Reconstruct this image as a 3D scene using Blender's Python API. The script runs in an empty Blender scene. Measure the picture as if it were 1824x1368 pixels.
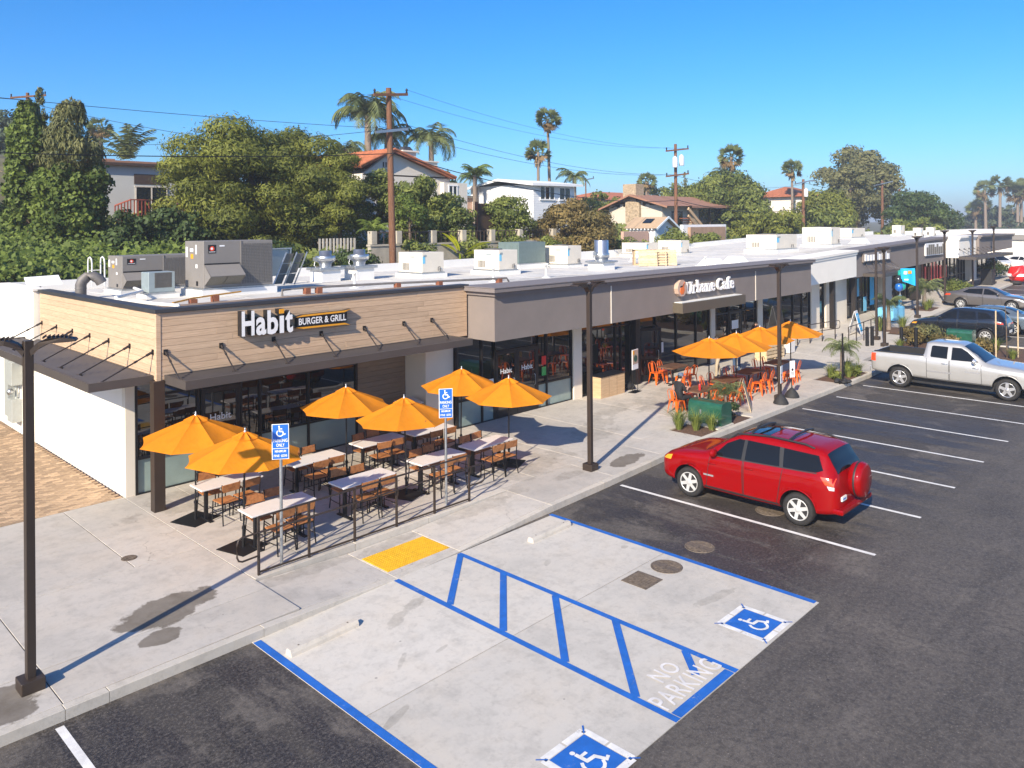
import bpy, bmesh, math, random
import numpy as np
from mathutils import Vector, Matrix
R = math.radians
C = bpy.context.scene.collection
SC = bpy.context.scene
rnd = random.Random(7)

# ---------------------------------------------------------------- camera, sky, sun, exposure
CAM_H = 6.5
yaw, roll = R(44.025), R(-0.458)
F = Vector((math.cos(yaw), math.sin(yaw), 0)); Rt = Vector((math.sin(yaw), -math.cos(yaw), 0)); Up = Vector((0, 0, 1))
R2 = Rt*math.cos(roll) + Up*math.sin(roll); U2 = -Rt*math.sin(roll) + Up*math.cos(roll)
cam = bpy.data.cameras.new('camera'); camo = bpy.data.objects.new('camera', cam); C.objects.link(camo)
camo.matrix_world = Matrix(((R2.x, U2.x, -F.x, 0), (R2.y, U2.y, -F.y, 0), (R2.z, U2.z, -F.z, CAM_H), (0, 0, 0, 1)))
cam.sensor_width = 36; cam.lens = 1404.82/1824*36; cam.shift_y = -284.6/1824
cam.clip_start = .1; cam.clip_end = 6000
SC.camera = camo
SUN_AZ = R(19.5); SUN_EL = R(30)          # direction the shadows run to (from +X), and elevation
W = bpy.data.worlds.new('World'); SC.world = W; W.use_nodes = True
nt = W.node_tree; nt.nodes.clear()
sky = nt.nodes.new('ShaderNodeTexSky'); sky.sky_type = 'NISHITA'; sky.sun_disc = False
sky.sun_elevation = SUN_EL; sky.sun_rotation = R(90) - (SUN_AZ + math.pi)
sky.air_density = 1.0; sky.dust_density = .9; sky.ozone_density = 10.0; sky.altitude = 0
bgn = nt.nodes.new('ShaderNodeBackground'); bgn.inputs[1].default_value = .122
won = nt.nodes.new('ShaderNodeOutputWorld')
hs = nt.nodes.new('ShaderNodeHueSaturation'); hs.inputs['Saturation'].default_value = 1.15; nt.links.new(sky.outputs[0], hs.inputs['Color']); nt.links.new(hs.outputs[0], bgn.inputs[0]); nt.links.new(bgn.outputs[0], won.inputs[0])
sl = bpy.data.lights.new('sun', 'SUN'); sl.energy = 5.0; sl.angle = R(.55); sl.color = (1, .872, .69)
so = bpy.data.objects.new('sun', sl); C.objects.link(so)
sd = Vector((math.cos(SUN_AZ)*math.cos(SUN_EL), math.sin(SUN_AZ)*math.cos(SUN_EL), -math.sin(SUN_EL)))
so.rotation_euler = sd.to_track_quat('-Z', 'Y').to_euler(); so.location = (0, 0, 60)
SC.view_settings.view_transform = 'Standard'; SC.view_settings.look = 'None'
SC.view_settings.gamma = 1; SC.view_settings.exposure = 0.72; SC.view_settings.use_curve_mapping = False
SC.render.engine = 'CYCLES'
SC.cycles.max_bounces = 8; SC.cycles.volume_bounces = 1; SC.cycles.transparent_max_bounces = 12

# ---------------------------------------------------------------- ground height of the sloping site
def zg(x):
    if x < 34: return 0.
    if x < 75: return .036*(x-34)
    return .036*41
def ss(a, b, x):
    t = min(1, max(0, (x-a)/(b-a))); return t*t*(3-2*t)

# ---------------------------------------------------------------- materials
MATS = {}
def nodes(name):
    m = bpy.data.materials.new(name); m.use_nodes = True; n = m.node_tree; p = n.nodes['Principled BSDF']
    MATS[name] = m
    return m, n, p
def noise(n, scale, detail=4, rough=.55, vec=None, dim='3D'):
    t = n.nodes.new('ShaderNodeTexNoise'); t.inputs['Scale'].default_value = scale
    t.inputs['Detail'].default_value = detail; t.inputs['Roughness'].default_value = rough
    if vec: n.links.new(vec, t.inputs['Vector'])
    return t.outputs['Fac']
def ramp(n, fac, stops):
    r = n.nodes.new('ShaderNodeValToRGB'); e = r.color_ramp.elements
    while len(e) < len(stops): e.new(.5)
    for k, (pos, c) in zip(e, stops):
        k.position = pos; k.color = (*c, 1) if len(c) == 3 else c
    n.links.new(fac, r.inputs[0]); return r.outputs[0]
def val(n, fac, a, b, lo, hi):
    m = n.nodes.new('ShaderNodeMapRange'); m.inputs[1].default_value = a; m.inputs[2].default_value = b
    m.inputs[3].default_value = lo; m.inputs[4].default_value = hi; n.links.new(fac, m.inputs[0]); return m.outputs[0]
def mixc(n, fac, a, b, mode='MIX'):
    m = n.nodes.new('ShaderNodeMix'); m.data_type = 'RGBA'; m.blend_type = mode
    for s, v in ((m.inputs[0], fac), (m.inputs[6], a), (m.inputs[7], b)):
        if isinstance(v, (int, float)): s.default_value = v
        elif isinstance(v, tuple): s.default_value = (*v, 1)
        else: n.links.new(v, s)
    return m.outputs[2]
def math2(n, op, a, b=0.):
    m = n.nodes.new('ShaderNodeMath'); m.operation = op
    for s, v in zip(m.inputs, (a, b)):
        if isinstance(v, (int, float)): s.default_value = v
        else: n.links.new(v, s)
    return m.outputs[0]
def pos(n): return n.nodes.new('ShaderNodeNewGeometry').outputs['Position']
def objc(n): return n.nodes.new('ShaderNodeTexCoord').outputs['Object']
def orand(n): return n.nodes.new('ShaderNodeObjectInfo').outputs['Random']
def bump(n, p, h, strength=.3, dist=.02):
    b = n.nodes.new('ShaderNodeBump'); b.inputs['Strength'].default_value = strength; b.inputs['Distance'].default_value = dist
    n.links.new(h, b.inputs['Height']); n.links.new(b.outputs[0], p.inputs['Normal'])
def setp(p, **k):
    names = dict(rough='Roughness', metal='Metallic', spec='Specular IOR Level', coat='Coat Weight', coatr='Coat Roughness', ior='IOR', alpha='Alpha', emis='Emission Strength')
    for a, v in k.items(): p.inputs[names[a]].default_value = v
def simple(name, col, rough=.6, metal=0., var=.12, vs=6., spec=.5, bmp=0., bs=40., rv=.0, coat=0., worldpos=False):
    """plain surface with mottling, per-object tone and optional fine relief"""
    m, n, p = nodes(name)
    v = pos(n) if worldpos else objc(n)
    f = noise(n, vs, 5, .6, v)
    lo = tuple(c*(1-var) for c in col); hi = tuple(min(1, c*(1+var)) for c in col)
    c = ramp(n, f, [(.3, lo), (.7, hi)])
    if rv:
        rr = val(n, orand(n), 0, 1, 1-rv, 1+rv)
        mm = n.nodes.new('ShaderNodeVectorMath'); mm.operation = 'SCALE'; n.links.new(c, mm.inputs[0]); n.links.new(rr, mm.inputs['Scale']); c = mm.outputs[0]
    n.links.new(c, p.inputs['Base Color'])
    setp(p, rough=rough, metal=metal, spec=spec, coat=coat)
    if bmp: bump(n, p, noise(n, bs, 3, .6, v), bmp, .01)
    return m
def blobmask(n, P, blobs, ns=1.2, amp=.5):
    """union of noise-edged ellipses (cx, cy, rx, ry, angle) on the ground -> 0..1"""
    out = None
    nz = noise(n, ns, 5, .65, P); nz = math2(n, 'MULTIPLY', math2(n, 'SUBTRACT', nz, .5), amp*4)
    sep = n.nodes.new('ShaderNodeSeparateXYZ'); n.links.new(P, sep.inputs[0])
    for (cx, cy, rx, ry, a) in blobs:
        dx = math2(n, 'SUBTRACT', sep.outputs[0], cx); dy = math2(n, 'SUBTRACT', sep.outputs[1], cy)
        ca, sa = math.cos(R(a)), math.sin(R(a))
        u = math2(n, 'ADD', math2(n, 'MULTIPLY', dx, ca/rx), math2(n, 'MULTIPLY', dy, sa/rx))
        v = math2(n, 'ADD', math2(n, 'MULTIPLY', dx, -sa/ry), math2(n, 'MULTIPLY', dy, ca/ry))
        d = math2(n, 'ADD', math2(n, 'MULTIPLY', u, u), math2(n, 'MULTIPLY', v, v))
        d = math2(n, 'ADD', d, nz)
        k = val(n, d, 1.12, .86, 0, 1)
        out = k if out is None else math2(n, 'MAXIMUM', out, k)
    return out

def m_concrete(name, base, stains=(), soft=(), cracks=True):
    m, n, p = nodes(name); P = pos(n)
    big = noise(n, .45, 6, .65, P); mid = noise(n, 2.6, 6, .7, P); fine = noise(n, 60, 3, .6, P)
    streak = n.nodes.new('ShaderNodeMapping'); streak.inputs['Scale'].default_value = (.5, 5, 1); n.links.new(P, streak.inputs[0])
    st = noise(n, 1.4, 4, .6, streak.outputs[0])
    c = ramp(n, big, [(.25, tuple(x*.80 for x in base)), (.5, base), (.75, tuple(min(1, x*1.07) for x in base))])
    c = mixc(n, val(n, mid, .48, .7, 0, .5), c, tuple(x*.62 for x in base))
    warm_ = noise(n, .9, 5, .7, P); c = mixc(n, val(n, warm_, .45, .7, 0, .35), c, (base[0]*1.02, base[1]*.93, base[2]*.82))
    dirt = noise(n, 7, 8, .8, P); c = mixc(n, val(n, dirt, .52, .66, 0, .34), c, tuple(x*.5 for x in base))
    c = mixc(n, val(n, st, .55, .8, 0, .2), c, tuple(x*.7 for x in base))
    c = mixc(n, val(n, fine, .6, .85, 0, .35), c, tuple(x*.6 for x in base))
    rr = val(n, orand(n), 0, 1, .91, 1.06)
    mm = n.nodes.new('ShaderNodeVectorMath'); mm.operation = 'SCALE'; n.links.new(c, mm.inputs[0]); n.links.new(rr, mm.inputs['Scale']); c = mm.outputs[0]
    rg = 0.82
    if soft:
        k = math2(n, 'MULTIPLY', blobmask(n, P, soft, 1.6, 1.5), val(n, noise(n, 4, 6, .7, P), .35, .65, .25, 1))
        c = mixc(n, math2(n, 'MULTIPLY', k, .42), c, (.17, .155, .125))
    if stains:
        k = blobmask(n, P, stains, 1.7, .95)
        c = mixc(n, math2(n, 'MULTIPLY', k, val(n, mid, .3, .7, .72, .9)), c, (.115, .095, .072))
    # thin oil spots and cracks
    vo = n.nodes.new('ShaderNodeTexVoronoi'); vo.inputs['Scale'].default_value = 1.7; n.links.new(P, vo.inputs['Vector'])
    sp = val(n, math2(n, 'ADD', vo.outputs['Distance'], math2(n, 'MULTIPLY', mid, .12)), .085, .1, .55, 0)
    c = mixc(n, sp, c, (.14, .13, .12))
    ve = n.nodes.new('ShaderNodeTexVoronoi'); ve.feature = 'DISTANCE_TO_EDGE'; ve.inputs['Scale'].default_value = .33
    nd = n.nodes.new('ShaderNodeTexNoise'); nd.inputs['Scale'].default_value = 1.8; nd.inputs['Detail'].default_value = 7; n.links.new(P, nd.inputs['Vector'])
    va = n.nodes.new('ShaderNodeVectorMath'); va.operation = 'ADD'; n.links.new(P, va.inputs[0]); n.links.new(nd.outputs['Color'], va.inputs[1]); n.links.new(va.outputs[0], ve.inputs['Vector'])
    c = mixc(n, math2(n, 'MULTIPLY', val(n, ve.outputs['Distance'], .001, .0035, .5, 0), val(n, big, .54, .6, 0, 1 if cracks else 0)), c, (.12, .11, .10))
    sm = n.nodes.new('ShaderNodeMapping'); sm.inputs['Scale'].default_value = (3.2, .35, 1); n.links.new(P, sm.inputs[0])
    c = mixc(n, val(n, noise(n, 1.1, 8, .75, sm.outputs[0]), .58, .75, 0, .3), c, (.19, .18, .17))
    n.links.new(c, p.inputs['Base Color']); setp(p, rough=.85, spec=.3)
    bump(n, p, math2(n, 'ADD', fine, math2(n, 'MULTIPLY', mid, 2.)), .12, .01)
    return m
def m_asphalt(name):
    m, n, p = nodes(name); P = pos(n)
    big = noise(n, .22, 6, .62, P); mid = noise(n, 1.6, 7, .7, P); fine = noise(n, 95, 2, .5, P)
    mp = n.nodes.new('ShaderNodeMapping'); mp.inputs['Scale'].default_value = (1.1, .28, 1); n.links.new(P, mp.inputs[0])
    lane = noise(n, .8, 7, .72, mp.outputs[0])
    c = ramp(n, big, [(.3, (.064, .055, .047)), (.5, (.092, .080, .068)), (.72, (.125, .107, .090))])
    c = mixc(n, val(n, mid, .5, .78, 0, .55), c, (.14, .126, .112))
    sep = n.nodes.new('ShaderNodeSeparateXYZ'); n.links.new(P, sep.inputs[0])
    # fresh dark seal coat in the bays, worn in the drive aisle
    bay = val(n, math2(n, 'ADD', sep.outputs[1], math2(n, 'MULTIPLY', mid, 1.5)), 6.2, 7.4, 0, 1)
    seal = math2(n, 'MULTIPLY', val(n, lane, .44, .52, 0, 1), math2(n, 'ADD', math2(n, 'MULTIPLY', bay, .78), .14))
    c = mixc(n, seal, c, (.024, .020, .018))
    st2 = n.nodes.new('ShaderNodeMapping'); st2.inputs['Scale'].default_value = (.35, 1.5, 1); st2.inputs['Rotation'].default_value = (0, 0, .12); n.links.new(P, st2.inputs[0])
    c = mixc(n, val(n, noise(n, .9, 8, .74, st2.outputs[0]), .5, .62, 0, .55), c, (.040, .035, .031))
    c = mixc(n, val(n, noise(n, .55, 8, .7, P), .54, .66, 0, .5), c, (.15, .13, .108))
    # old sealed strip towards the pick-up and the dark bay at the near kerb
    k = blobmask(n, P, [(26.5, 9.2, 5.6, 2.3, 0), (30, 7.0, 5, 1.1, -8), (3.2, 10.4, 2.2, .75, 8), (4.4, 8.2, 1.5, 1.0, 20), (14.2, 11.0, .9, .45, 0)], 1.1, 1.1)
    c = mixc(n, math2(n, 'MULTIPLY', k, .72), c, (.021, .018, .017))
    oil = math2(n, 'MULTIPLY', blobmask(n, P, [(14.6, 10.4, .55, .3, 10), (14.3, 9.4, .3, .5, 0), (19.9, 10.3, .5, .35, 0), (22.6, 10.4, .55, .3, 0), (25.3, 10.2, .5, .35, 0), (28.0, 10.4, .5, .3, 0), (4.6, 9.6, .5, .35, 0), (5.1, 10.9, .5, .2, 10), (1.9, 9.5, .5, .4, 0)], 3.4, 1.5), val(n, noise(n, 7, 6, .75, P), .4, .55, .2, 1))
    c = mixc(n, math2(n, 'MULTIPLY', oil, .8), c, (.012, .010, .009))
    pale = math2(n, 'MULTIPLY', val(n, noise(n, 1.1, 6, .7, P), .55, .7, 0, 1), val(n, noise(n, 16, 6, .8, P), .45, .62, 0, .55))
    c = mixc(n, pale, c, (.19, .165, .135))
    k2 = blobmask(n, P, [(15.3, 6.1, 1.0, .22, -30), (14.4, 7.0, .5, .1, -30), (4.9, 7.6, .5, .9, 0)], 2.6, .9)
    c = mixc(n, math2(n, 'MULTIPLY', k2, math2(n, 'MULTIPLY', val(n, noise(n, 14, 8, .85, P), .5, .8, 0, 1), .8)), c, (.36, .32, .27))
    # pale grit, dark pits, long cracks
    c = mixc(n, val(n, noise(n, 22, 6, .8, P), .47, .6, 0, .6), c, (.155, .138, .122))
    c = mixc(n, val(n, noise(n, 9, 7, .82, P), .48, .6, 0, .6), c, (.035, .032, .031))
    vg = n.nodes.new('ShaderNodeTexVoronoi'); vg.inputs['Scale'].default_value = 16; n.links.new(P, vg.inputs['Vector'])
    sr = n.nodes.new('ShaderNodeSeparateColor'); n.links.new(vg.outputs['Color'], sr.inputs[0]); c = mixc(n, math2(n, 'MULTIPLY', val(n, vg.outputs['Distance'], .08, .16, .6, 0), val(n, sr.outputs[0], .62, .66, 0, 1)), c, (.28, .24, .20))
    c = mixc(n, val(n, noise(n, 34, 3, .6, P), .62, .74, 0, .6), c, (.022, .020, .020))
    vo = n.nodes.new('ShaderNodeTexVoronoi'); vo.feature = 'DISTANCE_TO_EDGE'; vo.inputs['Scale'].default_value = .21
    ds = n.nodes.new('ShaderNodeVectorMath'); ds.operation = 'ADD'
    nn = n.nodes.new('ShaderNodeTexNoise'); nn.inputs['Scale'].default_value = 1.3; nn.inputs['Detail'].default_value = 6; n.links.new(P, nn.inputs['Vector'])
    n.links.new(P, ds.inputs[0]); n.links.new(nn.outputs['Color'], ds.inputs[1]); n.links.new(ds.outputs[0], vo.inputs['Vector'])
    ck = math2(n, 'MULTIPLY', val(n, vo.outputs['Distance'], .001, .004, .55, 0), val(n, big, .48, .58, 0, 1))
    c = mixc(n, ck, c, (.013, .012, .012))
    n.links.new(c, p.inputs['Base Color'])
    rg = val(n, seal, 0, 1, .82, .5); n.links.new(rg, p.inputs['Roughness']); setp(p, spec=.45)
    bump(n, p, math2(n, 'ADD', fine, mid), .35, .012)
    return m
def m_wood(name, base, dark, scale=(1.2, 1.2, 14), rough=.6, rv=.1):
    m, n, p = nodes(name)
    mp = n.nodes.new('ShaderNodeMapping'); mp.inputs['Scale'].default_value = scale
    tc = objc(n); of = n.nodes.new('ShaderNodeVectorMath'); of.operation = 'ADD'
    cb = n.nodes.new('ShaderNodeCombineXYZ'); r = math2(n, 'MULTIPLY', orand(n), 37.)
    n.links.new(r, cb.inputs[0]); n.links.new(r, cb.inputs[1]); n.links.new(tc, of.inputs[0]); n.links.new(cb.outputs[0], of.inputs[1])
    n.links.new(of.outputs[0], mp.inputs[0])
    f = noise(n, 2.4, 6, .65, mp.outputs[0])
    c = ramp(n, f, [(.28, dark), (.52, base), (.75, tuple(min(1, x*1.22) for x in base))])
    rr = val(n, orand(n), 0, 1, 1-rv, 1+rv)
    mm = n.nodes.new('ShaderNodeVectorMath'); mm.operation = 'SCALE'; n.links.new(c, mm.inputs[0]); n.links.new(rr, mm.inputs['Scale'])
    n.links.new(mm.outputs[0], p.inputs['Base Color']); setp(p, rough=rough, spec=.35)
    bump(n, p, f, .15, .005)
    return m
def m_worn(name, col, under, wear=.62):
    """road paint scuffed through to the slab"""
    m, n, p = nodes(name); P = pos(n)
    f = noise(n, 5, 5, .6, P); c = ramp(n, f, [(.3, tuple(x*.82 for x in col)), (.7, tuple(min(1, x*1.12) for x in col))])
    w = math2(n, 'ADD', math2(n, 'MULTIPLY', noise(n, 26, 8, .85, P), .6), math2(n, 'MULTIPLY', noise(n, 2.2, 4, .6, P), .4))
    c = mixc(n, val(n, w, wear-.06, wear+.02, 0, .9), c, under)
    n.links.new(c, p.inputs['Base Color']); setp(p, rough=.7, spec=.35); bump(n, p, noise(n, 60, 3, .6, P), .15, .01)
    return m
def m_glass(name, tint=(.006, .008, .009), rough=.015, ior=1.9, spec=.5):
    m, n, p = nodes(name); p.inputs['Base Color'].default_value = (*tint, 1); setp(p, rough=rough, ior=ior, spec=spec)
    f = noise(n, 1.3, 2, .5, pos(n)); bump(n, p, f, .03, .02)
    return m
def m_paint(name, col, metal=.0, rough=.35, coat=1., flake=0.):
    m, n, p = nodes(name)
    f = noise(n, 3, 3, .5, objc(n)); c = ramp(n, f, [(.3, tuple(x*.94 for x in col)), (.7, col)])
    n.links.new(c, p.inputs['Base Color']); setp(p, rough=rough, metal=metal, coat=coat, coatr=.04)
    if flake: bump(n, p, noise(n, 600, 1, .5, objc(n)), flake, .001)
    return m
def m_leaf(name, dark, light, trans=.25, rough=.6):
    m, n, p = nodes(name)
    a = n.nodes.new('ShaderNodeAttribute'); a.attribute_name = 'tone'
    f2 = noise(n, .55, 3, .5, pos(n))
    t = math2(n, 'ADD', math2(n, 'MULTIPLY', a.outputs['Fac'], .7), math2(n, 'MULTIPLY', f2, .3))
    c = ramp(n, t, [(.12, dark), (.55, tuple((x+y)/2 for x, y in zip(dark, light))), (.9, light)])
    n.links.new(c, p.inputs['Base Color']); setp(p, rough=rough, spec=.25)
    tr = n.nodes.new('ShaderNodeBsdfTranslucent'); n.links.new(c, tr.inputs[0])
    mx = n.nodes.new('ShaderNodeMixShader'); mx.inputs[0].default_value = trans
    n.links.new(p.outputs[0], mx.inputs[1]); n.links.new(tr.outputs[0], mx.inputs[2])
    n.links.new(mx.outputs[0], n.nodes['Material Output'].inputs[0])
    return m

# ---------------------------------------------------------------- mesh building
class MB:
    def __init__(s): s.v = []; s.f = []; s.sm = []
    def add(s, vs, fs, smooth=False):
        o = len(s.v); s.v += [tuple(v) for v in vs]; s.f += [tuple(o+i for i in f) for f in fs]; s.sm += [smooth]*len(fs); return s
    def box(s, x0, x1, y0, y1, z0, z1, ch=0.):
        if ch <= 0:
            return s.add([(x0,y0,z0),(x1,y0,z0),(x1,y1,z0),(x0,y1,z0),(x0,y0,z1),(x1,y0,z1),(x1,y1,z1),(x0,y1,z1)],
                         [(0,3,2,1),(4,5,6,7),(0,1,5,4),(1,2,6,5),(2,3,7,6),(3,0,4,7)])
        # chamfered top edges and vertical edges
        c = min(ch, abs(x1-x0)*.45, abs(y1-y0)*.45, abs(z1-z0)*.45)
        def ring(d, z): return [(x0+c*d,y0,z),(x1-c*d,y0,z),(x1,y0+c*d,z),(x1,y1-c*d,z),(x1-c*d,y1,z),(x0+c*d,y1,z),(x0,y1-c*d,z),(x0,y0+c*d,z)]
        def inset(z): return [(x0+c,y0+c*.4,z),(x1-c,y0+c*.4,z),(x1-c*.4,y0+c,z),(x1-c*.4,y1-c,z),(x1-c,y1-c*.4,z),(x0+c,y1-c*.4,z),(x0+c*.4,y1-c,z),(x0+c*.4,y0+c,z)]
        vs = inset(z0)+ring(1,z0+c)+ring(1,z1-c)+inset(z1)
        fs = [tuple(range(7,-1,-1)), tuple(range(24,32))]
        for k in range(3):
            for i in range(8): fs.append((k*8+i, k*8+(i+1)%8, (k+1)*8+(i+1)%8, (k+1)*8+i))
        return s.add(vs, fs)
    def obox(s, M, sx, sy, sz, ch=0.):
        t = MB(); t.box(-sx/2, sx/2, -sy/2, sy/2, -sz/2, sz/2, ch)
        return s.add([M @ Vector(v) for v in t.v], t.f)
    def tube(s, pts, r, n=8, cap=True, smooth=True, up=None):
        pts = [Vector(p) for p in pts]; rs = r if isinstance(r, (list, tuple)) else [r]*len(pts); vs = []
        d0 = (pts[1]-pts[0]).normalized(); ref = Vector(up) if up else (Vector((0,0,1)) if abs(d0.z) < .9 else Vector((1,0,0)))
        for i, p in enumerate(pts):
            d = (pts[min(i+1, len(pts)-1)] - pts[max(i-1, 0)]).normalized()
            a = d.cross(ref); a = a.normalized() if a.length > 1e-5 else d.orthogonal().normalized(); b = a.cross(d).normalized()
            for k in range(n):
                t = 2*math.pi*(k+.5)/n; vs.append(p + (a*math.cos(t) + b*math.sin(t))*rs[i])
        fs = []
        for i in range(len(pts)-1):
            for k in range(n): fs.append((i*n+k, i*n+(k+1)%n, (i+1)*n+(k+1)%n, (i+1)*n+k))
        s.add(vs, fs, smooth)
        if cap:
            m = len(pts)-1
            s.add([vs[k] for k in range(n)], [tuple(range(n))][:1]); s.f[-1] = tuple(reversed(s.f[-1]))
            s.add([vs[m*n+k] for k in range(n)], [tuple(range(n))])
        return s
    def bar(s, a, b, w, h=None):
        """rectangular bar between two points"""
        h = h or w; a, b = Vector(a), Vector(b); d = (b-a); L = d.length; d.normalize()
        ref = Vector((0,0,1)) if abs(d.z) < .95 else Vector((1,0,0))
        x = d.cross(ref).normalized(); y = x.cross(d).normalized()
        M = Matrix(((x.x, d.x, y.x, (a.x+b.x)/2), (x.y, d.y, y.y, (a.y+b.y)/2), (x.z, d.z, y.z, (a.z+b.z)/2), (0,0,0,1)))
        return s.obox(M, w, L, h)
    def lathe(s, prof, n=16, cx=0, cy=0, smooth=True):
        vs = []
        for r, z in prof:
            for k in range(n):
                t = 2*math.pi*k/n; vs.append((cx+r*math.cos(t), cy+r*math.sin(t), z))
        fs = []
        for i in range(len(prof)-1):
            for k in range(n): fs.append((i*n+k, i*n+(k+1)%n, (i+1)*n+(k+1)%n, (i+1)*n+k))
        s.add(vs, fs, smooth)
        if prof[0][0] > 1e-4: s.add(vs[:n], [tuple(range(n-1,-1,-1))])
        if prof[-1][0] > 1e-4: s.add(vs[-n:], [tuple(range(n))])
        return s
    def poly(s, pts, z=None):
        vs = [(p[0], p[1], z) if z is not None else tuple(p) for p in pts]
        return s.add(vs, [tuple(range(len(vs)))])
    def prism(s, pts, z0, z1):
        n = len(pts); vs = [(x,y,z0) for x,y in pts]+[(x,y,z1) for x,y in pts]
        fs = [tuple(range(n-1,-1,-1)), tuple(range(n,2*n))]+[(i,(i+1)%n,n+(i+1)%n,n+i) for i in range(n)]
        return s.add(vs, fs)
    def xprism(s, pts, x0, x1):          # profile in (y,z) extruded along x
        n = len(pts); vs = [(x0,y,z) for y,z in pts]+[(x1,y,z) for y,z in pts]
        fs = [tuple(range(n)), tuple(range(2*n-1,n-1,-1))]+[(i,n+i,n+(i+1)%n,(i+1)%n) for i in range(n)]
        return s.add(vs, fs)
    def yprism(s, pts, y0, y1):          # profile in (x,z) extruded along y
        n = len(pts); vs = [(x,y0,z) for x,z in pts]+[(x,y1,z) for x,z in pts]
        fs = [tuple(range(n-1,-1,-1)), tuple(range(n,2*n))]+[(i,(i+1)%n,n+(i+1)%n,n+i) for i in range(n)]
        return s.add(vs, fs)
    def sphere(s, c, r, n=12, m=8, sq=(1,1,1)):
        pr = [(max(1e-5, math.sin(math.pi*i/m)), -math.cos(math.pi*i/m)) for i in range(m+1)]
        t = MB(); t.lathe(pr, n); return s.add([(c[0]+x*r*sq[0], c[1]+y*r*sq[1], c[2]+z*r*sq[2]) for x,y,z in t.v], t.f[:n*m], True)
    def xf(s, M): s.v = [tuple(M @ Vector(v)) for v in s.v]; return s
    def mesh(s, name, mat):
        me = bpy.data.meshes.new(name); me.from_pydata(s.v, [], s.f); me.materials.append(MATS[mat] if isinstance(mat, str) else mat)
        me.polygons.foreach_set('use_smooth', s.sm); me.update(); return me
    def build(s, name, mat, parent=None, loc=None, fix=True):
        me = s.mesh(name, mat)
        if fix:
            bm = bmesh.new(); bm.from_mesh(me); bmesh.ops.recalc_face_normals(bm, faces=bm.faces); bm.to_mesh(me); bm.free()
        return put(name, me, parent, loc)
def put(name, me, parent=None, loc=None, rot=None):
    o = bpy.data.objects.new(name, me); C.objects.link(o)
    if loc is not None: o.location = loc
    if rot is not None: o.rotation_euler = rot
    if parent: o.parent = parent
    return o
def empty(name, loc=(0,0,0), rz=0):
    o = bpy.data.objects.new(name, None); C.objects.link(o); o.location = loc; o.rotation_euler = (0,0,rz); o.empty_display_size = .2; return o
def tag(o, label=None, cat=None, group=None, kind=None):
    if label: o['label'] = label
    if cat: o['category'] = cat
    if group: o['group'] = group
    if kind: o['kind'] = kind
    return o
def struct(o): o['kind'] = 'structure'; return o
def kids(o): return [c for c in KIDS.get(o.name, [])]
def copy_tree(o, parent=None, loc=None, rz=None):
    c = o.copy(); C.objects.link(c); c.parent = parent
    if loc is not None: c.location = loc
    if rz is not None: c.rotation_euler = (0, 0, rz)
    for ch in list(o.children): copy_tree(ch, c)
    return c
def text_mb(body, size, extrude=.0, offset=0., sx=1., shear=0., spacing=1., ax='LEFT'):
    """built-in lettering as plain mesh in the XY plane"""
    cu = bpy.data.curves.new('t', 'FONT'); cu.body = body; cu.size = size; cu.extrude = extrude; cu.offset = offset
    cu.space_character = spacing; cu.align_x = ax; cu.resolution_u = 3; cu.shear = shear
    o = bpy.data.objects.new('t', cu); C.objects.link(o)
    dg = bpy.context.evaluated_depsgraph_get(); me = bpy.data.meshes.new_from_object(o.evaluated_get(dg))
    b = MB(); b.add([(v.co.x*sx, v.co.y, v.co.z) for v in me.vertices], [tuple(p.vertices) for p in me.polygons])
    bpy.data.objects.remove(o); bpy.data.curves.remove(cu); bpy.data.meshes.remove(me)
    return b
def bounds(b):
    a = np.array(b.v); return a.min(0), a.max(0)
def front(x, y, z):      # text plane XY -> wall facing -Y with origin x,y,z
    return Matrix(((1,0,0,x),(0,0,-1,y),(0,1,0,z),(0,0,0,1)))
def text_fit(body, w, h, M, name, mat, parent, extrude=.0, offset=0., **k):
    b = text_mb(body, 1., 0, offset, **k); lo, hi = bounds(b)
    sx, sy = w/(hi[0]-lo[0]), h/(hi[1]-lo[1])
    b = text_mb(body, 1., extrude/2 if extrude else 0, offset, **k)
    b.v = [((v[0]-lo[0])*sx, (v[1]-lo[1])*sy, v[2]) for v in b.v]
    b.xf(M); return b.build(name, mat, parent, fix=bool(extrude))
# ---------------------------------------------------------------- material library
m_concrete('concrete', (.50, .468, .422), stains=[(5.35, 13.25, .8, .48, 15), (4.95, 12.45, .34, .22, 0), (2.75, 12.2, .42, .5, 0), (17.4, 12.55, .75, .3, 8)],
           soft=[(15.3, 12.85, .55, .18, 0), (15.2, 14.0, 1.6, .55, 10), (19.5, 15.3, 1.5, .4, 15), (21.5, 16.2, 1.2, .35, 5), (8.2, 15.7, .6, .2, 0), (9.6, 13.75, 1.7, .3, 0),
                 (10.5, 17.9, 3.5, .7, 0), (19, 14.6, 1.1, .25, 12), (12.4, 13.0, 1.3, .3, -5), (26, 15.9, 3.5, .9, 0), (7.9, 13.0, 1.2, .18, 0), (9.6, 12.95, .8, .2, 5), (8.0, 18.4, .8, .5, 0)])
m_concrete('concrete_pad', (.55, .52, .465), soft=[(8.2, 10.5, .7, .12, 20), (10.55, 10.6, .14, .07, 0), (12.2, 7.0, .7, .1, -10), (11.3, 10.05, .16, .05, 30), (6.35, 8.35, .25, .06, 20), (7.3, 9.4, .25, .05, 40), (7.9, 9.2, .12, .04, 10), (12.9, 9.4, .1, .08, 0)], cracks=False)
m_concrete('curb', (.52, .485, .425), cracks=False)
m_asphalt('asphalt')
simple('joint_dark', (.07, .06, .05), .95, var=.3, vs=4, worldpos=True)
simple('soil', (.10, .055, .035), .95, var=.45, vs=18, bmp=.8, bs=30)
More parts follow.
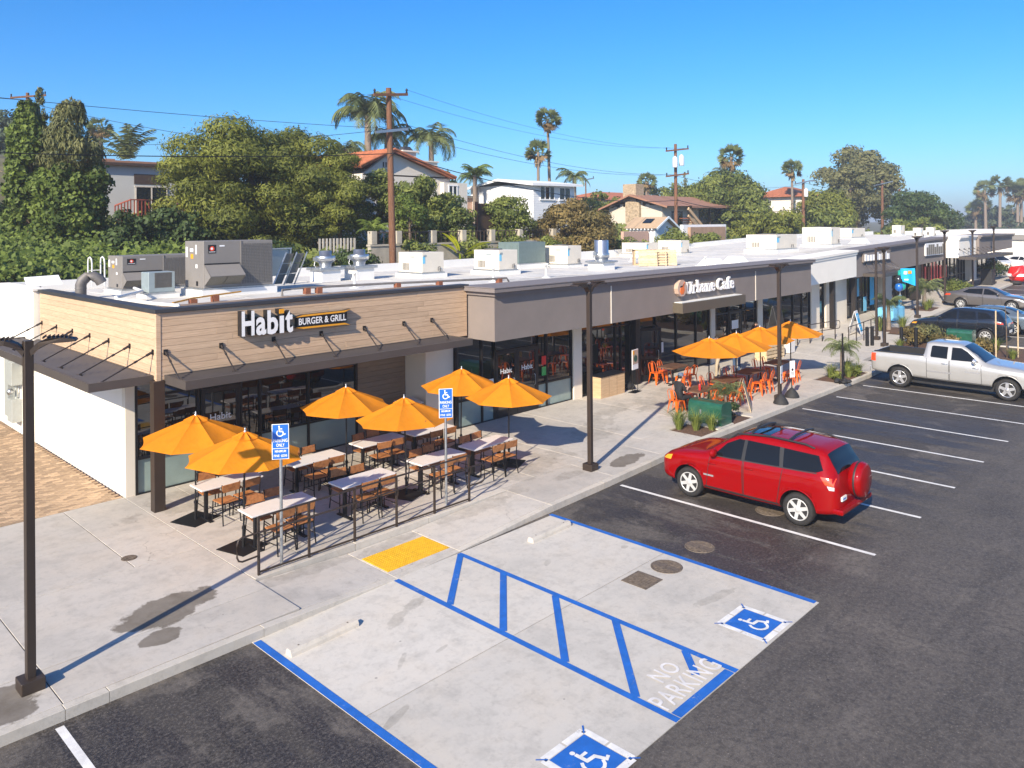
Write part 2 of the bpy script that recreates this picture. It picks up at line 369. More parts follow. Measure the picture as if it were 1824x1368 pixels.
simple('earth', (.11, .10, .05), .95, var=.4, vs=.5, bmp=.5, bs=3, worldpos=True)
m_worn('blue_paint', (.016, .125, .46), (.40, .40, .38), .645)
m_worn('white_paint', (.70, .69, .66), (.12, .11, .105), .645)
m_worn('faded_paint', (.66, .64, .62), (.44, .42, .40), .60)
simple('yellow_tactile', (.72, .40, .012), .6, var=.15, vs=9, worldpos=True)
simple('iron', (.15, .118, .088), .7, .2, var=.4, vs=14, bmp=.4)
simple('paver', (.40, .28, .175), .85, var=.25, vs=9, rv=.32, bmp=.25)
simple('stucco_white', (.84, .80, .72), .85, var=.025, vs=1.2, bmp=.12, bs=120)
simple('stucco_pier', (.70, .64, .54), .85, var=.03, vs=1.2, bmp=.12, bs=120)
simple('stucco_grey', (.208, .177, .160), .85, var=.06, vs=1.5, bmp=.2, bs=110)
simple('trim_grey', (.19, .165, .157), .7, var=.05)
simple('metal_cap', (.055, .055, .06), .5, .3, var=.12, vs=2)
simple('bronze_metal', (.074, .062, .055), .55, .1, var=.1, vs=2)
simple('dark_bronze', (.038, .026, .019), .5, .1, var=.12, vs=3)
simple('black_metal', (.016, .016, .018), .4, .4, var=.2, vs=6)
simple('black_rubber', (.02, .02, .021), .75, var=.2, vs=8)
simple('strut_metal', (.05, .042, .04), .4, .6, var=.1)
simple('galvanised', (.46, .48, .49), .38, .85, var=.14, vs=9)
simple('sheet_metal', (.56, .57, .57), .33, .9, var=.1, vs=5)
simple('rtu_grey', (.215, .20, .185), .6, .1, var=.05, vs=2)
simple('rtu_grille', (.12, .115, .108), .6, .2, var=.1)
simple('rtu_beige', (.66, .61, .52), .6, var=.04, vs=3)
simple('rtu_green', (.17, .225, .215), .5, .35, var=.08)
simple('cond_blue', (.30, .36, .375), .5, .3, var=.06)
m_concrete('membrane', (.60, .585, .55), soft=[(12, 21, 2.2, .8, 0), (19, 20.3, 2.5, .6, 0), (24, 21, 3, .7, 0), (31, 20.5, 3.5, .8, 0), (15.5, 24.5, 1.4, .8, 0), (22.5, 26.8, 2, .8, 0), (36, 24, 3, 1.4, 0), (50, 20.5, 4, .8, 0), (9.3, 23, .8, 1.5, 0)], cracks=False)
simple('membrane_white', (.74, .735, .71), .8, var=.06, vs=.8, worldpos=True)
simple('filter_mesh', (.16, .15, .125), .8, var=.3, vs=40)
simple('red_wood_block', (.20, .068, .032), .8, var=.3, vs=8)
simple('pvc_white', (.75, .74, .71), .5, var=.04)
simple('old_pipe', (.15, .14, .135), .6, .3, var=.2, vs=6)
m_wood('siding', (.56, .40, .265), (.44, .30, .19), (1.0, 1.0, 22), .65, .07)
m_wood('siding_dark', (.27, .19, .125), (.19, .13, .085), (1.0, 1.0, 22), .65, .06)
m_wood('chair_wood', (.37, .155, .055), (.20, .075, .025), (6, 1.5, 6), .5, .15)
m_wood('table_dark_wood', (.16, .085, .05), (.08, .042, .026), (2, 9, 3), .5, .15)
m_wood('plywood', (.52, .36, .21), (.44, .29, .16), (1, 1, 9), .6, .08)
m_wood('pallet_wood', (.58, .45, .28), (.42, .30, .18), (3, 3, 12), .75, .15)
m_wood('pole_wood', (.17, .082, .045), (.08, .042, .026), (9, 9, .8), .85, .1)
m_wood('red_deck', (.26, .06, .035), (.16, .035, .02), (3, 3, 3), .75, .15)
m_wood('grey_fence', (.17, .145, .12), (.09, .07, .055), (6, 6, 1), .85, .2)
simple('table_white', (.70, .68, .66), .4, var=.03)
simple('sign_blue', (.012, .12, .50), .45, var=.04)
simple('sign_white', (.80, .80, .80), .45, var=.02)
simple('column_dark', (.018, .014, .013), .5, .1, var=.15); simple('letter_white', (.80, .80, .80), .5, var=.02)
simple('letter_black', (.012, .012, .014), .4, var=.1)
simple('letter_yellow', (.75, .33, .015), .5, var=.03)
simple('orange_metal', (.72, .125, .008), .32, .0, var=.06, coat=.4)
simple('flame_orange', (.75, .17, .03), .5)
simple('tan_disc', (.50, .36, .28), .6, var=.05)
simple('brown_fascia', (.095, .078, .055), .6, var=.06)
simple('box_green', (.016, .085, .052), .3, .0, var=.25, vs=5, coat=.5)
simple('balloon_teal', (.01, .32, .27), .2, coat=.6); simple('balloon_blue', (.02, .13, .45), .2, coat=.6); simple('balloon_dark', (.05, .055, .065), .15, .5)
simple('balloon_yellow', (.75, .62, .03), .25, coat=.5); simple('balloon_green', (.03, .32, .08), .25, coat=.5)
simple('cloth_blue', (.16, .47, .68), .8, var=.06); simple('cyan_print', (.02, .42, .78), .5, var=.04); simple('teal_print', (.03, .23, .42), .5)
simple('santa_red', (.72, .02, .02), .4, var=.1, coat=.3); simple('santa_white', (.8, .8, .8), .7); simple('skin', (.55, .33, .24), .55, var=.05)
simple('hair_dark', (.02, .014, .01), .6, var=.3); simple('cloth_black', (.014, .014, .016), .85, var=.3); simple('cloth_navy', (.012, .016, .032), .85, var=.3)
simple('cloth_khaki', (.42, .35, .25), .85, var=.12, vs=9); simple('cloth_denim', (.045, .085, .16), .85, var=.25, vs=14); simple('cap_blue', (.10, .13, .19), .8)
simple('red_plastic', (.6, .02, .02), .3); simple('shoe', (.08, .07, .065), .7)
simple('elec_grey', (.40, .42, .40), .5, .2, var=.05)
simple('bark', (.12, .085, .06), .9, var=.4, vs=10, bmp=.6, bs=22); simple('palm_bark', (.21, .165, .13), .9, var=.3, vs=16, bmp=.6, bs=30)
m_glass('glass'); m_glass('glass_far', (.012, .016, .018), .03, 1.6)
simple('frosted_film', (.235, .31, .29), .35, var=.12, vs=1.5, spec=.5, worldpos=True, coat=.6)
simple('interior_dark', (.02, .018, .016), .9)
m_leaf('leaf_fern', (.040, .060, .012), (.275, .29, .05)); m_leaf('leaf_cypress', (.050, .064, .024), (.26, .255, .095), .1)
m_leaf('leaf_ivy', (.032, .060, .012), (.21, .275, .05)); m_leaf('leaf_dark', (0.016, 0.034, 0.011), (0.088, 0.131, 0.038), .15)
m_leaf('leaf_mid', (.05, .08, .02), (.27, .30, .068)); m_leaf('leaf_euca', (0.068, 0.083, 0.033), (0.262, 0.247, 0.105)); m_leaf('leaf_autumn', (0.063, 0.063, 0.021), (0.322, 0.231, 0.084))
m_leaf('leaf_palm', (0.048, 0.077, 0.029), (0.232, 0.264, 0.104)); m_leaf('leaf_palm_dry', (.16, .105, .05), (.34, .24, .12)); m_leaf('leaf_banana', (.20, .26, .012), (.55, .55, .03), .4)
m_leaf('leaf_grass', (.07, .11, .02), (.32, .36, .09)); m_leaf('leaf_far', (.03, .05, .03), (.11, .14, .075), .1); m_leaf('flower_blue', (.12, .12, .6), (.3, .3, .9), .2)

# ---------------------------------------------------------------- terrain, asphalt
def hill(x, y):
    if y < 29.9: return zg(x)-.45
    z = zg(x)*0 - .45
    z += 4.9*ss(30.6, 33.6, y) + 1.7*ss(34, 52, y) + 1.2*ss(60, 160, y)
    z += 6.5*ss(46, 78, y)*(1-ss(18, 46, x)) + 6*ss(80, 220, y)*(1-ss(0, 160, x))
    return z - 5*ss(95, 160, x)*ss(30.6, 33.6, y)*(1-ss(60, 200, y)*.6)
xs = np.unique(np.concatenate([np.linspace(-1500, -60, 12), np.linspace(-60, 140, 81), np.linspace(140, 400, 20), np.linspace(400, 3000, 14)]))
ys = np.unique(np.concatenate([np.linspace(-1500, -60, 12), np.linspace(-60, 28, 12), [29.9], np.linspace(30.4, 34.4, 9), np.linspace(35, 110, 41), np.linspace(110, 400, 24), np.linspace(400, 3000, 14)]))
tb = MB(); nx = len(xs)
tb.v = [(x, y, hill(x, y) + (rnd.uniform(-.15, .15) if y > 34 else 0)) for y in ys for x in xs]
tb.f = [(j*nx+i, j*nx+i+1, (j+1)*nx+i+1, (j+1)*nx+i) for j in range(len(ys)-1) for i in range(nx-1)]; tb.sm = [True]*len(tb.f)
struct(tb.build('terrain', 'earth', fix=False))
def strip(b, x0, x1, y0, y1, dz, step=2.):
    n = max(1, int((x1-x0)/step)) if x1 > 34 else 1
    for i in range(n):
        a, c = x0+(x1-x0)*i/n, x0+(x1-x0)*(i+1)/n
        b.add([(a, y0, zg(a)+dz), (c, y0, zg(c)+dz), (c, y1, zg(c)+dz), (a, y1, zg(a)+dz)], [(0, 1, 2, 3)])
    return b
ab = MB(); strip(ab, -70, 34, -70, 18.6, 0); strip(ab, 34, 150, -70, 18.6, 0)
asphalt = struct(ab.build('parking_lot', 'asphalt', fix=False))
# stall lines, white
def line(x0, y0, x1, y1, w, mat, name, parent, z=.005):
    d = Vector((x1-x0, y1-y0, 0)); n = Vector((-d.y, d.x, 0)).normalized()*w/2
    b = MB(); P = [(x0-n.x, y0-n.y), (x1-n.x, y1-n.y), (x1+n.x, y1+n.y), (x0+n.x, y0+n.y)]
    b.poly([(x, y, zg(x)+z) for x, y in P]); return b.build(name, mat, parent, fix=False)
for x, ya, yb in ((15.92, 11.7, 5.62), (18.6, 11.75, 5.6), (21.24, 11.95, 5.62), (24.02, 11.68, 5.65), (26.73, 11.85, 5.65), (29.38, 11.72, 5.7), (32.1, 11.75, 5.75), (3.25, 11.4, 5.6), (.55, 11.3, 5.6)):
    line(x, ya, x, yb, .105, 'white_paint', 'stall_line', asphalt)
for x in (47.2, 50.0, 52.8, 60.5, 63.2, 66., 69, 72):
    line(x, 14.7, x, 8.9, .11, 'white_paint', 'stall_line', asphalt)

# ---------------------------------------------------------------- concrete pad with accessible bays
pad = struct(empty('concrete_parking_pad', (0, 0, 0)))
for (x0, x1) in ((5.99, 8.86), (8.87, 10.42), (10.43, 13.27)):
    for (y0, y1) in ((5.62, 8.66), (8.675, 11.62)):
        b = MB(); b.box(x0+.004, x1-.004, y0, y1, -.08, .012); b.build('pad_slab', 'concrete_pad', pad)
Zp = .017
for args in ((6.05, 11.46, 6.05, 3.2, .13), (8.86, 11.58, 8.86, 5.62, .115), (10.42, 11.6, 10.42, 5.62, .115), (13.22, 11.66, 13.22, 5.66, .115), (8.93, 5.70, 10.35, 5.70, .15)):
    line(*args, 'blue_paint', 'blue_line', pad, Zp if args[3] != 3.2 else Zp+.001)
for (x0, y0, x1, y1) in ((10.40, 11.53, 8.9, 10.15), (10.40, 10.35, 8.9, 8.87), (10.38, 9.06, 8.9, 7.58), (10.40, 7.78, 8.9, 6.32), (10.38, 6.46, 9.92, 6.0)):
    line(x0, y0, x1, y1, .12, 'blue_paint', 'blue_hatch_stripe', pad, Zp+.003)
flat = lambda x, y, z: Matrix(((1,0,0,x),(0,1,0,y),(0,0,1,z),(0,0,0,1)))
text_fit('PARKING', 1.46, .34, flat(8.93, 5.82, Zp+.007), 'painted_word', 'faded_paint', pad, spacing=1.1, offset=.012)
text_fit('NO', .52, .29, flat(9.42, 6.22, Zp+.007), 'painted_word', 'faded_paint', pad, spacing=1.1, offset=.012)
def isa(M, name_prefix, parent, s=1., mat='white_paint', w=.075, parts=True):
    """wheelchair emblem in a unit square (x right, y up), as flat strips"""
    b = MB()
    def stroke(pts, w):
        for (a, c) in zip(pts[:-1], pts[1:]):
            a, c = Vector((*a, 0)), Vector((*c, 0)); d = c-a; n = Vector((-d.y, d.x, 0)).normalized()*w/2; e = d.normalized()*w*.25
            b.add([a-n-e, c-n+e, c+n+e, a+n-e], [(0, 1, 2, 3)])
    b.poly([(.40+.065*math.cos(t), .86+.065*math.sin(t), 0) for t in np.linspace(0, 2*math.pi, 13)[:-1]])
    stroke([(.41, .76), (.43, .46)], w); stroke([(.43, .66), (.62, .66)], w*.8); stroke([(.43, .47), (.66, .45)], w)
    stroke([(.66, .45), (.78, .19)], w); stroke([(.77, .2), (.88, .25)], w*.8)
    arc = [(.46+.245*math.cos(R(t)), .32+.245*math.sin(R(t))) for t in (132, 155, 178, 201, 224, 247, 270, 293, 316, 340)]
    stroke(arc, w*.8)
    for i, v in enumerate(b.v): b.v[i] = (v[0]*s, v[1]*s, v[2]+.0006*(i//4 % 7))
    b.xf(M); return b.build('wheelchair_emblem', mat, parent, fix=False)
for (cx, cy) in ((11.86, 6.10), (7.47, 6.01)):
    b = MB(); b.box(cx-.33, cx+.33, cy-.33, cy+.33, .0, Zp); b.build('blue_square', 'blue_paint', pad)
    for sx, sy, hx, hy in ((-1, 0, .05, .24), (1, 0, .05, .24), (0, -1, .24, .05), (0, 1, .24, .05)):
        for q in (-1, 1):   # white border broken by blue joints
            bx, by = cx+sx*.39+(q*.2 if sx == 0 else 0), cy+sy*.39+(q*.2 if sy == 0 else 0)
            wx, wy = (.05, .185) if sx else (.185, .05)
            b = MB(); b.poly([(bx-wx, by-wy, Zp), (bx+wx, by-wy, Zp), (bx+wx, by+wy, Zp), (bx-wx, by+wy, Zp)]); b.build('border_dash', 'white_paint', pad, fix=False)
    for sx in (-1, 1):
        for sy in (-1, 1): line(cx+sx*.345, cy+sy*.345, cx+sx*.45, cy+sy*.45, .022, 'blue_paint', 'corner_tick', pad, Zp+.004)
    isa(flat(cx-.28, cy-.28, Zp+.004), '', pad, .56, w=.1)

# ---------------------------------------------------------------- kerb and pavement slabs
def yc(x):
    P = [(-70, 11.5), (6.1, 11.5), (13.4, 11.75), (16, 11.85), (20, 12.1), (36.5, 12.12)]
    for (a, ya), (b_, yb) in zip(P[:-1], P[1:]):
        if x <= b_: return ya+(yb-ya)*(x-a)/(b_-a)
    return P[-1][1]
def ztop(x, y=12.):
    z = zg(x)+.15
    if y < 13.25 and 6.2 < x < 13.4: z = .022 + .128*(ss(8.9, 6.2, x)if 0 else max(0, min(1, (8.9-x)/2.7)) if x < 8.9 else max(0, min(1, (x-10.5)/2.9)))
    return z
def slab(name, x0, x1, ya0, ya1, yb0, yb1, mat, parent, ramp=False, dz=0., g=.007):
    """solid slab; front edge runs (x0,ya0)-(x1,ya1), back edge (x0,yb0)-(x1,yb1)"""
    zf = (lambda x: ztop(x, 12.)) if ramp else (lambda x: zg(x)+.15)
    x0 += g; x1 -= g; ya0 += g; ya1 += g; yb0 -= g; yb1 -= g; e = .005
    A = [(x0, ya0), (x1, ya1), (x1, yb1), (x0, yb0)]; cx, cy = (x0+x1)/2, (ya0+ya1+yb0+yb1)/4
    B = [(x+(e if x < cx else -e), y+(e if y < cy else -e)) for x, y in A]
    vs = [(x, y, zg(x)-.05) for x, y in A]+[(x, y, zf(x)+dz-e) for x, y in A]+[(x, y, zf(x)+dz) for x, y in B]
    fs = [(3, 2, 1, 0), (8, 9, 10, 11)]+[(k*4+i, k*4+(i+1) % 4, (k+1)*4+(i+1) % 4, (k+1)*4+i) for k in (0, 1) for i in range(4)]
    b = MB(); b.add(vs, fs); return b.build(name, mat, parent, fix=False)
walk = struct(empty('pavement'))
CW = .16
for (a, c, d, e_) in ((-23.9, 6.94, 11.72, 19.45), (6.96, 16.58, 13.42, 19.55), (16.62, 36.4, 13.42, 18.3), (13.42, 20.65, 12.36, 13.4), (24.0, 31.15, 12.36, 13.4)):
    b = MB(); b.poly([(a, d, .1415), (c, d, .1415), (c, e_, .1415), (a, e_, .1415)]); b.build('joint_filler', 'joint_dark', walk, fix=False)
kx = [-30, -24, -18, -12, -6, -3, -.1, 3.35, 3.9, 6.2, 8.9, 10.5, 13.4, 15.4, 17.6, 20, 23, 26, 29, 32, 34.6, 36.5]
for a, c in zip(kx[:-1], kx[1:]):
    slab('kerb_stone', a, c, yc(a), yc(c), yc(a)+CW, yc(c)+CW, 'curb', walk, ramp=True, g=.004)
PL = [(20.7, 23.95), (31.2, 34.3)]          # planting beds
def row(xbreaks, y0, y1, ramp=False, front=False, mat='concrete'):
    for a, c in zip(xbreaks[:-1], xbreaks[1:]):
        if front and any(abs(a-p[0]) < .01 and abs(c-p[1]) < .01 for p in PL): continue
        ya, yb = (yc(a)+CW, yc(c)+CW) if front else (y0, y0)
        slab('paving_slab', a, c, ya, yb, y1, y1, mat, walk, ramp=ramp)
row([-24, -18, -12, -6, -3, -.1, 3.37, 6.95], 0, 12.77, front=True)
row([-24, -18, -12, -6, -3, -.1, 3.4, 6.95], 12.77, 15.35); row([-24, -18, -12, -6, -3, .6, 2.9, 5.66, 6.95], 15.35, 17.2); row([-24, -18, -12, -6, -3, .6, 2.9, 5.66, 6.95], 17.2, 19.5)
row([6.95, 8.9, 10.5, 13.4], 0, 13.2, ramp=True, front=True)
b_x = [6.95, 8.1, 10.4, 12.6, 14.6, 16.6]
row(b_x, 13.4, 15.6); row(b_x, 15.6, 17.6); row(b_x, 17.6, 19.6)
slab('kerb_stone', 6.95, 9.1, 13.2, 13.2, 13.4, 13.4, 'curb', walk, dz=.012); slab('kerb_stone', 9.1, 11., 13.2, 13.2, 13.4, 13.4, 'curb', walk, dz=.012); slab('kerb_stone', 11., 13.4, 13.2, 13.2, 13.4, 13.4, 'curb', walk, dz=.006)
row([13.4, 16, 18.4, 20.7, 23.95, 26.4, 28.8, 31.2, 34.3, 36.5], 0, 13.4, front=True)
b_x = [16.6, 19.3, 22.2, 25.2, 28.1, 31.2, 34.3, 36.5, 38.6, 41.3, 44]
row(b_x, 13.4, 15.8); row(b_x, 15.8, 18.35)
row([44, 46.5, 49, 51.5, 54, 56.5, 59, 62, 65, 68, 71, 74, 78, 82, 88], 15.08, 18.6)
for a, c in zip([44, 48, 52, 56, 60, 64, 68, 72, 76, 80, 84][:-1], [44, 48, 52, 56, 60, 64, 68, 72, 76, 80, 84][1:]):
    slab('kerb_stone', a, c, 14.92, 14.92, 15.08, 15.08, 'curb', walk, g=.004)
# tactile plate with domes
tp = empty('tactile_plate', (0, 0, 0)); b = MB(); b.box(8.94, 10.46, 11.93, 12.76, .0, .034); b.build('plate', 'yellow_tactile', tp)
b = MB()
for i in range(25):
    for j in range(14):
        b.lathe([(.013, .034), (.009, .040)], 6, 8.97+i*.06, 11.955+j*.06)
tag(b.build('domes', 'yellow_tactile', tp, fix=False), kind='stuff')
tag(tp, 'yellow tactile warning plate set in the kerb ramp', 'tactile paving')

# ---------------------------------------------------------------- brick pavers left of the building
pv = struct(empty('brick_paving')); b = MB(); b.box(-.6, 6.94, 19.5, 31, -.06, .135); b.build('paver_bed', 'soil', pv)
pl_, pw_ = .225, .1125
bm = MB(); bm.box(-pl_/2+.004, pl_/2-.004, -pw_/2+.004, pw_/2-.004, -.05, .0, .006); pmesh = bm.mesh('paver', 'paver')
bricks = []
for j in range(int(11.4/pw_)):
    y = 19.56+j*pw_
    for i in range(int(7.4/pl_)+1):
        x = 6.82 - i*pl_ - (j % 2)*pl_/2
        if x > 6.85 or x < -.5: continue
        P = Vector((x, y, 0)); d = P.dot(F); u = 912+1404.8*P.dot(Rt)/d
        if u < -40: continue
        bricks.append((d, x, y))
bricks.sort()
for d, x, y in bricks[:300]:
    put('paver', pmesh, pv, (x, y, .156+rnd.uniform(-.003, .003)), (rnd.uniform(-.01, .01), rnd.uniform(-.008, .008), rnd.uniform(-.012, .012)))
groups = [MB() for _ in range(6)]
for d, x, y in bricks[300:]:
    rnd.choice(groups).add([(v[0]+x, v[1]+y, v[2]+.156+rnd.uniform(-.003, .003)) for v in bm.v], bm.f)
for gb in groups: tag(gb.build('paver_field', 'paver', pv, fix=False), kind='stuff')

# ---------------------------------------------------------------- covers in the ground
def cover(x, y, z, r, label, sq=False):
    e = empty('manhole_cover', (x, y, z)); b = MB()
    if sq: b.box(-r, r, -r, r, -.02, .006)
    else: b.lathe([(r, -.02), (r, .006), (r*.93, .006), (r*.92, .002), (r*.86, .002)], 28)
    b.build('frame', 'iron', e, fix=False)
    b = MB()
    if sq:
        for i in range(9): b.box(-r*.88+i*r*.2, -r*.88+i*r*.2+.02, -r*.88, r*.88, .006, .012)
    else:
        b.lathe([(r*.86, .004), (1e-4, .006)], 28)
        for i in range(-4, 5):
            h = math.sqrt(max(0, .7-(i*.19)**2))*r
            if abs(i) > 1: b.box(i*.19*r-.01, i*.19*r+.01, -h, h, .004, .011)
        b.box(-.6*r, .6*r, -.06*r, .06*r, .005, .012)
    b.build('lid', 'iron', e, fix=False)
    return tag(e, label, 'manhole cover', 'covers set in the ground')
cover(12.69, 8.28, .016, .30, 'round dark manhole cover in the concrete bay, beside a square lid')
cover(11.91, 8.30, .016, .27, 'square iron utility lid in the concrete bay', True)
cover(13.95, 8.32, .004, .30, 'round manhole cover in the asphalt next to the blue line'); cover(16.76, 8.2, .004, .32, 'round manhole cover beneath the red SUV')
cover(5.74, 15.84, .152, .14, 'small round rusty drain cover in the pavement by the dining patio')
# wheel stops
for (x, y, lab) in ((6.8, 10.75, 'concrete wheel stop nearest the bottom left of the accessible bays'), (12.4, 10.95, 'concrete wheel stop by the far blue line of the accessible bays')):
    e = empty('wheel_stop', (x, y, .012), R(1.5)); b = MB()
    b.xprism([(-.085, 0), (.085, 0), (.075, .05), (.045, .1), (-.045, .1), (-.075, .05)], -.62, .62); b.build('concrete_bar', 'curb', e)
    for sx in (-.45, .45): b = MB(); b.lathe([(.015, .1), (.015, .104)], 8, sx); b.build('pin', 'iron', e, fix=False)
    tag(e, lab, 'wheel stop', 'wheel stops')
# ---------------------------------------------------------------- the long retail building
def pt(x):                                   # parapet top along the front
    if x < 39.15: return 4.6
    if x < 60: return 4.6+.72*(x-39.15)/20.85
    return 5.32+.06*min(1, (x-60)/10)
BL = empty('retail_building', (7.1, 18, 0)); BLi = Matrix.Translation((-7.1, -18, 0))
class PB(MB):
    """builder in world coordinates, linked under the building"""
    def on(s, name, mat, parent=BL, fix=True):
        s.xf(BLi); return s.build(name, mat, parent, fix=fix)
def part(name, parent=BL): o = empty(name); o.parent = parent; return o
# --- roof deck and walls
b = PB(); rx = [7.2, 16.6, 39.2, 44, 50, 56, 62, 68, 74, 80, 86]
for a, c in zip(rx[:-1], rx[1:]):
    za, zc = pt(a)-.27, pt(c)-.27
    y_ = 18.3 if a < 16.5 else 16.95 if a < 39 else 17.7; b.add([(a, y_, za), (c, y_, zc), (c, 30.3, zc), (a, 30.3, za)], [(0, 1, 2, 3)])
roof = b.on('roof', 'membrane', fix=False)
for k in range(30):
    x = 9.2+k*2.4; z = pt(x)-.27; b = PB(); b.box(x, x+.09, 18.4 if x < 39 else 18.8, 30.25, z+.001, z+.008); b.on('roof_seam', 'membrane', roof)
for (x0, x1) in ((7.05, 24), (24, 44), (44, 64), (64, 86)):
    b = PB(); b.add([(x0, 30.3, -.3), (x1, 30.3, -.3), (x1, 30.3, pt(x1)+.07), (x0, 30.3, pt(x0)+.07), (x0, 30.55, -.3), (x1, 30.55, -.3), (x1, 30.55, pt(x1)+.07), (x0, 30.55, pt(x0)+.07)],
                    [(0,1,2,3),(5,4,7,6),(3,2,6,7),(0,3,7,4),(1,5,6,2)]); b.on('rear_parapet', 'membrane_white')
b = PB(); b.box(7.05, 7.28, 19.5, 26.7, -.2, 3.06); b.box(7.0, 7.28, 26.7, 30.55, -.2, 4.62); b.on('side_wall', 'stucco_white')
b = PB(); b.box(6.96, 7.32, 26.64, 30.6, 4.62, 4.68); b.on('wall_cap', 'stucco_white')
b = PB(); b.box(6.98, 7.2, 19.42, 19.62, .1, 3.04); b.on('corner_pier', 'stucco_pier')
for sy in (22.35, 25.1): b = PB(); b.box(7.035, 7.05, sy, sy+.02, .2, 3.0); b.on('control_joint', 'stucco_pier')
# interior darkness behind glass, floor slab
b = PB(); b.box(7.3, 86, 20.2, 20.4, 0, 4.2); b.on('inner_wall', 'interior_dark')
# --- Habit fascia: planks on two faces
fas = part('plank_fascia')
b = PB(); b.box(7.21, 16.6, 18.06, 19.7, 3.06, 4.56); b.box(7.21, 8.4, 19.7, 26.6, 3.06, 4.33); b.box(7.2, 7.42, 19.7, 26.62, 4.33, 4.56); b.on('backing', 'siding_dark', fas)
NR = 10; ph = 1.5/NR
for k in range(NR):
    z0 = 3.06+k*ph; x = 7.24; first = True
    while x < 16.55:
        L = rnd.uniform(1.2, 1.9) if first else 3.05; first = False; x1 = min(16.58, x+L); d = rnd.uniform(0, .004)
        b = PB(); b.box(x+.0015, x1-.0015, 18.0-d, 18.05, z0+.003, z0+ph-.003, .003); b.on('plank', 'siding', fas, False); x = x1
    y = 18.08; first = True
    while y < 26.55:
        L = rnd.uniform(1.2, 1.9) if first else 3.05; first = False; y1 = min(26.62, y+L); d = rnd.uniform(0, .004)
        b = PB(); b.box(7.15-d, 7.20, y+.0015, y1-.0015, z0+.003, z0+ph-.003, .003); b.on('plank', 'siding', fas, False); y = y1
b = PB(); b.box(7.135, 7.235, 17.985, 18.07, 3.05, 4.565); b.on('corner_trim', 'siding', fas)
b = PB(); b.box(7.10, 16.62, 17.94, 18.32, 4.57, 4.655); b.box(7.10, 7.45, 18.32, 26.66, 4.57, 4.655); b.on('coping', 'metal_cap', fas)
b = PB(); b.box(7.04, 7.28, 17.9, 18.12, .12, 3.055); b.on('column', 'dark_bronze')
# --- canopies: beam frame, louvre blades, hung on rods
def canopy(name, x0, x1, y0, y1, z0, z1, along, struts):
    cp = part(name)
    w = .055
    for (a, c, d, e) in ((x0, x1, y0, y0+w), (x0, x1, y1-w, y1), (x0, x0+w, y0+w, y1-w), (x1-w, x1, y0+w, y1-w)):
        b = PB(); b.box(a, c, d, e, z0, z1); b.on('beam', 'bronze_metal', cp)
    if along == 'x':
        n = 7
        for k in range(n):
            yy = y0+w+(y1-y0-2*w)*(k+.5)/n
            b = PB(); b.add([(x0+w, yy-.085, z1-.10), (x1-w, yy-.085, z1-.10), (x1-w, yy+.085, z1-.012), (x0+w, yy+.085, z1-.012), (x0+w, yy-.085, z1-.11), (x1-w, yy-.085, z1-.11), (x1-w, yy+.085, z1-.022), (x0+w, yy+.085, z1-.022)],
                            [(0,1,2,3),(7,6,5,4),(0,4,5,1),(3,2,6,7),(0,3,7,4),(1,5,6,2)]); b.on('louvre', 'bronze_metal', cp)
    else:
        n = 7
        for k in range(n):
            xx = x0+w+(x1-x0-2*w)*(k+.5)/n
            b = PB(); b.add([(xx-.1, y0+w, z1-.105), (xx+.09, y0+w, z1-.012), (xx+.09, y1-w, z1-.012), (xx-.1, y1-w, z1-.105), (xx-.1, y0+w, z1-.115), (xx+.09, y0+w, z1-.022), (xx+.09, y1-w, z1-.022), (xx-.1, y1-w, z1-.115)],
                            [(0,1,2,3),(7,6,5,4),(0,4,5,1),(3,2,6,7),(0,3,7,4),(1,5,6,2)]); b.on('louvre', 'bronze_metal', cp)
    if along == 'y':
        for k in range(7):
            yy = y0+.4+1.365*k
            b = PB(); b.box(x0+w, x1-w, yy-.02, yy+.02, z1-.14, z1-.1); b.on('cross_bar', 'bronze_metal', cp)
    for (p, q) in struts:
        p, q = Vector(p), Vector(q); b = PB()
        d = (q-p); b.tube([p, p+d*.12], .03, 8); b.tube([p+d*.1, q], .017, 8); b.tube([p+d*.3, p+d*.36], .026, 8)
        b.box(q.x-.05, q.x+.05, q.y-.05, q.y+.05, q.z-.05, q.z+.01); b.on('hanger_rod', 'strut_metal', cp, False)
        if along == 'x': b = PB(); b.box(p.x-.045, p.x+.045, p.y-.0, p.y+.04, p.z-.06, p.z+.06)
        else: b = PB(); b.box(p.x, p.x+.04, p.y-.045, p.y+.045, p.z-.06, p.z+.06)
        b.on('wall_bracket', 'black_metal', cp)
    return cp
canopy('front_canopy', 7.3, 15.75, 16.86, 17.97, 2.98, 3.17, 'x', [((7.28+1.365*k if k else 7.34, 17.97, 3.68), (7.28+1.365*k if k else 7.36, 17.3, 3.15)) for k in range(6)]+[((15.15, 17.97, 3.68), (15.2, 17.3, 3.15))])
canopy('side_canopy', 5.78, 7.12, 18.15, 27.6, 2.98, 3.17, 'y', [((7.13, 18.2+1.365*k, 3.68), (6.05, 18.25+1.365*k, 3.15)) for k in range(7)])
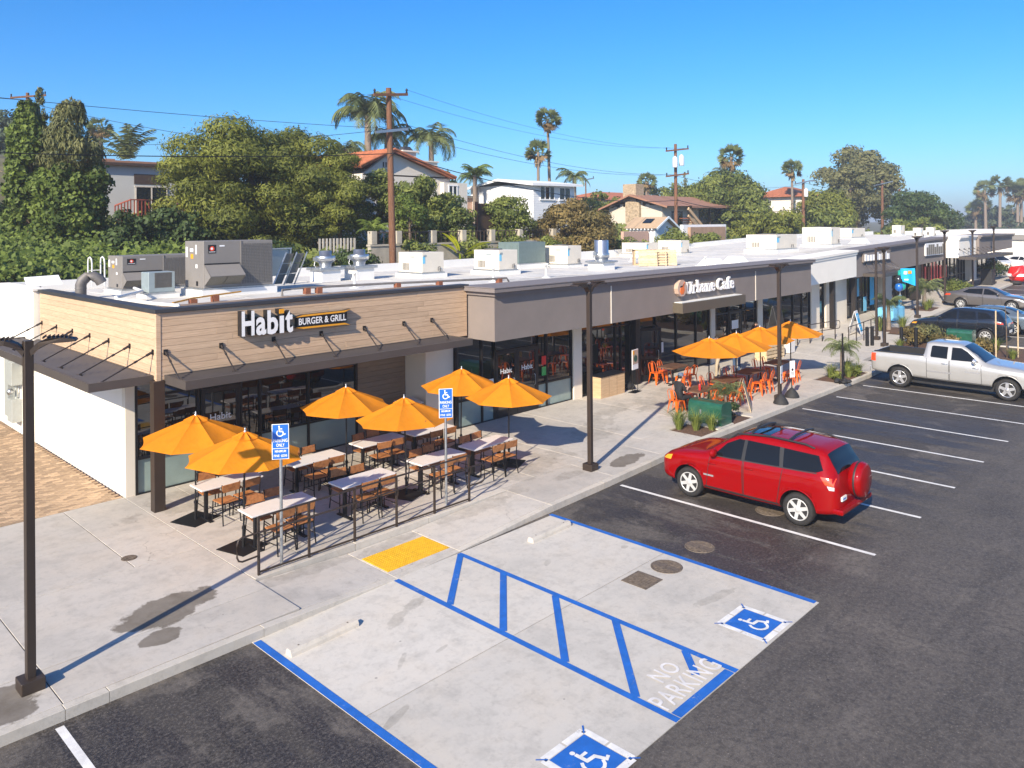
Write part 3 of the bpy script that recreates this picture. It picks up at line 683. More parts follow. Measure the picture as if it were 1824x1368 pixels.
# --- storefronts
PANE = {}
def storefront(name, x0, x1, y, z0, z1, xs, rails=(), film=None, fr=.055, glass='glass', head=None):
    """aluminium frame with separate panes; xs inner mullions, rails inner heights, film = rail index below which panes are frosted"""
    sf = part(name); X = [x0]+list(xs)+[x1]; Z = [z0]+list(rails)+[z1]
    zz = lambda x: zg(x)
    for x in X: b = PB(); b.box(x-fr/2, x+fr/2, y-.06, y+.06, z0, z1); b.on('mullion', 'black_metal', sf)
    for z in Z:
        b = PB(); b.box(x0, x1, y-.055, y+.055, z-fr/2 if z != z0 else z0, z+fr/2 if z != z1 else z1); b.on('rail', 'black_metal', sf)
    for a, c in zip(X[:-1], X[1:]):
        for k, (d, e) in enumerate(zip(Z[:-1], Z[1:])):
            b = PB(); t = rnd.uniform(-.004, .004)
            b.add([(a+fr/2, y-t, d), (c-fr/2, y+t, d), (c-fr/2, y+t*.5, e), (a+fr/2, y-t*.5, e)], [(0, 1, 2, 3)])
            b.on('pane', 'frosted_film' if film is not None and k < film else glass, sf, False)
    return sf
def door(x0, x1, y, z0, z1, parent=BL, ang=0., word=None, glass='glass', sign=None):
    d = empty('door'); d.parent = parent; d.location = Vector((x0, y, z0))-Vector((7.1, 18, 0)); d.rotation_euler = (0, 0, R(ang)); w = x1-x0; h = z1-z0
    b = MB(); b.box(0, .1, -.03, .03, 0, h); b.box(w-.1, w, -.03, .03, 0, h); b.box(.1, w-.1, -.03, .03, 0, .24); b.box(.1, w-.1, -.03, .03, h-.12, h); b.build('frame', 'black_metal', d)
    b = MB(); b.add([(.1, -.01, .24), (w-.1, -.01, .24), (w-.1, -.01, h-.12), (.1, -.01, h-.12)], [(0,1,2,3)]); b.build('pane', glass, d, fix=False)
    b = MB(); b.tube([(w-.16, -.03, .85), (w-.16, -.08, .87), (w-.16, -.08, 1.2), (w-.16, -.03, 1.22)], .013, 6); b.build('handle', 'galvanised', d, fix=False)
    if word: text_fit(word, w*.55, .17, front(w*.22, -.018, 1.42), 'lettering', 'letter_white', d, offset=.012)
    if sign:
        b = MB(); b.box(w*.2, w*.75, -.03, -.015, 1.35, 1.75); b.build('notice', sign, d)
    return d
S_ = .15
storefront('patio_storefront', 7.22, 13.46, 19.45, S_, 3.05, (8.72, 9.86, 10.4, 11.85), (1.0, 2.45), 1)
door(8.78, 9.8, 19.39, S_+.01, 2.42, word='Habit')
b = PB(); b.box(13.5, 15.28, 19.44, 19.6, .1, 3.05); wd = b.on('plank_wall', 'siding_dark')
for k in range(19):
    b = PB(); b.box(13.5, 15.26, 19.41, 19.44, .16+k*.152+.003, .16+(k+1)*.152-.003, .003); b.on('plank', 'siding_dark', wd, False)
b = PB(); b.box(15.28, 16.4, 18.44, 19.6, .1, 3.05, .01); b.on('pier', 'stucco_pier')
storefront('corner_storefront', 16.42, 18.03, 18.32, S_, 2.97, (17.48,), (.98,), 1)
storefront('door_surround', 18.03, 20.12, 18.32, 2.36, 2.97, (), ())
dg = part('double_door'); door(18.08, 19.07, 18.28, S_+.01, 2.34, word='Habit'); door(19.09, 20.08, 18.28, S_+.01, 2.34, word='Habit')
storefront('corner_storefront', 20.12, 21.96, 18.32, S_, 2.97, (20.6,), (.98,), 1)
b = PB(); b.box(21.98, 22.46, 18.2, 18.6, .1, 2.97, .01); b.on('pier', 'stucco_pier')
storefront('cafe_storefront', 22.5, 25.95, 18.32, S_, 2.97, (24.6, 24.95, 25.6), (2.55,))
b = PB(); b.box(25.62, 25.92, 18.05, 18.3, S_, 2.97); b.on('door_jamb', 'black_metal')
storefront('door_surround', 25.95, 27.3, 18.32, 2.3, 2.97, (), ())
storefront('door_sidelight', 25.95, 26.15, 18.32, S_, 2.3, (), ())
door(26.15, 27.2, 18.3, S_+.01, 2.28, ang=-24)
storefront('cafe_storefront', 27.3, 31.6, 18.32, S_, 2.97, (28.9, 30.5), (.95,))
b = PB(); b.box(31.66, 32.02, 18.2, 18.6, .1, 2.97, .01); b.on('pier', 'stucco_pier')
storefront('unit_storefront', 32.1, 33.3, 18.32, S_, 2.97, (), (2.3,)); storefront('door_surround', 33.3, 34.6, 18.32, 2.35, 2.97, (), ())
door(33.4, 34.5, 18.28, S_+.01, 2.33, sign='sign_white', glass='glass_far'); storefront('unit_storefront', 34.6, 36.1, 18.32, S_, 2.97, (), (2.3,))
b = PB(); b.box(36.12, 36.62, 18.2, 18.6, .1, 2.97, .01); b.on('pier', 'stucco_pier')
storefront('unit_storefront', 36.7, 42.3, 18.32, .2, 2.99, (38.8, 40.2, 41.3), (1.0,))
b = PB(); b.box(42.32, 43.4, 18.2, 18.6, .1, 3.2, .01); b.on('pier', 'stucco_pier')
storefront('unit_storefront', 43.4, 44.1, 18.32, .4, 3.2, (), (1.1,))
b = PB(); b.box(44.1, 44.35, 17.7, 17.95, .2, 3.2); b.on('column', 'column_dark')
b = PB(); b.box(44.4, 47.4, 18.25, 18.6, .1, 3.35, .01); b.on('pier', 'stucco_pier')
b = PB(); b.box(47.4, 47.65, 17.75, 18.0, .4, 3.35); b.on('column', 'column_dark')
storefront('unit_storefront', 47.7, 53.0, 18.5, .68, 3.6, (48.6, 49.8, 51.0, 52.0), (1.55,), glass='glass_far')
b = PB(); b.box(53.05, 54.6, 18.1, 18.8, .4, 3.5, .01); b.on('pier', 'stucco_pier')
storefront('unit_storefront', 54.6, 58.4, 18.5, .95, 3.7, (55.5, 56.5, 57.5), (1.8,), glass='glass_far')
b = PB(); b.box(58.4, 59.2, 17.7, 18.2, .9, 3.5); b.on('column', 'column_dark')
storefront('unit_storefront', 59.2, 68.2, 18.5, 1.12, 4.0, tuple(60+.9*k for k in range(9)), (1.9, 2.0), glass='glass_far')
storefront('unit_storefront', 68.2, 73.0, 18.5, 1.35, 4.0, (69, 70.2, 71.4, 72.2), (2.2,), glass='glass_far')
b = PB(); b.box(73., 74.3, 17.9, 18.8, 1., 4.1, .01); b.on('pier', 'stucco_white')
storefront('unit_storefront', 74.3, 80, 18.5, 1.5, 4.1, (75.5, 77, 78.5), (2.4,), glass='glass_far')
# house numbers over the doors
text_fit('28135', .62, .16, front(18.72, 18.25, 2.45), 'unit_number', 'letter_white', BL, offset=.01); text_fit('28131', .62, .17, front(26.42, 18.25, 2.42), 'unit_number', 'letter_white', BL, offset=.01)
# notices stuck on the panes
for (x, z, w, h, mt) in ((17.75, 1.2, .2, .3, 'sign_white'), (18.0-.55, 1.25, .0, .0, None), (20.3, 1.25, .22, .3, 'balloon_green'), (20.3, 1.62, .22, .3, 'red_plastic'), (28.0-.45, 1.15, .3, .42, 'sign_white'), (30.1, .5, .0, .0, None), (27.45, .3, .35, .2, 'sign_white'), (49.3, 1.9, .5, 1.1, 'cloth_blue'), (51.6, 1.2, .7, 1.9, 'cyan_print'), (50.5, .9, .5, .9, 'cloth_blue')):
    if mt: b = PB(); yy = 18.24 if x < 45 else 18.42; b.box(x, x+w, yy, yy+.012, z, z+h); b.on('window_notice', mt)
for k in range(12):     # red posters in the far windows
    b = PB(); x = 59.6+k*.72; b.box(x, x+rnd.uniform(.25, .5), 18.42, 18.435, 2.1, rnd.uniform(2.7, 3.5)); b.on('window_poster', rnd.choice(['santa_red', 'red_wood_block', 'santa_red', 'sign_white']))
# --- grey fascia over the cafe
gf = part('stucco_fascia')
for (x0, x1) in ((16.65, 22.42), (22.45, 33.2), (33.23, 39.15)):
    b = PB(); b.box(x0, x1, 16.85, 18.27, 2.97, 4.34); b.on('panel', 'stucco_grey', gf)
b = PB(); b.box(22.41, 22.46, 16.83, 16.87, 2.975, 4.3); b.on('joint_cover', 'stucco_pier', gf); b = PB(); b.box(33.19, 33.24, 16.83, 16.87, 2.975, 4.3); b.on('joint_cover', 'stucco_pier', gf)
b = PB(); b.box(16.57, 39.17, 16.76, 18.3, 4.34, 4.46); b.on('cornice_lower', 'trim_grey', gf)
b = PB(); b.box(16.44, 39.2, 16.63, 18.3, 4.462, 4.585); b.on('cornice_upper', 'trim_grey', gf)
b = PB(); b.box(16.42, 39.22, 16.61, 17.0, 4.587, 4.61); b.box(16.42, 16.6, 17.0, 18.3, 4.587, 4.61); b.on('coping', 'trim_grey', gf)
b = PB(); b.box(26.4, 31.42, 16.4, 16.84, 3.0, 3.38); b.on('sign_shelf', 'brown_fascia', gf)
b = PB(); b.box(26.5, 31.3, 16.5, 16.84, 3.385, 3.41); b.on('shelf_flashing', 'pvc_white', gf)
# --- white fascia, far grey, white and grey again, following the sloping parapet
def sfascia(x0, x1, y, zb0, zb1, mat, cap, ov=.1, cn=True):
    f_ = part('stucco_fascia'); za, zc = pt(x0)-.02, pt(x1)-.02
    def pr(xa, xb, ya, yb, za0, zb0_, za1, zb1_): return [(xa,ya,za0),(xb,ya,zb0_),(xb,yb,zb0_),(xa,yb,za0),(xa,ya,za1),(xb,ya,zb1_),(xb,yb,zb1_),(xa,yb,za1)]
    FS = [(0,3,2,1),(4,5,6,7),(0,1,5,4),(1,2,6,5),(2,3,7,6),(3,0,4,7)]
    b = PB(); b.add(pr(x0, x1, y, 18.6, zb0, zb1, za-.26, zc-.26), FS); b.on('panel', mat, f_)
    if cn:
        b = PB(); b.add(pr(x0-.03, x1+.03, y-ov, 18.6, za-.26, zc-.26, za-.13, zc-.13), FS); b.on('cornice_lower', cap, f_)
        b = PB(); b.add(pr(x0-.06, x1+.06, y-ov*2, 18.6, za-.128, zc-.128, za, zc), FS); b.on('cornice_upper', cap, f_)
    return f_
sfascia(39.2, 46.8, 17.45, 3.13, 3.3, 'stucco_white', 'stucco_white', .05)
sfascia(46.85, 64.5, 17.6, 3.2, 3.62, 'stucco_grey', 'trim_grey', .1)
sfascia(64.6, 69.2, 16.7, 3.75, 3.9, 'stucco_white', 'stucco_white', .07)
sfascia(69.3, 80, 16.5, 3.9, 4.1, 'stucco_grey', 'trim_grey', .12)
canopy('shop_canopy', 48.2, 53.6, 16.5, 17.58, 3.22, 3.42, 'x', [((48.6+1.1*k, 17.6, 3.95), (48.7+1.1*k, 16.9, 3.4)) for k in range(5)])
canopy('shop_canopy', 63.5, 74.5, 15.3, 16.45, 3.68, 3.9, 'x', [((64+1.25*k, 16.5, 4.4), (64.1+1.25*k, 15.7, 3.88)) for k in range(8)])
tag(BL, 'long single-storey retail building with wood-plank corner and grey stucco storefront bands', 'building')

# ---------------------------------------------------------------- signs
sg = empty('shop_sign', (9.02, 18, 3.83)); SI = Matrix.Translation((-9.02, -18, -3.83))
def sb(body, w, h, x, z, y0, y1, name, mat, edge, off, **k):
    d = y1-y0
    M = SI @ front(x, y0+d/2, z)
    b = text_fit(body, w, h, M, name, edge, sg, extrude=d, offset=off, **k)
    M2 = SI @ front(x, y0-.004, z)
    text_fit(body, w, h, M2, 'letter_face', mat, b, offset=off-.004, **k)
def hab(ch, w, h, x, z):
    sb(ch, w, h, x, z, 17.78, 17.98, 'letter_'+{'ı': 'i'}.get(ch, ch.lower()), 'letter_white', 'letter_black', .034)
hab('H', .33, .60, 9.06, 3.86); hab('a', .27, .44, 9.43, 3.845); hab('b', .29, .60, 9.73, 3.835); hab('ı', .12, .43, 10.06, 3.84); hab('t', .21, .56, 10.22, 3.83)
def sbox(x0, x1, z0, z1, y0, y1, name, mat, parent=sg):
    b = MB(); b.box(x0, x1, y0, y1, z0, z1); b.xf(SI); return b.build(name, mat, parent)
o = sbox(10.05, 10.19, 4.32, 4.44, 17.79, 17.98, 'i_dot', 'letter_black'); sbox(10.055, 10.185, 4.325, 4.435, 17.775, 17.79, 'dot_face', 'letter_yellow', o)
bk = sbox(10.6, 12.1, 3.93, 4.19, 17.86, 17.98, 'backing_panel', 'letter_black')
for (z, s) in ((4.20, 1), (3.90, -1)):
    b = MB(); b.yprism([(10.52, z-.022*s), (10.75, z+.03*s), (12.0, z+.04*s), (12.22, z+.062*s), (12.0, z-.012*s), (10.75, z-.022*s)], 17.84, 17.98); b.xf(SI); b.build('blade', 'letter_black', sg)
    b = MB(); b.yprism([(10.55, z-.018*s), (10.76, z+.026*s), (12.0, z+.036*s), (12.18, z+.056*s), (12.0, z-.008*s), (10.76, z-.018*s)], 17.825, 17.84); b.xf(SI); b.build('blade_face', 'letter_yellow', sg)
text_fit('BURGER & GRILL', 1.42, .175, SI @ front(10.64, 17.85, 3.972), 'words', 'letter_white', sg, offset=.02)
tag(sg, 'white and yellow channel-letter burger restaurant sign on the wood-plank wall', 'sign')
cg = empty('shop_sign', (26.45, 16.85, 3.6)); SI = Matrix.Translation((-26.45, -16.85, -3.6))
b = MB(); b.yprism([(26.42+.33*(1-math.cos(t))+.05, 3.94+.34*math.sin(t)*(1.0 if math.sin(t) > -.7 else .96)) for t in np.linspace(0, 2*math.pi, 11)[:-1]], 16.66, 16.84); b.xf(SI); dk = b.build('round_logo', 'tan_disc', cg)
b = MB(); b.yprism([(26.72, 3.70), (26.62, 3.80), (26.66, 3.95), (26.8, 4.02), (26.95, 4.18), (26.9, 4.0), (26.94, 3.85), (26.86, 3.72)], 16.645, 16.66); b.xf(SI); b.build('flame', 'flame_orange', dk)
b = MB(); b.yprism([(26.62, 3.98), (26.78, 4.0), (26.98, 4.2), (26.8, 4.05), (26.64, 4.03)], 16.64, 16.645); b.xf(SI); b.build('spoon', 'letter_black', dk)
def cafe(ch, x, w, z, h, feet):
    o = text_fit(ch, w, h, SI @ front(x, 16.76, z), 'letter_'+ch.lower(), 'letter_white', cg, extrude=.1, offset=.009)
    for (u0, u1, v) in feet:        # slab serifs
        q = MB(); z0 = z+v*h-(.05 if v > .5 else 0); q.box(x+u0*w, x+u1*w, 16.708, 16.812, z0, z0+.05); q.xf(SI); q.build('serif', 'letter_white', o)
cafe('U', 27.24, .36, 3.67, .48, ((-.12, .34, 1), (.66, 1.12, 1))); cafe('r', 27.72, .22, 3.68, .34, ((-.2, .62, 0), (-.22, .2, 1))); cafe('b', 28.04, .29, 3.68, .52, ((-.16, .2, 1),)); cafe('a', 28.40, .28, 3.68, .345, ((.75, 1.14, 0),)); cafe('n', 28.76, .29, 3.68, .34, ((-.14, .36, 0), (.66, 1.16, 0), (-.16, .2, 1))); cafe('e', 29.13, .29, 3.68, .345, ())
cafe('C', 29.62, .42, 3.67, .50, ()); cafe('a', 30.11, .28, 3.68, .345, ((.75, 1.14, 0),)); cafe('f', 30.46, .23, 3.68, .52, ((-.1, .8, 0),)); cafe('e', 30.72, .29, 3.68, .345, ())
tag(cg, 'white cafe lettering with round flame logo on grey stucco', 'sign')
for (x0, w, z, h, body, lab) in ((48.0, 4.6, 4.12, .5, 'Salon Essentials', 'far white shop sign above the louvred canopy'), (59.6, 4.4, 4.1, .75, 'Urgent', 'large white shop sign on the far grey fascia')):
    e = empty('shop_sign', (x0, 17.58, z)); b = MB(); b.box(0, w, -.1, 0, -.05, h+.08, .01); b.build('panel', 'letter_white' if 'large' in lab else 'stucco_grey', e)
    b = text_mb('IIIIIIIII' if 0 else body[:1], 1); n = 9
    for k in range(n):      # blurred, unreadable lettering: plain strokes
        q = MB(); hh = h*rnd.choice([.95, .7, .7, .8]); q.box(.15+k*(w-.3)/n, .15+k*(w-.3)/n+(w-.3)/n*.62, -.14, -.1, .02, .02+hh); q.build('letter_block', 'letter_white' if 'large' not in lab else 'rtu_grille', e)
    tag(e, lab, 'sign')
# ---------------------------------------------------------------- lamp posts
def fixture(b_name, parent, sgn, z, th):
    d = Vector((math.cos(th), math.sin(th), 0))*sgn; s = Vector((-d.y, d.x, 0))
    prof = [(.03, -.16), (.12, -.06), (.26, .0), (.44, .0), (.58, -.03), (.60, -.06), (.42, -.065), (.26, -.07), (.14, -.13), (.05, -.24)]
    b = MB(); n = len(prof); vs = []
    for w in (-.13, .13):
        for (r, h) in prof: ww = w*(1 if r > .2 else .55); vs.append(d*r+s*ww+Vector((0, 0, z+h)))
    b.add(vs, [tuple(range(n)), tuple(range(2*n-1, n-1, -1))]+[(i, n+i, n+(i+1) % n, (i+1) % n) for i in range(n)])
    o = b.build('lamp_head', 'dark_bronze', parent)
    for k in range(7):
        q = MB(); c = d*(.2+k*.052)+Vector((0, 0, z+.012)); q.bar(c-s*.125, c+s*.125, .012, .03); q.build('cooling_fin', 'dark_bronze', o)
    b = MB(); b.poly([d*.25-s*.11+Vector((0,0,z-.073)), d*.25+s*.11+Vector((0,0,z-.073)), d*.52+s*.11+Vector((0,0,z-.068)), d*.52-s*.11+Vector((0,0,z-.068))]); b.build('lens', 'sign_white', o, fix=False)
def lamp(x, y, label, h=4.8, w=.115, th=0., heads=(1, -1), z=None, wide_base=True):
    e = empty('lamp_post', (x, y, zg(x)+.15 if z is None else z))
    b = MB(); b.box(-w/2, w/2, -w/2, w/2, 0, h, .008); b.build('pole', 'dark_bronze', e)
    b = MB(); b.box(-.15, .15, -.15, .15, 0, .17, .012); b.build('base_cover', 'dark_bronze', e)
    for s in heads: fixture('h', e, s, h+.03, th)
    return tag(e, label, 'lamp post', 'lamp posts along the pavement')
lamp(3.17, 12.36, 'brown twin-head lamp post nearest the camera, at the far left kerb', th=R(-25))
lamp(16.0, 12.72, 'brown twin-head lamp post on the kerb left of the red SUV')
lamp(26.9, 12.75, 'brown twin-head lamp post among the orange chairs')
lamp(40.4, 13.75, 'brown lamp post in the planting island behind the silver pickup', z=.38)
lamp(42.0, 14.68, 'thin brown post just left of the lamp post behind the pickup', h=4.7, w=.10, heads=(), z=.44)
lamp(50.5, 15.3, 'brown lamp post beside the small palms in front of the far shops')
lamp(57.8, 15.8, 'brown lamp post right behind the grey sedan'); lamp(66.6, 16.3, 'farthest but one brown lamp post before the far shop canopy', h=4.4)
lamp(71.5, 16.0, 'farthest brown lamp post along the shops', h=4.5)

# ---------------------------------------------------------------- orange umbrellas
def m_fabric(name, col):
    m, n, p = nodes(name); f = noise(n, 5, 4, .6, objc(n)); c = ramp(n, f, [(.3, tuple(x*.88 for x in col)), (.7, col)])
    vs_ = n.nodes.new('ShaderNodeVectorMath'); vs_.operation = 'SCALE'; n.links.new(c, vs_.inputs[0]); n.links.new(val(n, orand(n), 0, 1, .88, 1.05), vs_.inputs['Scale']); c = vs_.outputs[0]
    n.links.new(c, p.inputs['Base Color']); setp(p, rough=.8, spec=.2); bump(n, p, noise(n, 5, 4, .55, objc(n)), .35, .05)
    tr = n.nodes.new('ShaderNodeBsdfTranslucent'); n.links.new(c, tr.inputs[0]); mx = n.nodes.new('ShaderNodeMixShader'); mx.inputs[0].default_value = .3
    n.links.new(p.outputs[0], mx.inputs[1]); n.links.new(tr.outputs[0], mx.inputs[2]); n.links.new(mx.outputs[0], n.nodes['Material Output'].inputs[0])
m_fabric('canvas_orange', (.84, .29, .014))
def panel_mesh(Rr, z0, z1, n=8, r0=.0):
    """one gore of the canopy between two ribs, sagging between them and along the hem"""
    b = MB(); U, V = 7, 6; vs = []
    for i in range(U):
        u = i/(U-1); r = r0+(Rr-r0)*u
        for j in range(V):
            v = j/(V-1); a = math.pi/n*(2*v-1); sag = 1-(2*v-1)**2
            rr = r*(math.cos(math.pi/n)/math.cos(a)) if 1 else r
            rr = r*(1-.115*sag*u) if u > .999 else r*(1-.075*sag*min(1, u*1.4))
            z = z1+(z0-z1)*(u**1.08) - .03*math.sin(math.pi*u)*1.2*sag - .018*sag*u
            vs.append((rr*math.cos(a), rr*math.sin(a), z))
    fs = [(i*V+j, (i+1)*V+j, (i+1)*V+j+1, i*V+j+1) for i in range(U-1) for j in range(V-1)]
    b.add(vs, fs, True); return b.mesh('canopy_panel', 'canvas_orange')
PM = panel_mesh(1.16, 1.765, 2.245); VM = panel_mesh(.27, 2.165, 2.29)
def umbrella(x, y, label, group, base='plate', emblem=False, ph=0., sc=1., z=.15):
    e = empty('patio_umbrella', (x, y, z), ph); e.scale = (sc, sc, 1); e.rotation_euler = (R(rnd.uniform(-1.6, 1.6)), R(rnd.uniform(-1.6, 1.6)), ph)
    for k in range(8):
        o = put('canopy_panel', PM, e, None, (0, 0, k*math.pi/4))
        o2 = put('vent_flap', VM, e, (0, 0, .0), (0, 0, k*math.pi/4))
    b = MB(); b.tube([(0, 0, .02), (0, 0, 2.28)], .019, 10); b.build('pole', 'black_metal', e)
    b = MB(); b.lathe([(.028, 2.25), (.028, 2.29), (.012, 2.30), (.02, 2.325), (.012, 2.35), (1e-4, 2.36)], 10); b.build('finial', 'galvanised', e, fix=False)
    for k in range(8):
        a = k*math.pi/4+math.pi/8; b = MB(); b.bar((.03*math.cos(a), .03*math.sin(a), 2.215), (1.13*math.cos(a), 1.13*math.sin(a), 1.755), .014, .02); b.build('rib', 'black_metal', e)
    b = MB(); b.lathe([(.05, 1.72), (.05, 1.80)], 10); b.build('hub', 'black_metal', e, fix=False)
    if base == 'plate':
        b = MB(); b.box(-.36, .36, -.36, .36, 0, .012, .003); b.build('base_plate', 'black_metal', e)
        b = MB(); b.tube([(0, 0, .01), (0, 0, .42)], .028, 10); b.build('base_tube', 'black_metal', e)
        b = MB(); b.tube([(0, 0, .36), (0, 0, .40)], .04, 8); b.build('clamp_collar', 'black_metal', e)
    else:
        b = MB(); b.lathe([(.25, 0), (.25, .03), (.1, .06), (.05, .1), (.03, .3), (.03, .35)], 20); b.build('base', 'black_metal', e, fix=False)
    if emblem:      # small bird print on the hem of the panel facing the car park
        b = MB(); M = Matrix.Rotation(R(emblem), 4, 'Z')
        pts = [(0, 0), (.03, .02), (.09, .1), (.06, .02), (.02, -.05), (-.02, -.04), (-.03, .0), (-.11, .04), (-.05, -.01)]
        b.poly([(.93-.045+py*.9, px, 1.872-(py*.9)*.42) for px, py in pts]); b.xf(M); b.build('bird_print', 'brown_fascia', e, fix=False)
    return tag(e, label, 'umbrella', group)
gH = 'orange umbrellas over the burger patio'; gU = 'orange umbrellas over the cafe tables'
umbrella(7.5, 16.87, 'orange umbrella nearest the dark corner column', gH, ph=R(20))
umbrella(7.5, 14.72, 'orange umbrella lowest in the photo, behind the left accessible parking sign', gH, ph=R(17))
umbrella(11.4, 16.9, 'orange umbrella in front of the dark windows, behind the bird-printed one', gH, ph=R(24))
umbrella(11.6, 14.74, 'orange umbrella with a bird print, left of the second parking sign', gH, ph=R(21), emblem=-135+22)
umbrella(15.02, 16.6, 'orange umbrella behind the right accessible parking sign', gH, ph=R(18))
umbrella(14.98, 14.66, 'orange umbrella at the right end of the burger patio', gH, ph=R(26))
umbrella(24.87, 14.42, 'orange umbrella nearest, over the leftmost cafe table', gU, 'round', ph=R(10), sc=1.12)
umbrella(26.7, 14.35, 'second orange umbrella from the left over the cafe tables', gU, 'round', ph=R(14), sc=1.12)
umbrella(28.85, 14.45, 'third orange umbrella from the left over the cafe tables', gU, 'round', ph=R(8), sc=1.12)
umbrella(31.3, 14.35, 'rightmost orange umbrella, beyond the twin-head lamp post', gU, 'round', ph=R(12), sc=1.12)

# ---------------------------------------------------------------- burger patio tables and chairs
def white_table():
    e = empty('dining_table'); b = MB(); b.box(-.71, .71, -.30, .30, .715, .75, .01); b.build('table_top', 'table_white', e)
    for sx in (-.48, .48):
        b = MB(); b.box(sx-.035, sx+.035, -.035, .035, .03, .71); b.build('pedestal', 'black_metal', e)
        b = MB(); b.box(sx-.04, sx+.04, -.27, .27, 0, .03, .008); b.build('foot', 'black_metal', e); b = MB(); b.box(sx-.12, sx+.12, -.2, .2, .695, .714); b.build('top_bracket', 'black_metal', e)
    return e
def wood_chair():
    """seat at y>0 front, backrest at y<0"""
    e = empty('patio_chair'); r = .011
    b = MB(); b.box(-.20, .20, -.19, .21, .44, .462, .008); b.build('seat', 'chair_wood', e)
    b = MB(); M = Matrix.Translation((0, -.215, .765)) @ Matrix.Rotation(R(8), 4, 'X'); b.obox(M, .42, .018, .17, .004); b.build('backrest', 'chair_wood', e)
    for s in (-1, 1):
        b = MB(); b.bar((s*.19, .20, .44), (s*.205, .22, 0), .02); b.build('leg', 'black_metal', e)
        b = MB(); b.bar((s*.19, -.19, .44), (s*.205, -.25, 0), .02); b.build('leg', 'black_metal', e)
        b = MB(); b.bar((s*.195, -.195, .44), (s*.205, -.215, .86), .02); b.build('back_post', 'black_metal', e)
        b = MB(); b.bar((s*.2, .21, .2), (s*.2, -.22, .2), .014); b.build('stretcher', 'black_metal', e)
    b = MB(); b.bar((-.2, .215, .17), (.2, .215, .17), .014); b.build('stretcher', 'black_metal', e); b = MB(); b.bar((-.19, -.19, .43), (.19, -.19, .43), .018); b.build('stretcher', 'black_metal', e)
    return e
def orange_chair():
    e = empty('metal_chair')
    b = MB(); b.box(-.18, .18, -.18, .19, .43, .455, .02); b.build('seat', 'orange_metal', e)
    b = MB(); M = Matrix.Translation((0, -.225, .63)) @ Matrix.Rotation(R(9), 4, 'X'); b.obox(M, .12, .008, .36); b.build('back_splat', 'orange_metal', e)
    pts = [(-.18, -.17, .44), (-.19, -.21, .6), (-.18, -.245, .74), (-.12, -.26, .82), (0, -.265, .85), (.12, -.26, .82), (.18, -.245, .74), (.19, -.21, .6), (.18, -.17, .44)]
    b = MB(); b.tube(pts, .011, 6); b.build('back_hoop', 'orange_metal', e)
    for s in (-1, 1):
        for t in (-1, 1):   # pressed-steel legs, wide at the seat and narrow at the floor
            b = MB(); b.add([(s*.18, t*.18, .44), (s*.09, t*.19, .43), (s*.205, t*.235, 0), (s*.23, t*.22, 0), (s*.19, t*.09, .43), (s*.235, t*.205, 0)], [(0, 1, 2, 3), (0, 3, 5, 4)]); b.build('leg', 'orange_metal', e, fix=False)
    b = MB(); b.bar((-.2, .0, .22), (.2, 0, .22), .012); b.bar((0, -.2, .225), (0, .2, .225), .012); b.build('cross_brace', 'orange_metal', e)
    return e
TW, CW_, CO = white_table(), wood_chair(), orange_chair()
used = set()
def place(proto, x, y, rz, label, cat, group, z=.15):
    if proto.name not in used: o = proto; used.add(proto.name); o.location = (x, y, z); o.rotation_euler = (0, 0, rz)
    else: o = copy_tree(proto, None, (x, y, z), rz)
    return tag(o, label, cat, group)
tabs = [(8.13, 14.5, 'lower left table under the left accessible parking sign'), (10.27, 14.6, 'table behind the middle of the brown railing'), (12.42, 14.62, 'table left of the right accessible parking sign'), (14.1, 14.62, 'table at the right end of the front row'),
        (8.13, 16.68, 'table behind the leftmost umbrellas'), (10.35, 16.72, 'table of the rear row right of the left parking sign'), (12.36, 16.88, 'table of the rear row beneath the bird-printed umbrella'), (13.95, 16.75, 'table hidden behind the bird-printed umbrella')]
for i, (x, y, lab) in enumerate(tabs):
    place(TW, x, y, R(rnd.uniform(-1.5, 1.5)), 'white rectangular ' + lab, 'table', 'white tables on the burger patio')
    for sy, side in ((-1, 'kerb'), (1, 'window')):
        for sx, end in ((-1, 'left'), (1, 'right')):
            place(CW_, x+sx*.235+.02, y+sy*.40+rnd.uniform(-.06, .06), (0 if sy < 0 else math.pi)+R(rnd.uniform(-7, 7)),
                  'wood chair, %s seat on the %s side of the %s white table' % (end, side, ['first front-row', 'second front-row', 'third front-row', 'last front-row', 'first rear-row', 'second rear-row', 'third rear-row', 'last rear-row'][i]), 'chair', 'wood chairs on the burger patio')
# ---------------------------------------------------------------- cafe tables, orange chairs
def cafe_table():
    e = empty('cafe_table'); b = MB(); b.box(-.58, .58, -.36, .36, .715, .75, .008); b.build('table_top', 'table_dark_wood', e)
    for k in range(6):
        b = MB(); b.box(-.575, .575, -.355+k*.1185, -.355+(k+1)*.1185-.006, .751, .757); b.build('plank', 'table_dark_wood', e)
    b = MB(); b.tube([(0, 0, .03), (0, 0, .71)], .035, 10); b.build('pedestal', 'black_metal', e, fix=False); b = MB(); b.bar((-.3, 0, .02), (.3, 0, .02), .06, .03); b.bar((0, -.3, .022), (0, .3, .022), .06, .03); b.build('foot', 'black_metal', e)
    return e
CT = cafe_table()
ct = [(23.55, 14.0, 'brown plank table where the person in black sits'), (25.55, 14.15, 'brown plank table behind the long-leaved planting by the green cabinet'), (27.5, 14.25, 'brown plank table beneath the second cafe umbrella'), (30.1, 14.35, 'brown plank table right of the twin-head lamp post'), (26.6, 17.0, 'brown plank table against the cafe window')]
ocs = []
for (x, y, lab) in ct:
    place(CT, x, y, R(rnd.uniform(-3, 3)), lab, 'table', 'cafe tables')
spots = []
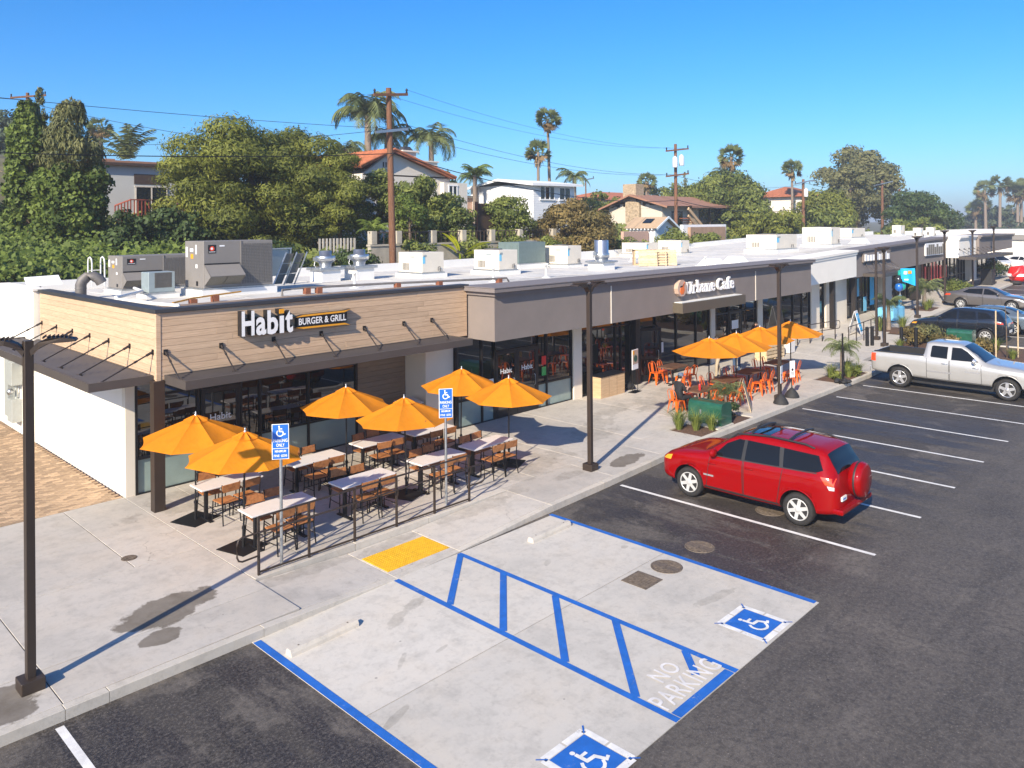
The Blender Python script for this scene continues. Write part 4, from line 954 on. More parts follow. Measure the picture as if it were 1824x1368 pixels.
for i, (x, y, lab) in enumerate(ct):
    nm = ['table of the person in black', 'second brown table', 'third brown table', 'rightmost brown table', 'table by the cafe window'][i]
    for sy, sd in ((-1, 'kerb'), (1, 'window')):
        for sx, en in ((-1, 'left'), (1, 'right')):
            spots.append((x+sx*.3, y+sy*.56, 0 if sy < 0 else math.pi, 'orange chair, %s seat on the %s side of the %s' % (en, sd, nm)))
    if i == 0: spots.append((x-.87, y+.32, R(-90-12), 'orange metal chair carrying the seated person in black'))
for (x, y, rz, lab) in spots:
    place(CO, x+rnd.uniform(-.05, .05), y+rnd.uniform(-.05, .05), rz+R(rnd.uniform(-14, 14)) if 'carrying' not in lab else rz, lab, 'chair', 'orange cafe chairs')

# ---------------------------------------------------------------- patio railing
fe = empty('patio_railing', (7.07, 13.3, .155)); fx = [7.07, 8.11, 9.15, 10.2, 11.24, 12.28]
for x in fx: b = MB(); b.box(x-7.07-.02, x-7.07+.02, -.02, .02, 0, 1.06 if 1 else 1); b.build('post', 'dark_bronze', fe)
L = 12.28-7.07
b = MB(); b.tube([(0, -.0, 1.06), (L, 0, 1.06)], .019, 8); b.build('top_rail', 'dark_bronze', fe); b = MB(); b.bar((0, 0, .06), (L, 0, .06), .028); b.build('bottom_rail', 'dark_bronze', fe)
b = MB(); hz, lz = .88, .62
b.tube([(-.02, -.05, .80)]+[(x, -.06, .80) for x in (0, L)]+[(L+.02, -.05, .80)], .017, 8); b.build('hand_rail', 'dark_bronze', fe)
for x0, s in ((0, -1), (L, 1)):
    b = MB(); b.tube([(x0, -.05, .80), (x0+s*.34, -.05, .80), (x0+s*.41, -.05, .77), (x0+s*.44, -.05, .70), (x0+s*.44, -.05, .47), (x0+s*.41, -.05, .40), (x0+s*.34, -.05, .37), (x0, -.02, .37)], .017, 8); b.build('end_loop', 'dark_bronze', fe)
for x in fx: b = MB(); b.tube([(x-7.07, -.02, .66), (x-7.07, -.055, .68), (x-7.07, -.06, .79)], .008, 6); b.build('bracket', 'dark_bronze', fe)
tag(fe, 'brown metal railing along the kerb edge of the burger patio', 'railing')
# ---------------------------------------------------------------- accessible parking signs
for (x, y, lab, rz) in ((7.62, 13.46, 'blue accessible parking sign on a steel post, left of the two', -36), (11.8, 13.55, 'blue accessible parking sign on a steel post, right of the two', -34)):
    e = empty('parking_sign', (x, y, .15), R(rz)); b = MB(); b.tube([(0, 0, 0), (0, 0, 2.62)], .03, 12); b.build('post', 'galvanised', e, fix=False)
    b = MB(); b.box(-.155, .155, -.052, -.040, 1.98, 2.64, .0); b.build('plate', 'sign_white', e)
    b = MB(); b.box(-.143, .143, -.056, -.052, 2.19, 2.63); b.build('blue_field', 'sign_blue', e); b = MB(); b.box(-.143, .143, -.056, -.052, 1.99, 2.178); b.build('blue_field', 'sign_blue', e)
    isa(front(-.115, -.058, 2.395), '', e, .235, 'sign_white', .1)
    text_fit('PARKING', .26, .062, front(-.13, -.058, 2.30), 'words', 'sign_white', e, offset=.012); text_fit('ONLY', .15, .062, front(-.075, -.058, 2.215), 'words', 'sign_white', e, offset=.012)
    text_fit('MINIMUM', .2, .045, front(-.10, -.058, 2.11), 'words', 'sign_white', e, offset=.012); text_fit('FINE  $250', .24, .05, front(-.12, -.058, 2.02), 'words', 'sign_white', e, offset=.012)
    for bz in (2.05, 2.55): b = MB(); b.tube([(0, -.062, bz), (0, .04, bz)], .008, 6); b.build('bolt', 'galvanised', e, fix=False)
    tag(e, lab, 'sign', 'accessible parking signs')
# ---------------------------------------------------------------- smaller street things
e = empty('service_counter', (22.72, 17.55, .15)); b = MB(); b.box(0, 1.45, 0, .5, 0, .76); b.build('cabinet', 'plywood', e)
b = MB(); b.box(-.02, 1.47, -.03, .55, .765, .80, .006); b.build('counter_top', 'black_metal', e)
for k in (1, 2): b = MB(); b.box(k*.483-.004, k*.483+.004, -.006, 0, .03, .74); b.build('panel_joint', 'siding_dark', e)
tag(e, 'light wood service counter with black top below the cafe window', 'counter')
e = empty('poster_stand', (24.55, 17.35, .15), R(8)); b = MB(); b.bar((-.22, 0, .0), (-.22, 0, 1.62), .02); b.build('leg', 'black_metal', e); b = MB(); b.bar((.22, 0, 0), (.22, 0, 1.62), .02); b.build('leg', 'black_metal', e)
b = MB(); b.box(-.24, .24, -.02, .0, .85, 1.6); b.build('poster', 'sign_white', e); b = MB(); b.box(-.22, .22, -.026, -.02, 1.05, 1.58); b.build('print', 'tan_disc', e)
b = MB(); b.poly([(.19*math.cos(t), -.03, 1.26+.17*math.sin(t)) for t in np.linspace(0, 2*math.pi, 17)[:-1]]); b.build('bowl_picture', 'cloth_khaki', e, fix=False)
b = MB(); b.poly([(.14*math.cos(t), -.033, 1.26+.125*math.sin(t)) for t in np.linspace(0, 2*math.pi, 17)[:-1]]); b.build('salad_picture', 'box_green', e, fix=False)
b = MB(); b.box(-.2, -.08, -.033, -.026, 1.42, 1.56); b.build('price_flash', 'letter_yellow', e); b = MB(); b.box(-.28, .28, -.15, .15, 0, .012); b.build('foot', 'black_metal', e)
tag(e, 'poster of a food bowl on a black floor stand beside the counter', 'poster stand')
e = empty('host_stand', (14.75, 18.6, .15)); b = MB(); b.box(-.28, .28, -.2, .2, 0, 1.02, .01); b.build('cabinet', 'table_dark_wood', e); b = MB(); b.add([(-.36, -.26, 1.05), (.36, -.26, 1.05), (.36, .24, 1.13), (-.36, .24, 1.13), (-.36, -.26, 1.02), (.36, -.26, 1.02), (.36, .24, 1.10), (-.36, .24, 1.10)], [(0,1,2,3),(7,6,5,4),(0,4,5,1),(3,2,6,7),(0,3,7,4),(1,5,6,2)]); b.build('top', 'table_white', e)
tag(e, 'host stand with pale sloping top against the plank wall', 'stand')
for (x, y, rz, lab) in ((26.35, 12.45, 10, 'small white notice on black cone base, left of the lamp post'), (27.6, 12.62, -20, 'small white notice on black cone base, right of the lamp post')):
    e = empty('notice_stand', (x, y, .15), R(rz)); b = MB(); b.lathe([(.26, 0), (.26, .04), (.20, .16), (.1, .28), (.045, .33), (.03, .34)], 20); b.build('base', 'black_rubber', e, fix=False)
    b = MB(); b.tube([(0, 0, .3), (0, 0, 1.35)], .022, 8); b.build('post', 'black_metal', e); b = MB(); b.box(-.12, .12, -.035, -.024, .72, 1.32); b.build('notice', 'sign_white', e)
    b = MB(); b.poly([(.05*math.cos(t), -.038, 1.0+.05*math.sin(t)) for t in np.linspace(0, 6.28, 11)[:-1]]); b.build('pictogram', 'letter_black', e, fix=False)
    for q in range(3): b = MB(); b.box(-.08, .08, -.037, -.035, .8+q*.045, .815+q*.045); b.build('text_line', 'rtu_grille', e)
    tag(e, lab, 'notice stand', 'notice stands')
def aframe(x, y, rz, label, mat, z=.15, h=1.05, w=.62, frame='sign_white'):
    e = empty('a_frame_sign', (x, y, z), R(rz))
    for s, nm in ((-1, 'front'), (1, 'rear')):
        M = Matrix.Translation((0, s*.17, h/2)) @ Matrix.Rotation(R(s*15), 4, 'X')
        b = MB(); b.obox(M, w, .02, h, .004); o = b.build(nm+'_board', frame, e)
        if mat and s < 0:
            b = MB(); b.obox(M @ Matrix.Translation((0, -.013, 0)), w*.78, .004, h*.78); b.build('poster', mat, o)
            for q, (tw, tz) in enumerate(((.3, .28), (.22, .2), (.36, -.05), (.2, -.2))):
                b = MB(); b.obox(M @ Matrix.Translation((-.05, -.017, tz*h)), tw*w*1.1, .003, .05); b.build('text_line', 'sign_white', o)
    return tag(e, label, 'sandwich board')
aframe(43.0, 16.1, 10, 'white sandwich board with bright blue poster by the ramp handrails', 'cyan_print', .5, 1.25, .75)
aframe(24.5, 12.95, 24, 'pale wooden sandwich board seen edge-on behind the green cabinet', None, .15, 1.05, .6, 'pallet_wood')
# green utility cabinets
def cabinet(x, y, z, L_, w, h, label, rz=0.):
    e = empty('utility_cabinet', (x, y, z), rz); pr_ = [(-w/2, 0), (w/2, 0), (w/2, h-.16), (w/2-.02, h-.08), (w/2-.09, h-.015), (0, h), (-w/2+.09, h-.015), (-w/2+.02, h-.08), (-w/2, h-.16)]
    b = MB(); b.yprism(pr_, -L_/2, L_/2); b.build('body', 'box_green', e)
    for s in (-1, 1):
        b = MB(); b.yprism([(px*1.03, pz*1.015) for px, pz in pr_], s*L_/2-.02*(s > 0)-.01, s*L_/2+.02*(s < 0)+.01); b.build('rim', 'box_green', e)
    b = MB(); b.box(-w/2-.006, -w/2, -L_/2+.05, L_/2-.05, .05, h-.2); b.build('door', 'box_green', e)
    b = MB(); b.box(-w/2-.012, -w/2-.006, .12, .17, h*.42, h*.62); b.build('handle', 'galvanised', e); b = MB(); b.box(-w/2-.009, -w/2-.006, -L_/2+.12, -L_/2+.24, .12, .19); b.build('plate', 'sign_white', e)
    b = MB(); b.box(-w/2-.3, w/2+.04, -L_/2-.06, L_/2+.06, -.045, 0); b.build('plinth', 'curb', e)
    return tag(e, label, 'utility cabinet')
cabinet(22.3, 12.9, .19, 1.15, .62, .68, 'dark green utility cabinet with rounded top in the near planting bed')
cabinet(43.2, 11.1, .45, 1.1, .7, .72, 'dark green utility cabinet behind the pickup cab')
# slatted crates, pallet, bin by the cafe
e = empty('wooden_bench_crate', (34.6, 16.6, .16), R(-6))
for k in range(4): b = MB(); b.box(-.75, .75, -.02, .0, .12+k*.16, .24+k*.16); b.build('slat', 'pallet_wood', e)
for s in (-.7, 0, .7): b = MB(); b.box(s-.04, s+.04, 0, .6, 0, .76); b.build('post', 'pallet_wood', e)
for k in range(4): b = MB(); b.box(-.76, .76, .02+k*.155, .14+k*.155, .762, .785); b.build('top_slat', 'pallet_wood', e)
tag(e, 'pale slatted wood crate on the pavement under the third cafe umbrella', 'crate')
e = empty('trash_bin', (36.4, 16.9, .2)); b = MB(); b.box(-.3, .3, -.3, .3, .05, .95, .02); b.build('body', 'table_white', e); b = MB(); b.box(-.33, .33, -.33, .33, .95, 1.02, .02); b.build('lid', 'stucco_pier', e)
b = MB(); b.box(-.31, .31, -.31, .31, 0, .05); b.build('foot', 'iron', e); tag(e, 'square off-white bin right of the slatted crate', 'bin')
# ramp handrails
def handrail(pts, label, loops=True):
    e = empty('ramp_handrail', pts[0]); o = Vector(pts[0]); P = [Vector(p)-o for p in pts]
    b = MB(); b.tube([p+Vector((0, 0, .95)) for p in P], .022, 6); b.build('top_rail', 'dark_bronze', e); b = MB(); b.tube([p+Vector((0, 0, .55)) for p in P], .018, 6); b.build('lower_rail', 'dark_bronze', e)
    for p in P: b = MB(); b.bar(p, p+Vector((0, 0, .95)), .04); b.build('post', 'dark_bronze', e)
    d = (P[-1]-P[-2]).normalized(); b = MB(); q = P[-1]; b.tube([q+Vector((0, 0, .95)), q+d*.3+Vector((0, 0, .95)), q+d*.36+Vector((0, 0, .85)), q+d*.36+Vector((0, 0, .62)), q+d*.3+Vector((0, 0, .55)), q+Vector((0, 0, .55))], .018, 6); b.build('end_loop', 'dark_bronze', e)
    return tag(e, label, 'handrail', 'handrails of the ramp')
zz = lambda x, y: (x, y, zg(x)+.15)
handrail([zz(37.4, 17.5), zz(38.3, 17.2), zz(39.2, 16.95), zz(40.1, 16.7), zz(41.0, 16.4)], 'brown ramp handrail behind the rightmost cafe umbrella')
handrail([zz(39.4, 15.1), zz(40.4, 15.1), zz(41.4, 15.1), zz(42.4, 15.1), zz(43.4, 15.1)], 'brown ramp handrail in front of the blue sandwich board')
for (x, y, lab) in ((40.05, 14.45, 'leftmost of the black bollards, in front of the ramp rail'), (40.3, 14.3, 'second black bollard, touching the leftmost one in view'), (40.8, 13.1, 'black bollard right of the lamp post behind the pickup bed'), (41.0, 12.5, 'black bollard nearest the pickup cab')):
    e = empty('bollard', (x, y, zg(x)+.05)); b = MB(); b.tube([(0, 0, 0), (0, 0, 1.0)], .085, 14); b.build('post', 'black_metal', e, fix=False); b = MB(); b.lathe([(.085, 1.0), (.07, 1.03), (.03, 1.045), (1e-4, 1.05)], 14); b.build('cap', 'black_metal', e, fix=False)
    tag(e, lab, 'bollard', 'black bollards')
# folded black umbrella stand leaning in the second bed
e = empty('feather_flag_pole', (31.3, 12.25, .15)); b = MB(); b.bar((0, 0, .02), (.05, 0, 1.95), .05, .05); b.build('pole', 'black_metal', e)
for a in (0, 60, 120): b = MB(); c, s = math.cos(R(a)), math.sin(R(a)); b.bar((-.3*c, -.3*s, .03+a*.0004), (.3*c, .3*s, .03+a*.0004), .06, .05); b.build('foot', 'black_metal', e)
for k in range(5): a = k*1.256; b = MB(); b.sphere((.24*math.cos(a), .24*math.sin(a), .09), .11, 8, 6, (1.2, 1, .6)); b.build('sand_bag', 'black_rubber', e, fix=False)
tag(e, 'black pole on a weighted foot at the edge of the second planting bed', 'pole stand')
# electric meters on the white side wall
e = empty('meter_cabinet', (6.86, 28.9, .15)); b = MB(); b.box(-.1, .18, -.35, .05, .45, 2.75); b.build('tall_box', 'elec_grey', e)
b = MB(); b.box(-.16, .18, -1.0, -.4, 1.5, 2.2, .01); b.build('upper_box', 'elec_grey', e); b = MB(); b.box(-.14, .18, -.95, -.42, .35, 1.05, .01); b.build('lower_box', 'elec_grey', e)
b = MB(); b.sphere((-.12, -.7, 1.28), .1, 10, 8); b.build('meter', 'galvanised', e, fix=False); b = MB(); b.tube([(.05, -.68, 1.05), (.05, -.68, 1.5)], .04, 8); b.build('conduit', 'elec_grey', e)
tag(e, 'grey electric meter boxes on the white side wall', 'meter box')
# blue draped stall, balloons, hanging banner, inflatable figure
e = empty('promo_table', (49.0, 16.3, zg(49.)+.15), R(0)); b = MB(); b.box(-.9, .9, -.4, .4, .7, .76, .01); b.build('table_top', 'cloth_blue', e)
b = MB()
P = [(-.92, -.42), (-.5, -.46), (0, -.42), (.5, -.46), (.92, -.42), (.95, 0), (.92, .42), (0, .45), (-.92, .42), (-.96, 0)]
b.prism([(x*1.04, y*1.08) for x, y in P], .04, .72); b.build('drape', 'cloth_blue', e); tag(e, 'table draped in light blue cloth by the far shop door', 'table')
e = empty('balloon_column', (50.9, 16.4, zg(50.9)+.15)); e.scale = (.8, .8, .85); b = MB(); b.tube([(0, 0, 0), (0, 0, 2.0)], .02, 6); b.build('pole', 'pvc_white', e)
b = MB(); b.box(-.22, .22, -.05, .05, .05, 1.45); b.build('banner', 'teal_print', e)
for k in range(4): b = MB(); b.box(-.12, .12, -.056, -.05, .25+k*.27, .42+k*.27); b.build('banner_letter', 'sign_white', e)
for (dx, dy, dz, r, mt) in ((-.25, 0, 2.05, .3, 'balloon_blue'), (.3, 0, 2.1, .33, 'balloon_teal'), (-.2, .05, 2.55, .33, 'balloon_dark'), (.2, 0, 2.95, .3, 'balloon_teal')):
    b = MB(); b.sphere((dx, dy, dz), r, 14, 10, (1, 1, 1.08)); b.build('balloon', mt, e, fix=False)
tag(e, 'stack of teal, blue and dark balloons above a blue banner', 'balloons')
e = empty('hanging_banner', (51.0, 15.9, 2.95), R(-38)); e.scale = (.6, .6, .6); b = MB(); n = 9
vs = [(-.95+.2*k+.1*j, .06*math.sin(k*1.1+j), 1.15-j*1.25-.07*k*(j == 1)) for j in (0, 1) for k in range(n)]
b.add(vs, [(k, k+1, n+k+1, n+k) for k in range(n-1)], True); b.add([(x, y+.012, z) for x, y, z in vs], [(n+k, n+k+1, k+1, k) for k in range(n-1)], True); b.build('cloth', 'cyan_print', e, fix=False)
for (x0, z0, w, h, mt) in ((-.65, .55, .35, .32, 'sign_white'), (-.2, .6, .4, .3, 'letter_yellow'), (-.6, -.05, .45, .14, 'sign_white')): b = MB(); b.box(x0, x0+w, -.085, -.075, z0, z0+h); b.build('print', mt, e)
for s in ((-.95, 1.15), (.65, 1.15)): b = MB(); b.tube([(s[0], 0, s[1]), (s[0]*4, 1.6, 2.0)], .006, 4); b.build('cord', 'galvanised', e, fix=False)
tag(e, 'bright blue banner strung between the far lamp posts', 'banner')
e = empty('inflatable_decoration', (73.3, 14.75, zg(73.3)+.02), R(200)); e.scale = (.85, .85, .85); b = MB(); b.sphere((0, 0, .95), .95, 16, 12, (1, .85, .95)); b.build('red_body', 'santa_red', e, fix=False)
b = MB(); b.sphere((0, -.1, 1.75), .5, 14, 10, (1, 1, .8)); b.build('white_top', 'santa_white', e, fix=False)
for s in (-1, 1):
    b = MB(); b.sphere((s*.55, -.2, .12), .42, 12, 8, (1.1, 1.2, .55)); b.build('foot', 'black_rubber', e, fix=False); b = MB(); b.tube([(s*.7, 0, 1.5), (s*1.0, -.2, 1.1), (s*.9, -.5, .8)], [.25, .22, .2], 10); b.build('arm', 'santa_red', e, fix=False)
b = MB(); b.lathe([(.98, .72), (1.0, .84), (.98, .96)], 18); b.build('white_band', 'santa_white', e, fix=False)
tag(e, 'red and white inflatable decoration at the far end of the car park', 'inflatable')
e = empty('balloon_bunch', (77, 13.6, zg(77)+2.6))
for (dx, dz, mt) in ((-.4, .2, 'balloon_green'), (.35, .15, 'balloon_yellow'), (.1, .7, 'balloon_yellow'), (-.7, -.1, 'balloon_green')): b = MB(); b.sphere((dx, 0, dz), .45, 12, 8); b.build('balloon', mt, e, fix=False)
b = MB(); b.tube([(0, 0, 0), (0, 0, -2.4)], .02, 5); b.build('string', 'pvc_white', e); tag(e, 'green and yellow balloons behind the red inflatable', 'balloons')
e = empty('trash_bin', (70.5, 16.2, zg(70.5)+.15)); b = MB(); b.box(-.5, .5, -.4, .4, 0, 1.1, .03); b.build('body', 'black_rubber', e); b = MB(); b.box(-.55, .55, -.45, .45, 1.1, 1.2, .03); b.build('lid', 'black_rubber', e); tag(e, 'black wheeled bin by the far shop entrance', 'bin')
# ---------------------------------------------------------------- vehicles
m_paint('paint_red', (.25, .0008, .0015), .0, .6, .7); MATS['paint_red'].node_tree.nodes['Principled BSDF'].inputs['Specular IOR Level'].default_value = .03; m_paint('paint_silver', (.46, .455, .44), .45, .4, 1.); m_paint('paint_black', (.012, .015, .022), .2, .25, 1.)
m_paint('paint_greybrown', (.17, .155, .145), .5, .3, 1.); m_paint('paint_bluegrey', (.13, .17, .21), .4, .3, 1.); m_paint('paint_white', (.75, .75, .74), 0, .35, 1.)
m_glass('car_glass', (.008, .009, .010), .02, 1.42); simple('tyre', (.018, .017, .017), .8, var=.3, vs=10); simple('alloy', (.62, .62, .61), .35, .35, var=.05); simple('chrome', (.72, .72, .73), .18, .7, var=.03)
simple('lamp_red', (.85, .07, .02), .15, coat=1.); simple('lamp_amber', (.85, .36, .03), .15, coat=1.); simple('lamp_clear', (.7, .7, .72), .1, .3, coat=1.); simple('plastic_black', (.02, .02, .021), .5, var=.15)
simple('plate_white', (.7, .7, .68), .5)
def herm(P):
    xs_ = np.array([p[0] for p in P], float); ys_ = np.array([p[1] for p in P], float); o = np.argsort(xs_); xs_, ys_ = xs_[o], ys_[o]
    d = np.diff(ys_)/np.diff(xs_); m = np.zeros_like(ys_); m[0], m[-1] = d[0], d[-1]
    for i in range(1, len(d)): m[i] = 0 if d[i-1]*d[i] <= 0 else 2*d[i-1]*d[i]/(d[i-1]+d[i])
    def f(x):
        x = min(max(x, xs_[0]), xs_[-1]); i = min(max(int(np.searchsorted(xs_, x)-1), 0), len(d)-1); h = xs_[i+1]-xs_[i]; t = (x-xs_[i])/h
        return float((2*t**3-3*t*t+1)*ys_[i]+(t**3-2*t*t+t)*h*m[i]+(-2*t**3+3*t*t)*ys_[i+1]+(t**3-t*t)*h*m[i+1])
    return f
class Car:
    def __init__(s, sp):
        s.sp = sp; s.zb, s.zbelt, s.ztop, s.yb, s.yr = (herm(sp[k]) for k in ('zb', 'belt', 'top', 'half', 'roof'))
        s.x0, s.x1 = sp['x']
    def section(s, x):
        zb, zl, zt, yb, yr = s.zb(x), s.zbelt(x), s.ztop(x), s.yb(x), s.yr(x); zl = min(zl, zt-.02); h = zl-zb
        g_ = zt-zl; e = min(.10, g_*.3)
        return [(0, zb), (yb*.80, zb), (yb*.955, zb+.05), (yb*.985, zb+h*.18), (yb*.985, zb+h*.36), (yb, zb+h*.58), (yb*.998, zb+h*.80), (yb*.985, zb+h*.93), (yb*.955, zl),
                (yb*.955+(yr-yb*.955)*.5+.01, zl+(g_-e)*.5), (yr, zt-e), (yr-.03, zt-e*.55), (yr-.10, zt-e*.2), (yr*.55, zt-.004), (0, zt)]
    def sideY(s, x, z):
        P = s.section(x)[1:12]
        for (ya, za), (yb_, zb_) in zip(P[:-1], P[1:]):
            if za <= z <= zb_ and zb_ > za: return ya+(yb_-ya)*(z-za)/(zb_-za)
        return P[-1][0] if z > P[-1][1] else P[0][0]
    def topZ(s, x, y):
        P = s.section(x)[8:]
        for (ya, za), (yb_, zb_) in zip(P[:-1], P[1:]):
            if yb_ <= abs(y) <= ya and ya > yb_: return za+(zb_-za)*(ya-abs(y))/(ya-yb_)
        return s.ztop(x)
    def body(s, n=84):
        X = list(np.linspace(s.x0, s.x1, n)); m = 15; b = MB(); rows = []
        for x in X:
            P = s.section(x); ring = [(x, y, z) for y, z in P]+[(x, -y, z) for y, z in P[-2:0:-1]]; rows.append(ring)
        k = len(rows[0]); vs = [v for r in rows for v in r]
        fs = [(i*k+j, i*k+(j+1) % k, (i+1)*k+(j+1) % k, (i+1)*k+j) for i in range(n-1) for j in range(k)]
        fs += [tuple(range(k)), tuple((n-1)*k+j for j in range(k-1, -1, -1))]; return b.add(vs, fs, True)
    def patch(s, q, off=.006, side=1, nu=12, nv=7, round_=0.):
        """bilinear (x,z) quad laid on the flank"""
        b = MB(); vs = []
        for j in range(nv):
            v = j/(nv-1)
            for i in range(nu):
                u = i/(nu-1)
                x = (1-v)*((1-u)*q[0][0]+u*q[1][0])+v*((1-u)*q[3][0]+u*q[2][0]); z = (1-v)*((1-u)*q[0][1]+u*q[1][1])+v*((1-u)*q[3][1]+u*q[2][1])
                vs.append((x, side*(s.sideY(x, z)+off), z))
        fs = [(j*nu+i, j*nu+i+1, (j+1)*nu+i+1, (j+1)*nu+i) for j in range(nv-1) for i in range(nu-1)]
        if side > 0: fs = [tuple(reversed(f)) for f in fs]
        return b.add(vs, fs, True)
    def flank(s, pts, off=.006, side=1):
        """free polygon (x,z) on the flank, fan-filled from a dense outline"""
        P = []
        for (a, c) in zip(pts, pts[1:]+pts[:1]):
            for t in np.linspace(0, 1, 5)[:-1]: P.append((a[0]+(c[0]-a[0])*t, a[1]+(c[1]-a[1])*t))
        cx, cz = sum(p[0] for p in P)/len(P), sum(p[1] for p in P)/len(P); vs = [(cx, side*(s.sideY(cx, cz)+off), cz)]; n = len(P)
        for f in (.5, 1.): vs += [(cx+(x-cx)*f, side*(s.sideY(cx+(x-cx)*f, cz+(z-cz)*f)+off), cz+(z-cz)*f) for x, z in P]
        fs = [(0, 1+i, 1+(i+1) % n) for i in range(n)]+[(1+i, 1+n+i, 1+n+(i+1) % n, 1+(i+1) % n) for i in range(n)]
        b = MB(); return b.add(vs, fs, True)
    def top(s, xa, xb, wa, wb, off=.008, n=9, m=9):
        b = MB(); vs = []
        for i in range(n):
            u = i/(n-1); x = xa+(xb-xa)*u; w = wa+(wb-wa)*u
            for j in range(m):
                y = w*(2*j/(m-1)-1); e = .01
                dz = (s.topZ(x+e, y)-s.topZ(x-e, y))/(2*e); nrm = Vector((-dz, 0, 1)).normalized(); vs.append((x+nrm.x*off, y, s.topZ(x, y)+nrm.z*off))
        return b.add(vs, [(i*m+j, i*m+j+1, (i+1)*m+j+1, (i+1)*m+j) for i in range(n-1) for j in range(m-1)], True)
def boolean_cut(o, cutter_mb, mat):
    cm = cutter_mb.build('cutter', mat, o.parent); md = o.modifiers.new('cut', 'BOOLEAN'); md.operation = 'DIFFERENCE'; md.object = cm; md.solver = 'EXACT'
    try: md.material_mode = 'TRANSFER'
    except Exception: pass
    dg = bpy.context.evaluated_depsgraph_get(); me = bpy.data.meshes.new_from_object(o.evaluated_get(dg)); o.modifiers.clear(); old = o.data; o.data = me
    bpy.data.objects.remove(cm)
    me.name = o.name
def wheel(e, x, y, r, w, side, spokes, mat='alloy', five=False):
    h = empty('wheel'); h.parent = e; h.location = (x, y, r); h.rotation_euler = (R(90) if side < 0 else R(-90), 0, 0)
    b = MB(); b.lathe([(r*.66, -w*.5), (r*.9, -w*.5), (r*.985, -w*.36), (r, -w*.2), (r, w*.2), (r*.985, w*.36), (r*.9, w*.5), (r*.70, w*.47), (r*.66, w*.40)], 32); b.build('tyre', 'tyre', h, fix=False)
    b = MB(); b.lathe([(r*.665, -w*.4), (r*.665, w*.38), (r*.68, w*.44), (r*.62, w*.44), (r*.60, w*.30), (r*.58, w*.05), (1e-4, w*.02)], 32); rim = b.build('rim', mat, h, fix=False)
    b = MB(); b.lathe([(r*.57, w*.055), (1e-4, w*.06)], 24); b.build('brake_disc', 'tyre', h, fix=False)
    for k in range(spokes):
        a = 2*math.pi*k/spokes+.3; c, s = math.cos(a), math.sin(a); n = Vector((-s, c, 0)); d = Vector((c, s, 0)); q = .085*r*(6/spokes)*(1.6 if spokes < 8 else 1.05)
        b = MB(); zi, zo = w*.42, w*.40
        A = [d*.08*r-n*q*.9+Vector((0,0,zi)), d*.64*r-n*q*.75+Vector((0,0,zo)), d*.64*r+n*q*.75+Vector((0,0,zo)), d*.08*r+n*q*.9+Vector((0,0,zi))]
        b.add(A+[p-Vector((0,0,w*.16)) for p in A], [(0,1,2,3),(0,4,5,1),(1,5,6,2),(2,6,7,3),(3,7,4,0)]); b.build('spoke', mat, h)
    b = MB(); b.lathe([(r*.17, w*.38), (r*.16, w*.46), (r*.1, w*.47), (1e-4, w*.47)], 14); b.build('hub_cap', mat, h, fix=False)
